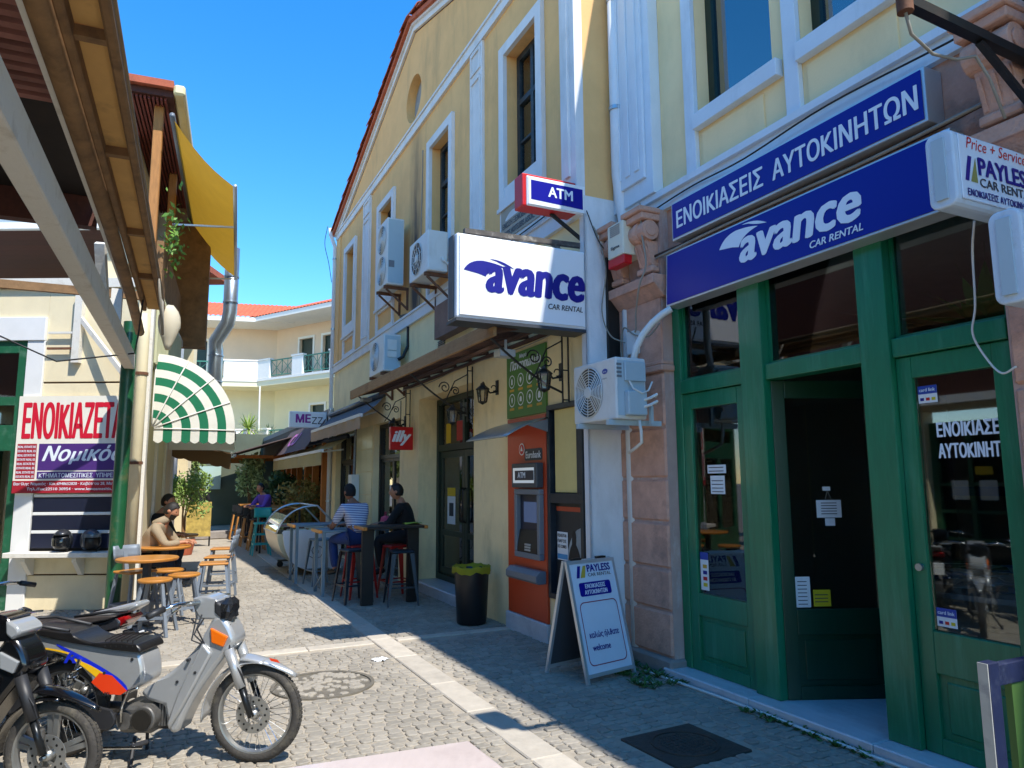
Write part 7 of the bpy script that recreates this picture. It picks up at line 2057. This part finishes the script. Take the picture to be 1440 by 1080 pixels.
def moped(label, M, body, seatm, cast=False, R=.28, style='a'):
    t = thing('motorcycle', label, 'motorcycle', M, 'motorcycles parked at the left')
    wheel(t, .61, R, cast, True); wheel(t, -.61, R, cast, False)
    # front fork
    for sy in (-.075, .075):
        MB().tube([(.455, sy, .66), (.545, sy, .44)], .030, 14).build('fork_sleeve', M_silver if body is M_silver else M_plast, t, smooth=True)
        MB().tube([(.54, sy, .45), (.612, sy, .275)], .019, 12).build('fork_leg', M_fork, t, smooth=True)
    MB().tube([(.612, -.09, R), (.612, .09, R)], .012, 8).build('axle', M_chrome, t)
    MB().box(.56, .60, -.075, -.05, .33, .40).build('brake_caliper', M_eng, t, bevel=.008)
    MB().tube([(.58, -.07, .40), (.55, -.09, .52), (.47, -.09, .62), (.45, -.06, .8)], .005, 5).build('brake_hose', M_plast, t)
    # mudguard: hugging rear half plus a pointed beak
    mg = MB(); wv = .062
    mg.grid(lambda u, v: (.61 + (R + .035) * math.cos(RAD(80 + 105 * u)), wv * (2 * v - 1), R + (R + .035) * math.sin(RAD(80 + 105 * u)) - .018 * (2 * v - 1) ** 2), 16, 6)
    mg.build('mudguard', M_silver if body is M_silver else body, t, smooth=True, thick=.006)
    bk = MB(); bk.grid(lambda u, v: (.52 + .33 * u, (.066 - .055 * u ** 1.6) * (2 * v - 1), R + .335 - .02 * u - .09 * u * u - .02 * (2 * v - 1) ** 2), 12, 6)
    bk.build('beak', body, t, smooth=True, thick=.008)
    # leg shield (apron) running diagonally down from the steering head
    ap = bez((.50, .70), (.47, .80), (.40, .86), 5) + [(.345, .845), (.30, .74)] + bez((.30, .74), (.22, .60), (.02, .47), 6) + bez((.02, .47), (-.06, .43), (-.09, .40), 3) + [(-.03, .355), (.07, .33), (.10, .20), (.135, .165), (.17, .19)] + bez((.17, .19), (.24, .40), (.50, .70), 8)[1:-1]
    shell(t, 'leg_shield', ap, .17, body, .03)
    for sy in (-1, 1):
        MB().prism([(.30, .70), (.365, .64), (.20, .33), (.12, .20), (.105, .24), (.16, .40)], sy * .08, sy * .107, 'y').build('knee_guard', body, t, smooth=True, bevel=.02, auto=60)
        MB().prism([(.345, .785), (.455, .735), (.43, .675), (.355, .70)], sy * .08, sy * .100, 'y').build('turn_signal', M_orangel if style == 'a' else M_clearl, t, bevel=.006)
    # side panels and tail
    tl = .0 if style == 'c' else 0
    sp = bez((-.08, .62), (-.05, .54), (-.055, .46), 4) + [(-.16, .395), (-.30, .385), (-.36, .44)] + bez((-.36, .44), (-.46, .60), (-.70, .64), 6) + [(-.86, .68 + tl), (-.89, .74 + tl), (-.83, .755 + tl)] + bez((-.83, .755 + tl), (-.5, .70 + tl * .5), (-.25, .66), 6) + [(-.10, .645)]
    shell(t, 'side_panel', sp, .21, body, .03)
    st = bez((-.07, .64), (-.06, .665), (-.10, .69), 4) + bez((-.10, .69), (-.22, .715), (-.36, .695), 6) + bez((-.36, .695), (-.46, .705), (-.52, .75 + tl), 5) + bez((-.52, .75 + tl), (-.70, .775 + tl), (-.82, .775 + tl), 5) + [(-.85, .77 + tl), (-.80, .745 + tl), (-.5, .69 + tl * .5), (-.25, .655)]
    shell(t, 'seat', st, .25, seatm, .04)
    if style == 'c':
        MB().prism([(-.58, .765), (-.95, .855), (-.98, .83), (-.90, .785), (-.62, .71)], -.085, .085, 'y').build('tail_cowl', M_silver, t, smooth=True, bevel=.02, auto=60)
        MB().prism([(-.66, .70), (-.90, .77), (-.92, .745), (-.87, .70), (-.72, .64)], -.10, .10, 'y').build('tail_lamp', M_redl, t, bevel=.015)
    else:
        MB().prism([(-.83, .70), (-.895, .735), (-.91, .70), (-.87, .66)], -.07, .07, 'y').build('tail_lamp', M_redl, t, bevel=.01)
    MB().tube([(-.55, -.1, .76), (-.80, -.12, .80), (-.90, -.09, .80), (-.90, .09, .80), (-.80, .12, .80), (-.55, .1, .76)], .011, 6).build('grab_rail', M_plast, t, smooth=True)
    # rear mudguard, shock, swingarm, chain case
    rg = MB(); rg.grid(lambda u, v: (-.61 + (R + .04) * math.cos(RAD(60 + 130 * u)), .065 * (2 * v - 1), R + (R + .06) * math.sin(RAD(60 + 130 * u)) - .02 * (2 * v - 1) ** 2), 14, 6); rg.build('rear_mudguard', M_plast, t, smooth=True, thick=.006)
    for sy in (-.11, .11):
        MB().tube([(-.61, sy, R), (-.22, sy * .9, .27)], .022, 8).build('swingarm', M_plast, t, smooth=True)
        ck = MB(); ck.tube([(-.56, sy, .30), (-.46, sy, .60)], .012, 8)
        ck.tube([(-.545 + .075 * q / 30 + .028 * math.cos(q * .9) * .8, sy + .028 * math.sin(q * .9), .36 + .2 * q / 30) for q in range(31)], .006, 5); ck.build('shock_absorber', M_chrome, t)
    MB().prism(bez((-.58, .33), (-.4, .36), (-.24, .31), 5) + bez((-.24, .31), (-.16, .24), (-.26, .19), 5) + [(-.40, .24), (-.58, .26)], -.125, -.10, 'y').build('chain_case', M_plast, t, bevel=.01)
    # engine
    MB().cyl((-.03, -.13, .265), (-.03, .12, .265), .075, seg=28).build('clutch_cover', M_eng, t, smooth=True, bevel=.008, auto=40)
    MB().cyl((-.03, -.145, .265), (-.03, -.13, .265), .058, seg=28).build('cover_cap', mat('cover_dark', '#37342f', .4, .5, var=.2), t)
    MB().box(-.20, .02, -.10, .10, .17, .34).build('crankcase', M_eng, t, bevel=.03)
    MB().cyl((-.15, -.12, .25), (-.15, .11, .25), .05, seg=20).build('gear_cover', M_eng, t, smooth=True, auto=40)
    en = MB()
    for k in range(7): en.box(.03 + k * .018, .041 + k * .018, -.06, .06, .21, .34)
    en.build('cylinder_fins', M_eng, t)
    MB().tube([(-.16, -.13, .25), (-.15, -.15, .34), (-.10, -.17, .44), (-.03, -.19, .46)], .009, 6).build('kick_lever', M_chrome, t, smooth=True)
    MB().tube([(.02, -.15, .15), (-.02, -.24, .15)], .014, 8).build('foot_peg', M_plast, t)
    MB().tube([(.05, -.24, .15), (-.2, -.24, .14)], .008, 6).build('gear_lever', M_chrome, t)
    MB().tube([(.13, .07, .25), (.10, .10, .16), (-.2, .12, .15), (-.45, .14, .20), (-.85, .16, .27)], [.016, .018, .02, .035, .045], 10).build('exhaust', M_plast, t, smooth=True)
    MB().tube([(-.10, -.08, .15), (-.06, -.17, .01)], .010, 6).build('side_stand', M_plast, t); MB().tube([(-.12, .08, .15), (-.14, .12, .01)], .010, 6).build('centre_stand', M_plast, t)
    # handlebar cowl, bars, mirrors, headlamp
    cw = bez((.27, .83), (.20, .90), (.22, .955), 5) + bez((.22, .955), (.30, .985), (.36, .95), 5) + bez((.36, .95), (.44, .89), (.40, .83), 5)
    shell(t, 'headset_cowl', cw, .16, M_silver if (body is M_silver) else body, .035)
    MB().prism(bez((.355, .945), (.45, .91), (.44, .87), 6) + [(.40, .84), (.36, .87)], -.09, .09, 'y').build('headlamp', M_plast if style == 'a' else M_clearl, t, smooth=True, bevel=.02, auto=60)
    for sy in (-1, 1):
        MB().tube([(.26, sy * .08, .93), (.20, sy * .22, .94), (.16, sy * .30, .925)], .013, 8).build('handlebar', M_chrome, t, smooth=True)
        MB().tube([(.16, sy * .29, .927), (.12, sy * .385, .90)], .019, 10).build('grip', M_plast, t, smooth=True)
        MB().tube([(.22, sy * .22, .925), (.24, sy * .34, .915)], .007, 6).build('brake_lever', M_chrome, t)
        if False:
            MB().tube([(.31, sy * .20, .98), (.27, sy * .24, 1.10), (.25, sy * .27, 1.15)], .007, 6).build('mirror_stem', M_plast, t)
            MB().lathe([(0, -.012), (.045, -.01), (.05, .004), (0, .006)], 16, Matrix.Translation((.25, sy * .29, 1.17)) @ Matrix.Rotation(RAD(-80), 4, 'Y') @ Matrix.Scale(1.3, 4, (0, 1, 0))).build('mirror', M_plast, t, smooth=True)
    for q in range(3): MB().tube([(.30 - q * .02, -.06 - q * .02, .86), (.27 - q * .01, -.11 - q * .01, .78 - q * .03), (.31, -.08, .68), (.36, -.05, .62)], .005, 5).build('cable', M_plast, t)
    for bx, bz, by in ((.22, .60, -.108), (.27, .53, -.108), (.15, .47, -.089), (-.30, .52, -.107), (-.13, .60, -.107)): MB().cyl((bx, -.08, bz), (bx, by - .003, bz), .009, seg=10).build('bolt', M_plast, t)
    for q in range(6): MB().tube([(-.12 - q * .035, -.126, .675), (-.13 - q * .035, -.112, .712 - abs(q - 3) * .001), (-.13 - q * .035, 0, .722), (-.13 - q * .035, .112, .712)], .004, 5).build('seat_seam', seatm, t)
    MB().box(-.93, -.92, -.09, .09, .50, .64).build('number_plate', M_paper, t)
    MB().bar((-.86, 0, .66), (-.925, 0, .58), .10, .01).build('plate_bracket', M_plast, t)
    return t
bA = moped('silver step-through motorcycle with blue, yellow and red graphics', world_at(-2.16, 4.56, 0, -5), M_silver, M_seat)
# printed graphics on the visible side
M_gb = mat('graphic_blue', '#1a2ec0', .3, coat=.4); M_gy = mat('graphic_yellow', '#e8b51e', .3, coat=.4); M_gr = mat('graphic_red', '#e0401a', .3, coat=.4)
FG = face_south(0, -.1065, 0)
flat('graphic', bez((-.62, .685), (-.4, .60), (-.22, .50), 6) + bez((-.22, .50), (-.13, .44), (-.15, .415), 4) + bez((-.15, .415), (-.3, .50), (-.62, .675), 6), M_gb, bA, FG)
flat('graphic', bez((-.50, .60), (-.36, .56), (-.26, .49), 5) + [(-.30, .455)] + bez((-.30, .455), (-.4, .53), (-.50, .59), 5), M_gy, bA, FG, .0014)
flat('graphic', [(-.33, .52), (-.25, .505), (-.15, .42), (-.19, .395), (-.29, .40), (-.38, .465)], M_gr, bA, FG, .0018)
flat('graphic', bez((-.74, .665), (-.6, .655), (-.5, .625), 4) + [(-.5, .612)] + bez((-.5, .612), (-.6, .645), (-.74, .655), 4), M_gy, bA, FG, .0014)
text('lettering', 'R', M_gb, bA, FG @ Matrix.Translation((-.56, .575, .001)), height=.055, width=.075, bold=.05, shear=.3)
text('lettering', 'SHOGUN', M_plast, bA, FG @ Matrix.Translation((-.76, .62, .0)) @ Matrix.Rotation(RAD(-12), 4, 'Z'), height=.03, width=.17, bold=.02, shear=.2)
text('lettering', 'SUZUKI', M_plast, bA, FG @ Matrix.Translation((-.36, .392, .002)) @ Matrix.Rotation(RAD(-2), 4, 'Z'), height=.022, width=.10, bold=.02)
flat('graphic', [(.70, .608), (.75, .598), (.77, .578), (.71, .590)], M_gr, bA, face_south(0, -.052, 0)); 
bB = moped('black motorcycle with cast front wheel cut off at the left bottom corner', world_at(-3.02, 3.98, 0, -4), M_bikeblack, M_seat, True, .26, 'b')
bC = moped('motorcycle with worn dark seat, silver tail and red tail lamp behind the silver one', world_at(-3.50, 5.10, 0, 176), mat('dark_grey_paint', '#2b2c30', .25, coat=.5), M_seatgrey, True, .27, 'c')
# rag bag tied over the silver bike's lamp
rg_ = random.Random(12); b = MB()
b.loft([[(.42 + r_ * math.cos(a) * .7 + rg_.uniform(-.01, .01), -.02 + r_ * math.sin(a) + rg_.uniform(-.01, .01), z + rg_.uniform(-.008, .008)) for a in [2 * math.pi * k / 14 for k in range(14)]] for z, r_ in ((.82, .03), (.84, .065), (.88, .08), (.92, .075), (.95, .03))])
b.build('lamp_cover', mat('black_plastic_bag', '#1a1b1d', .25, var=.2), bA, smooth=False)
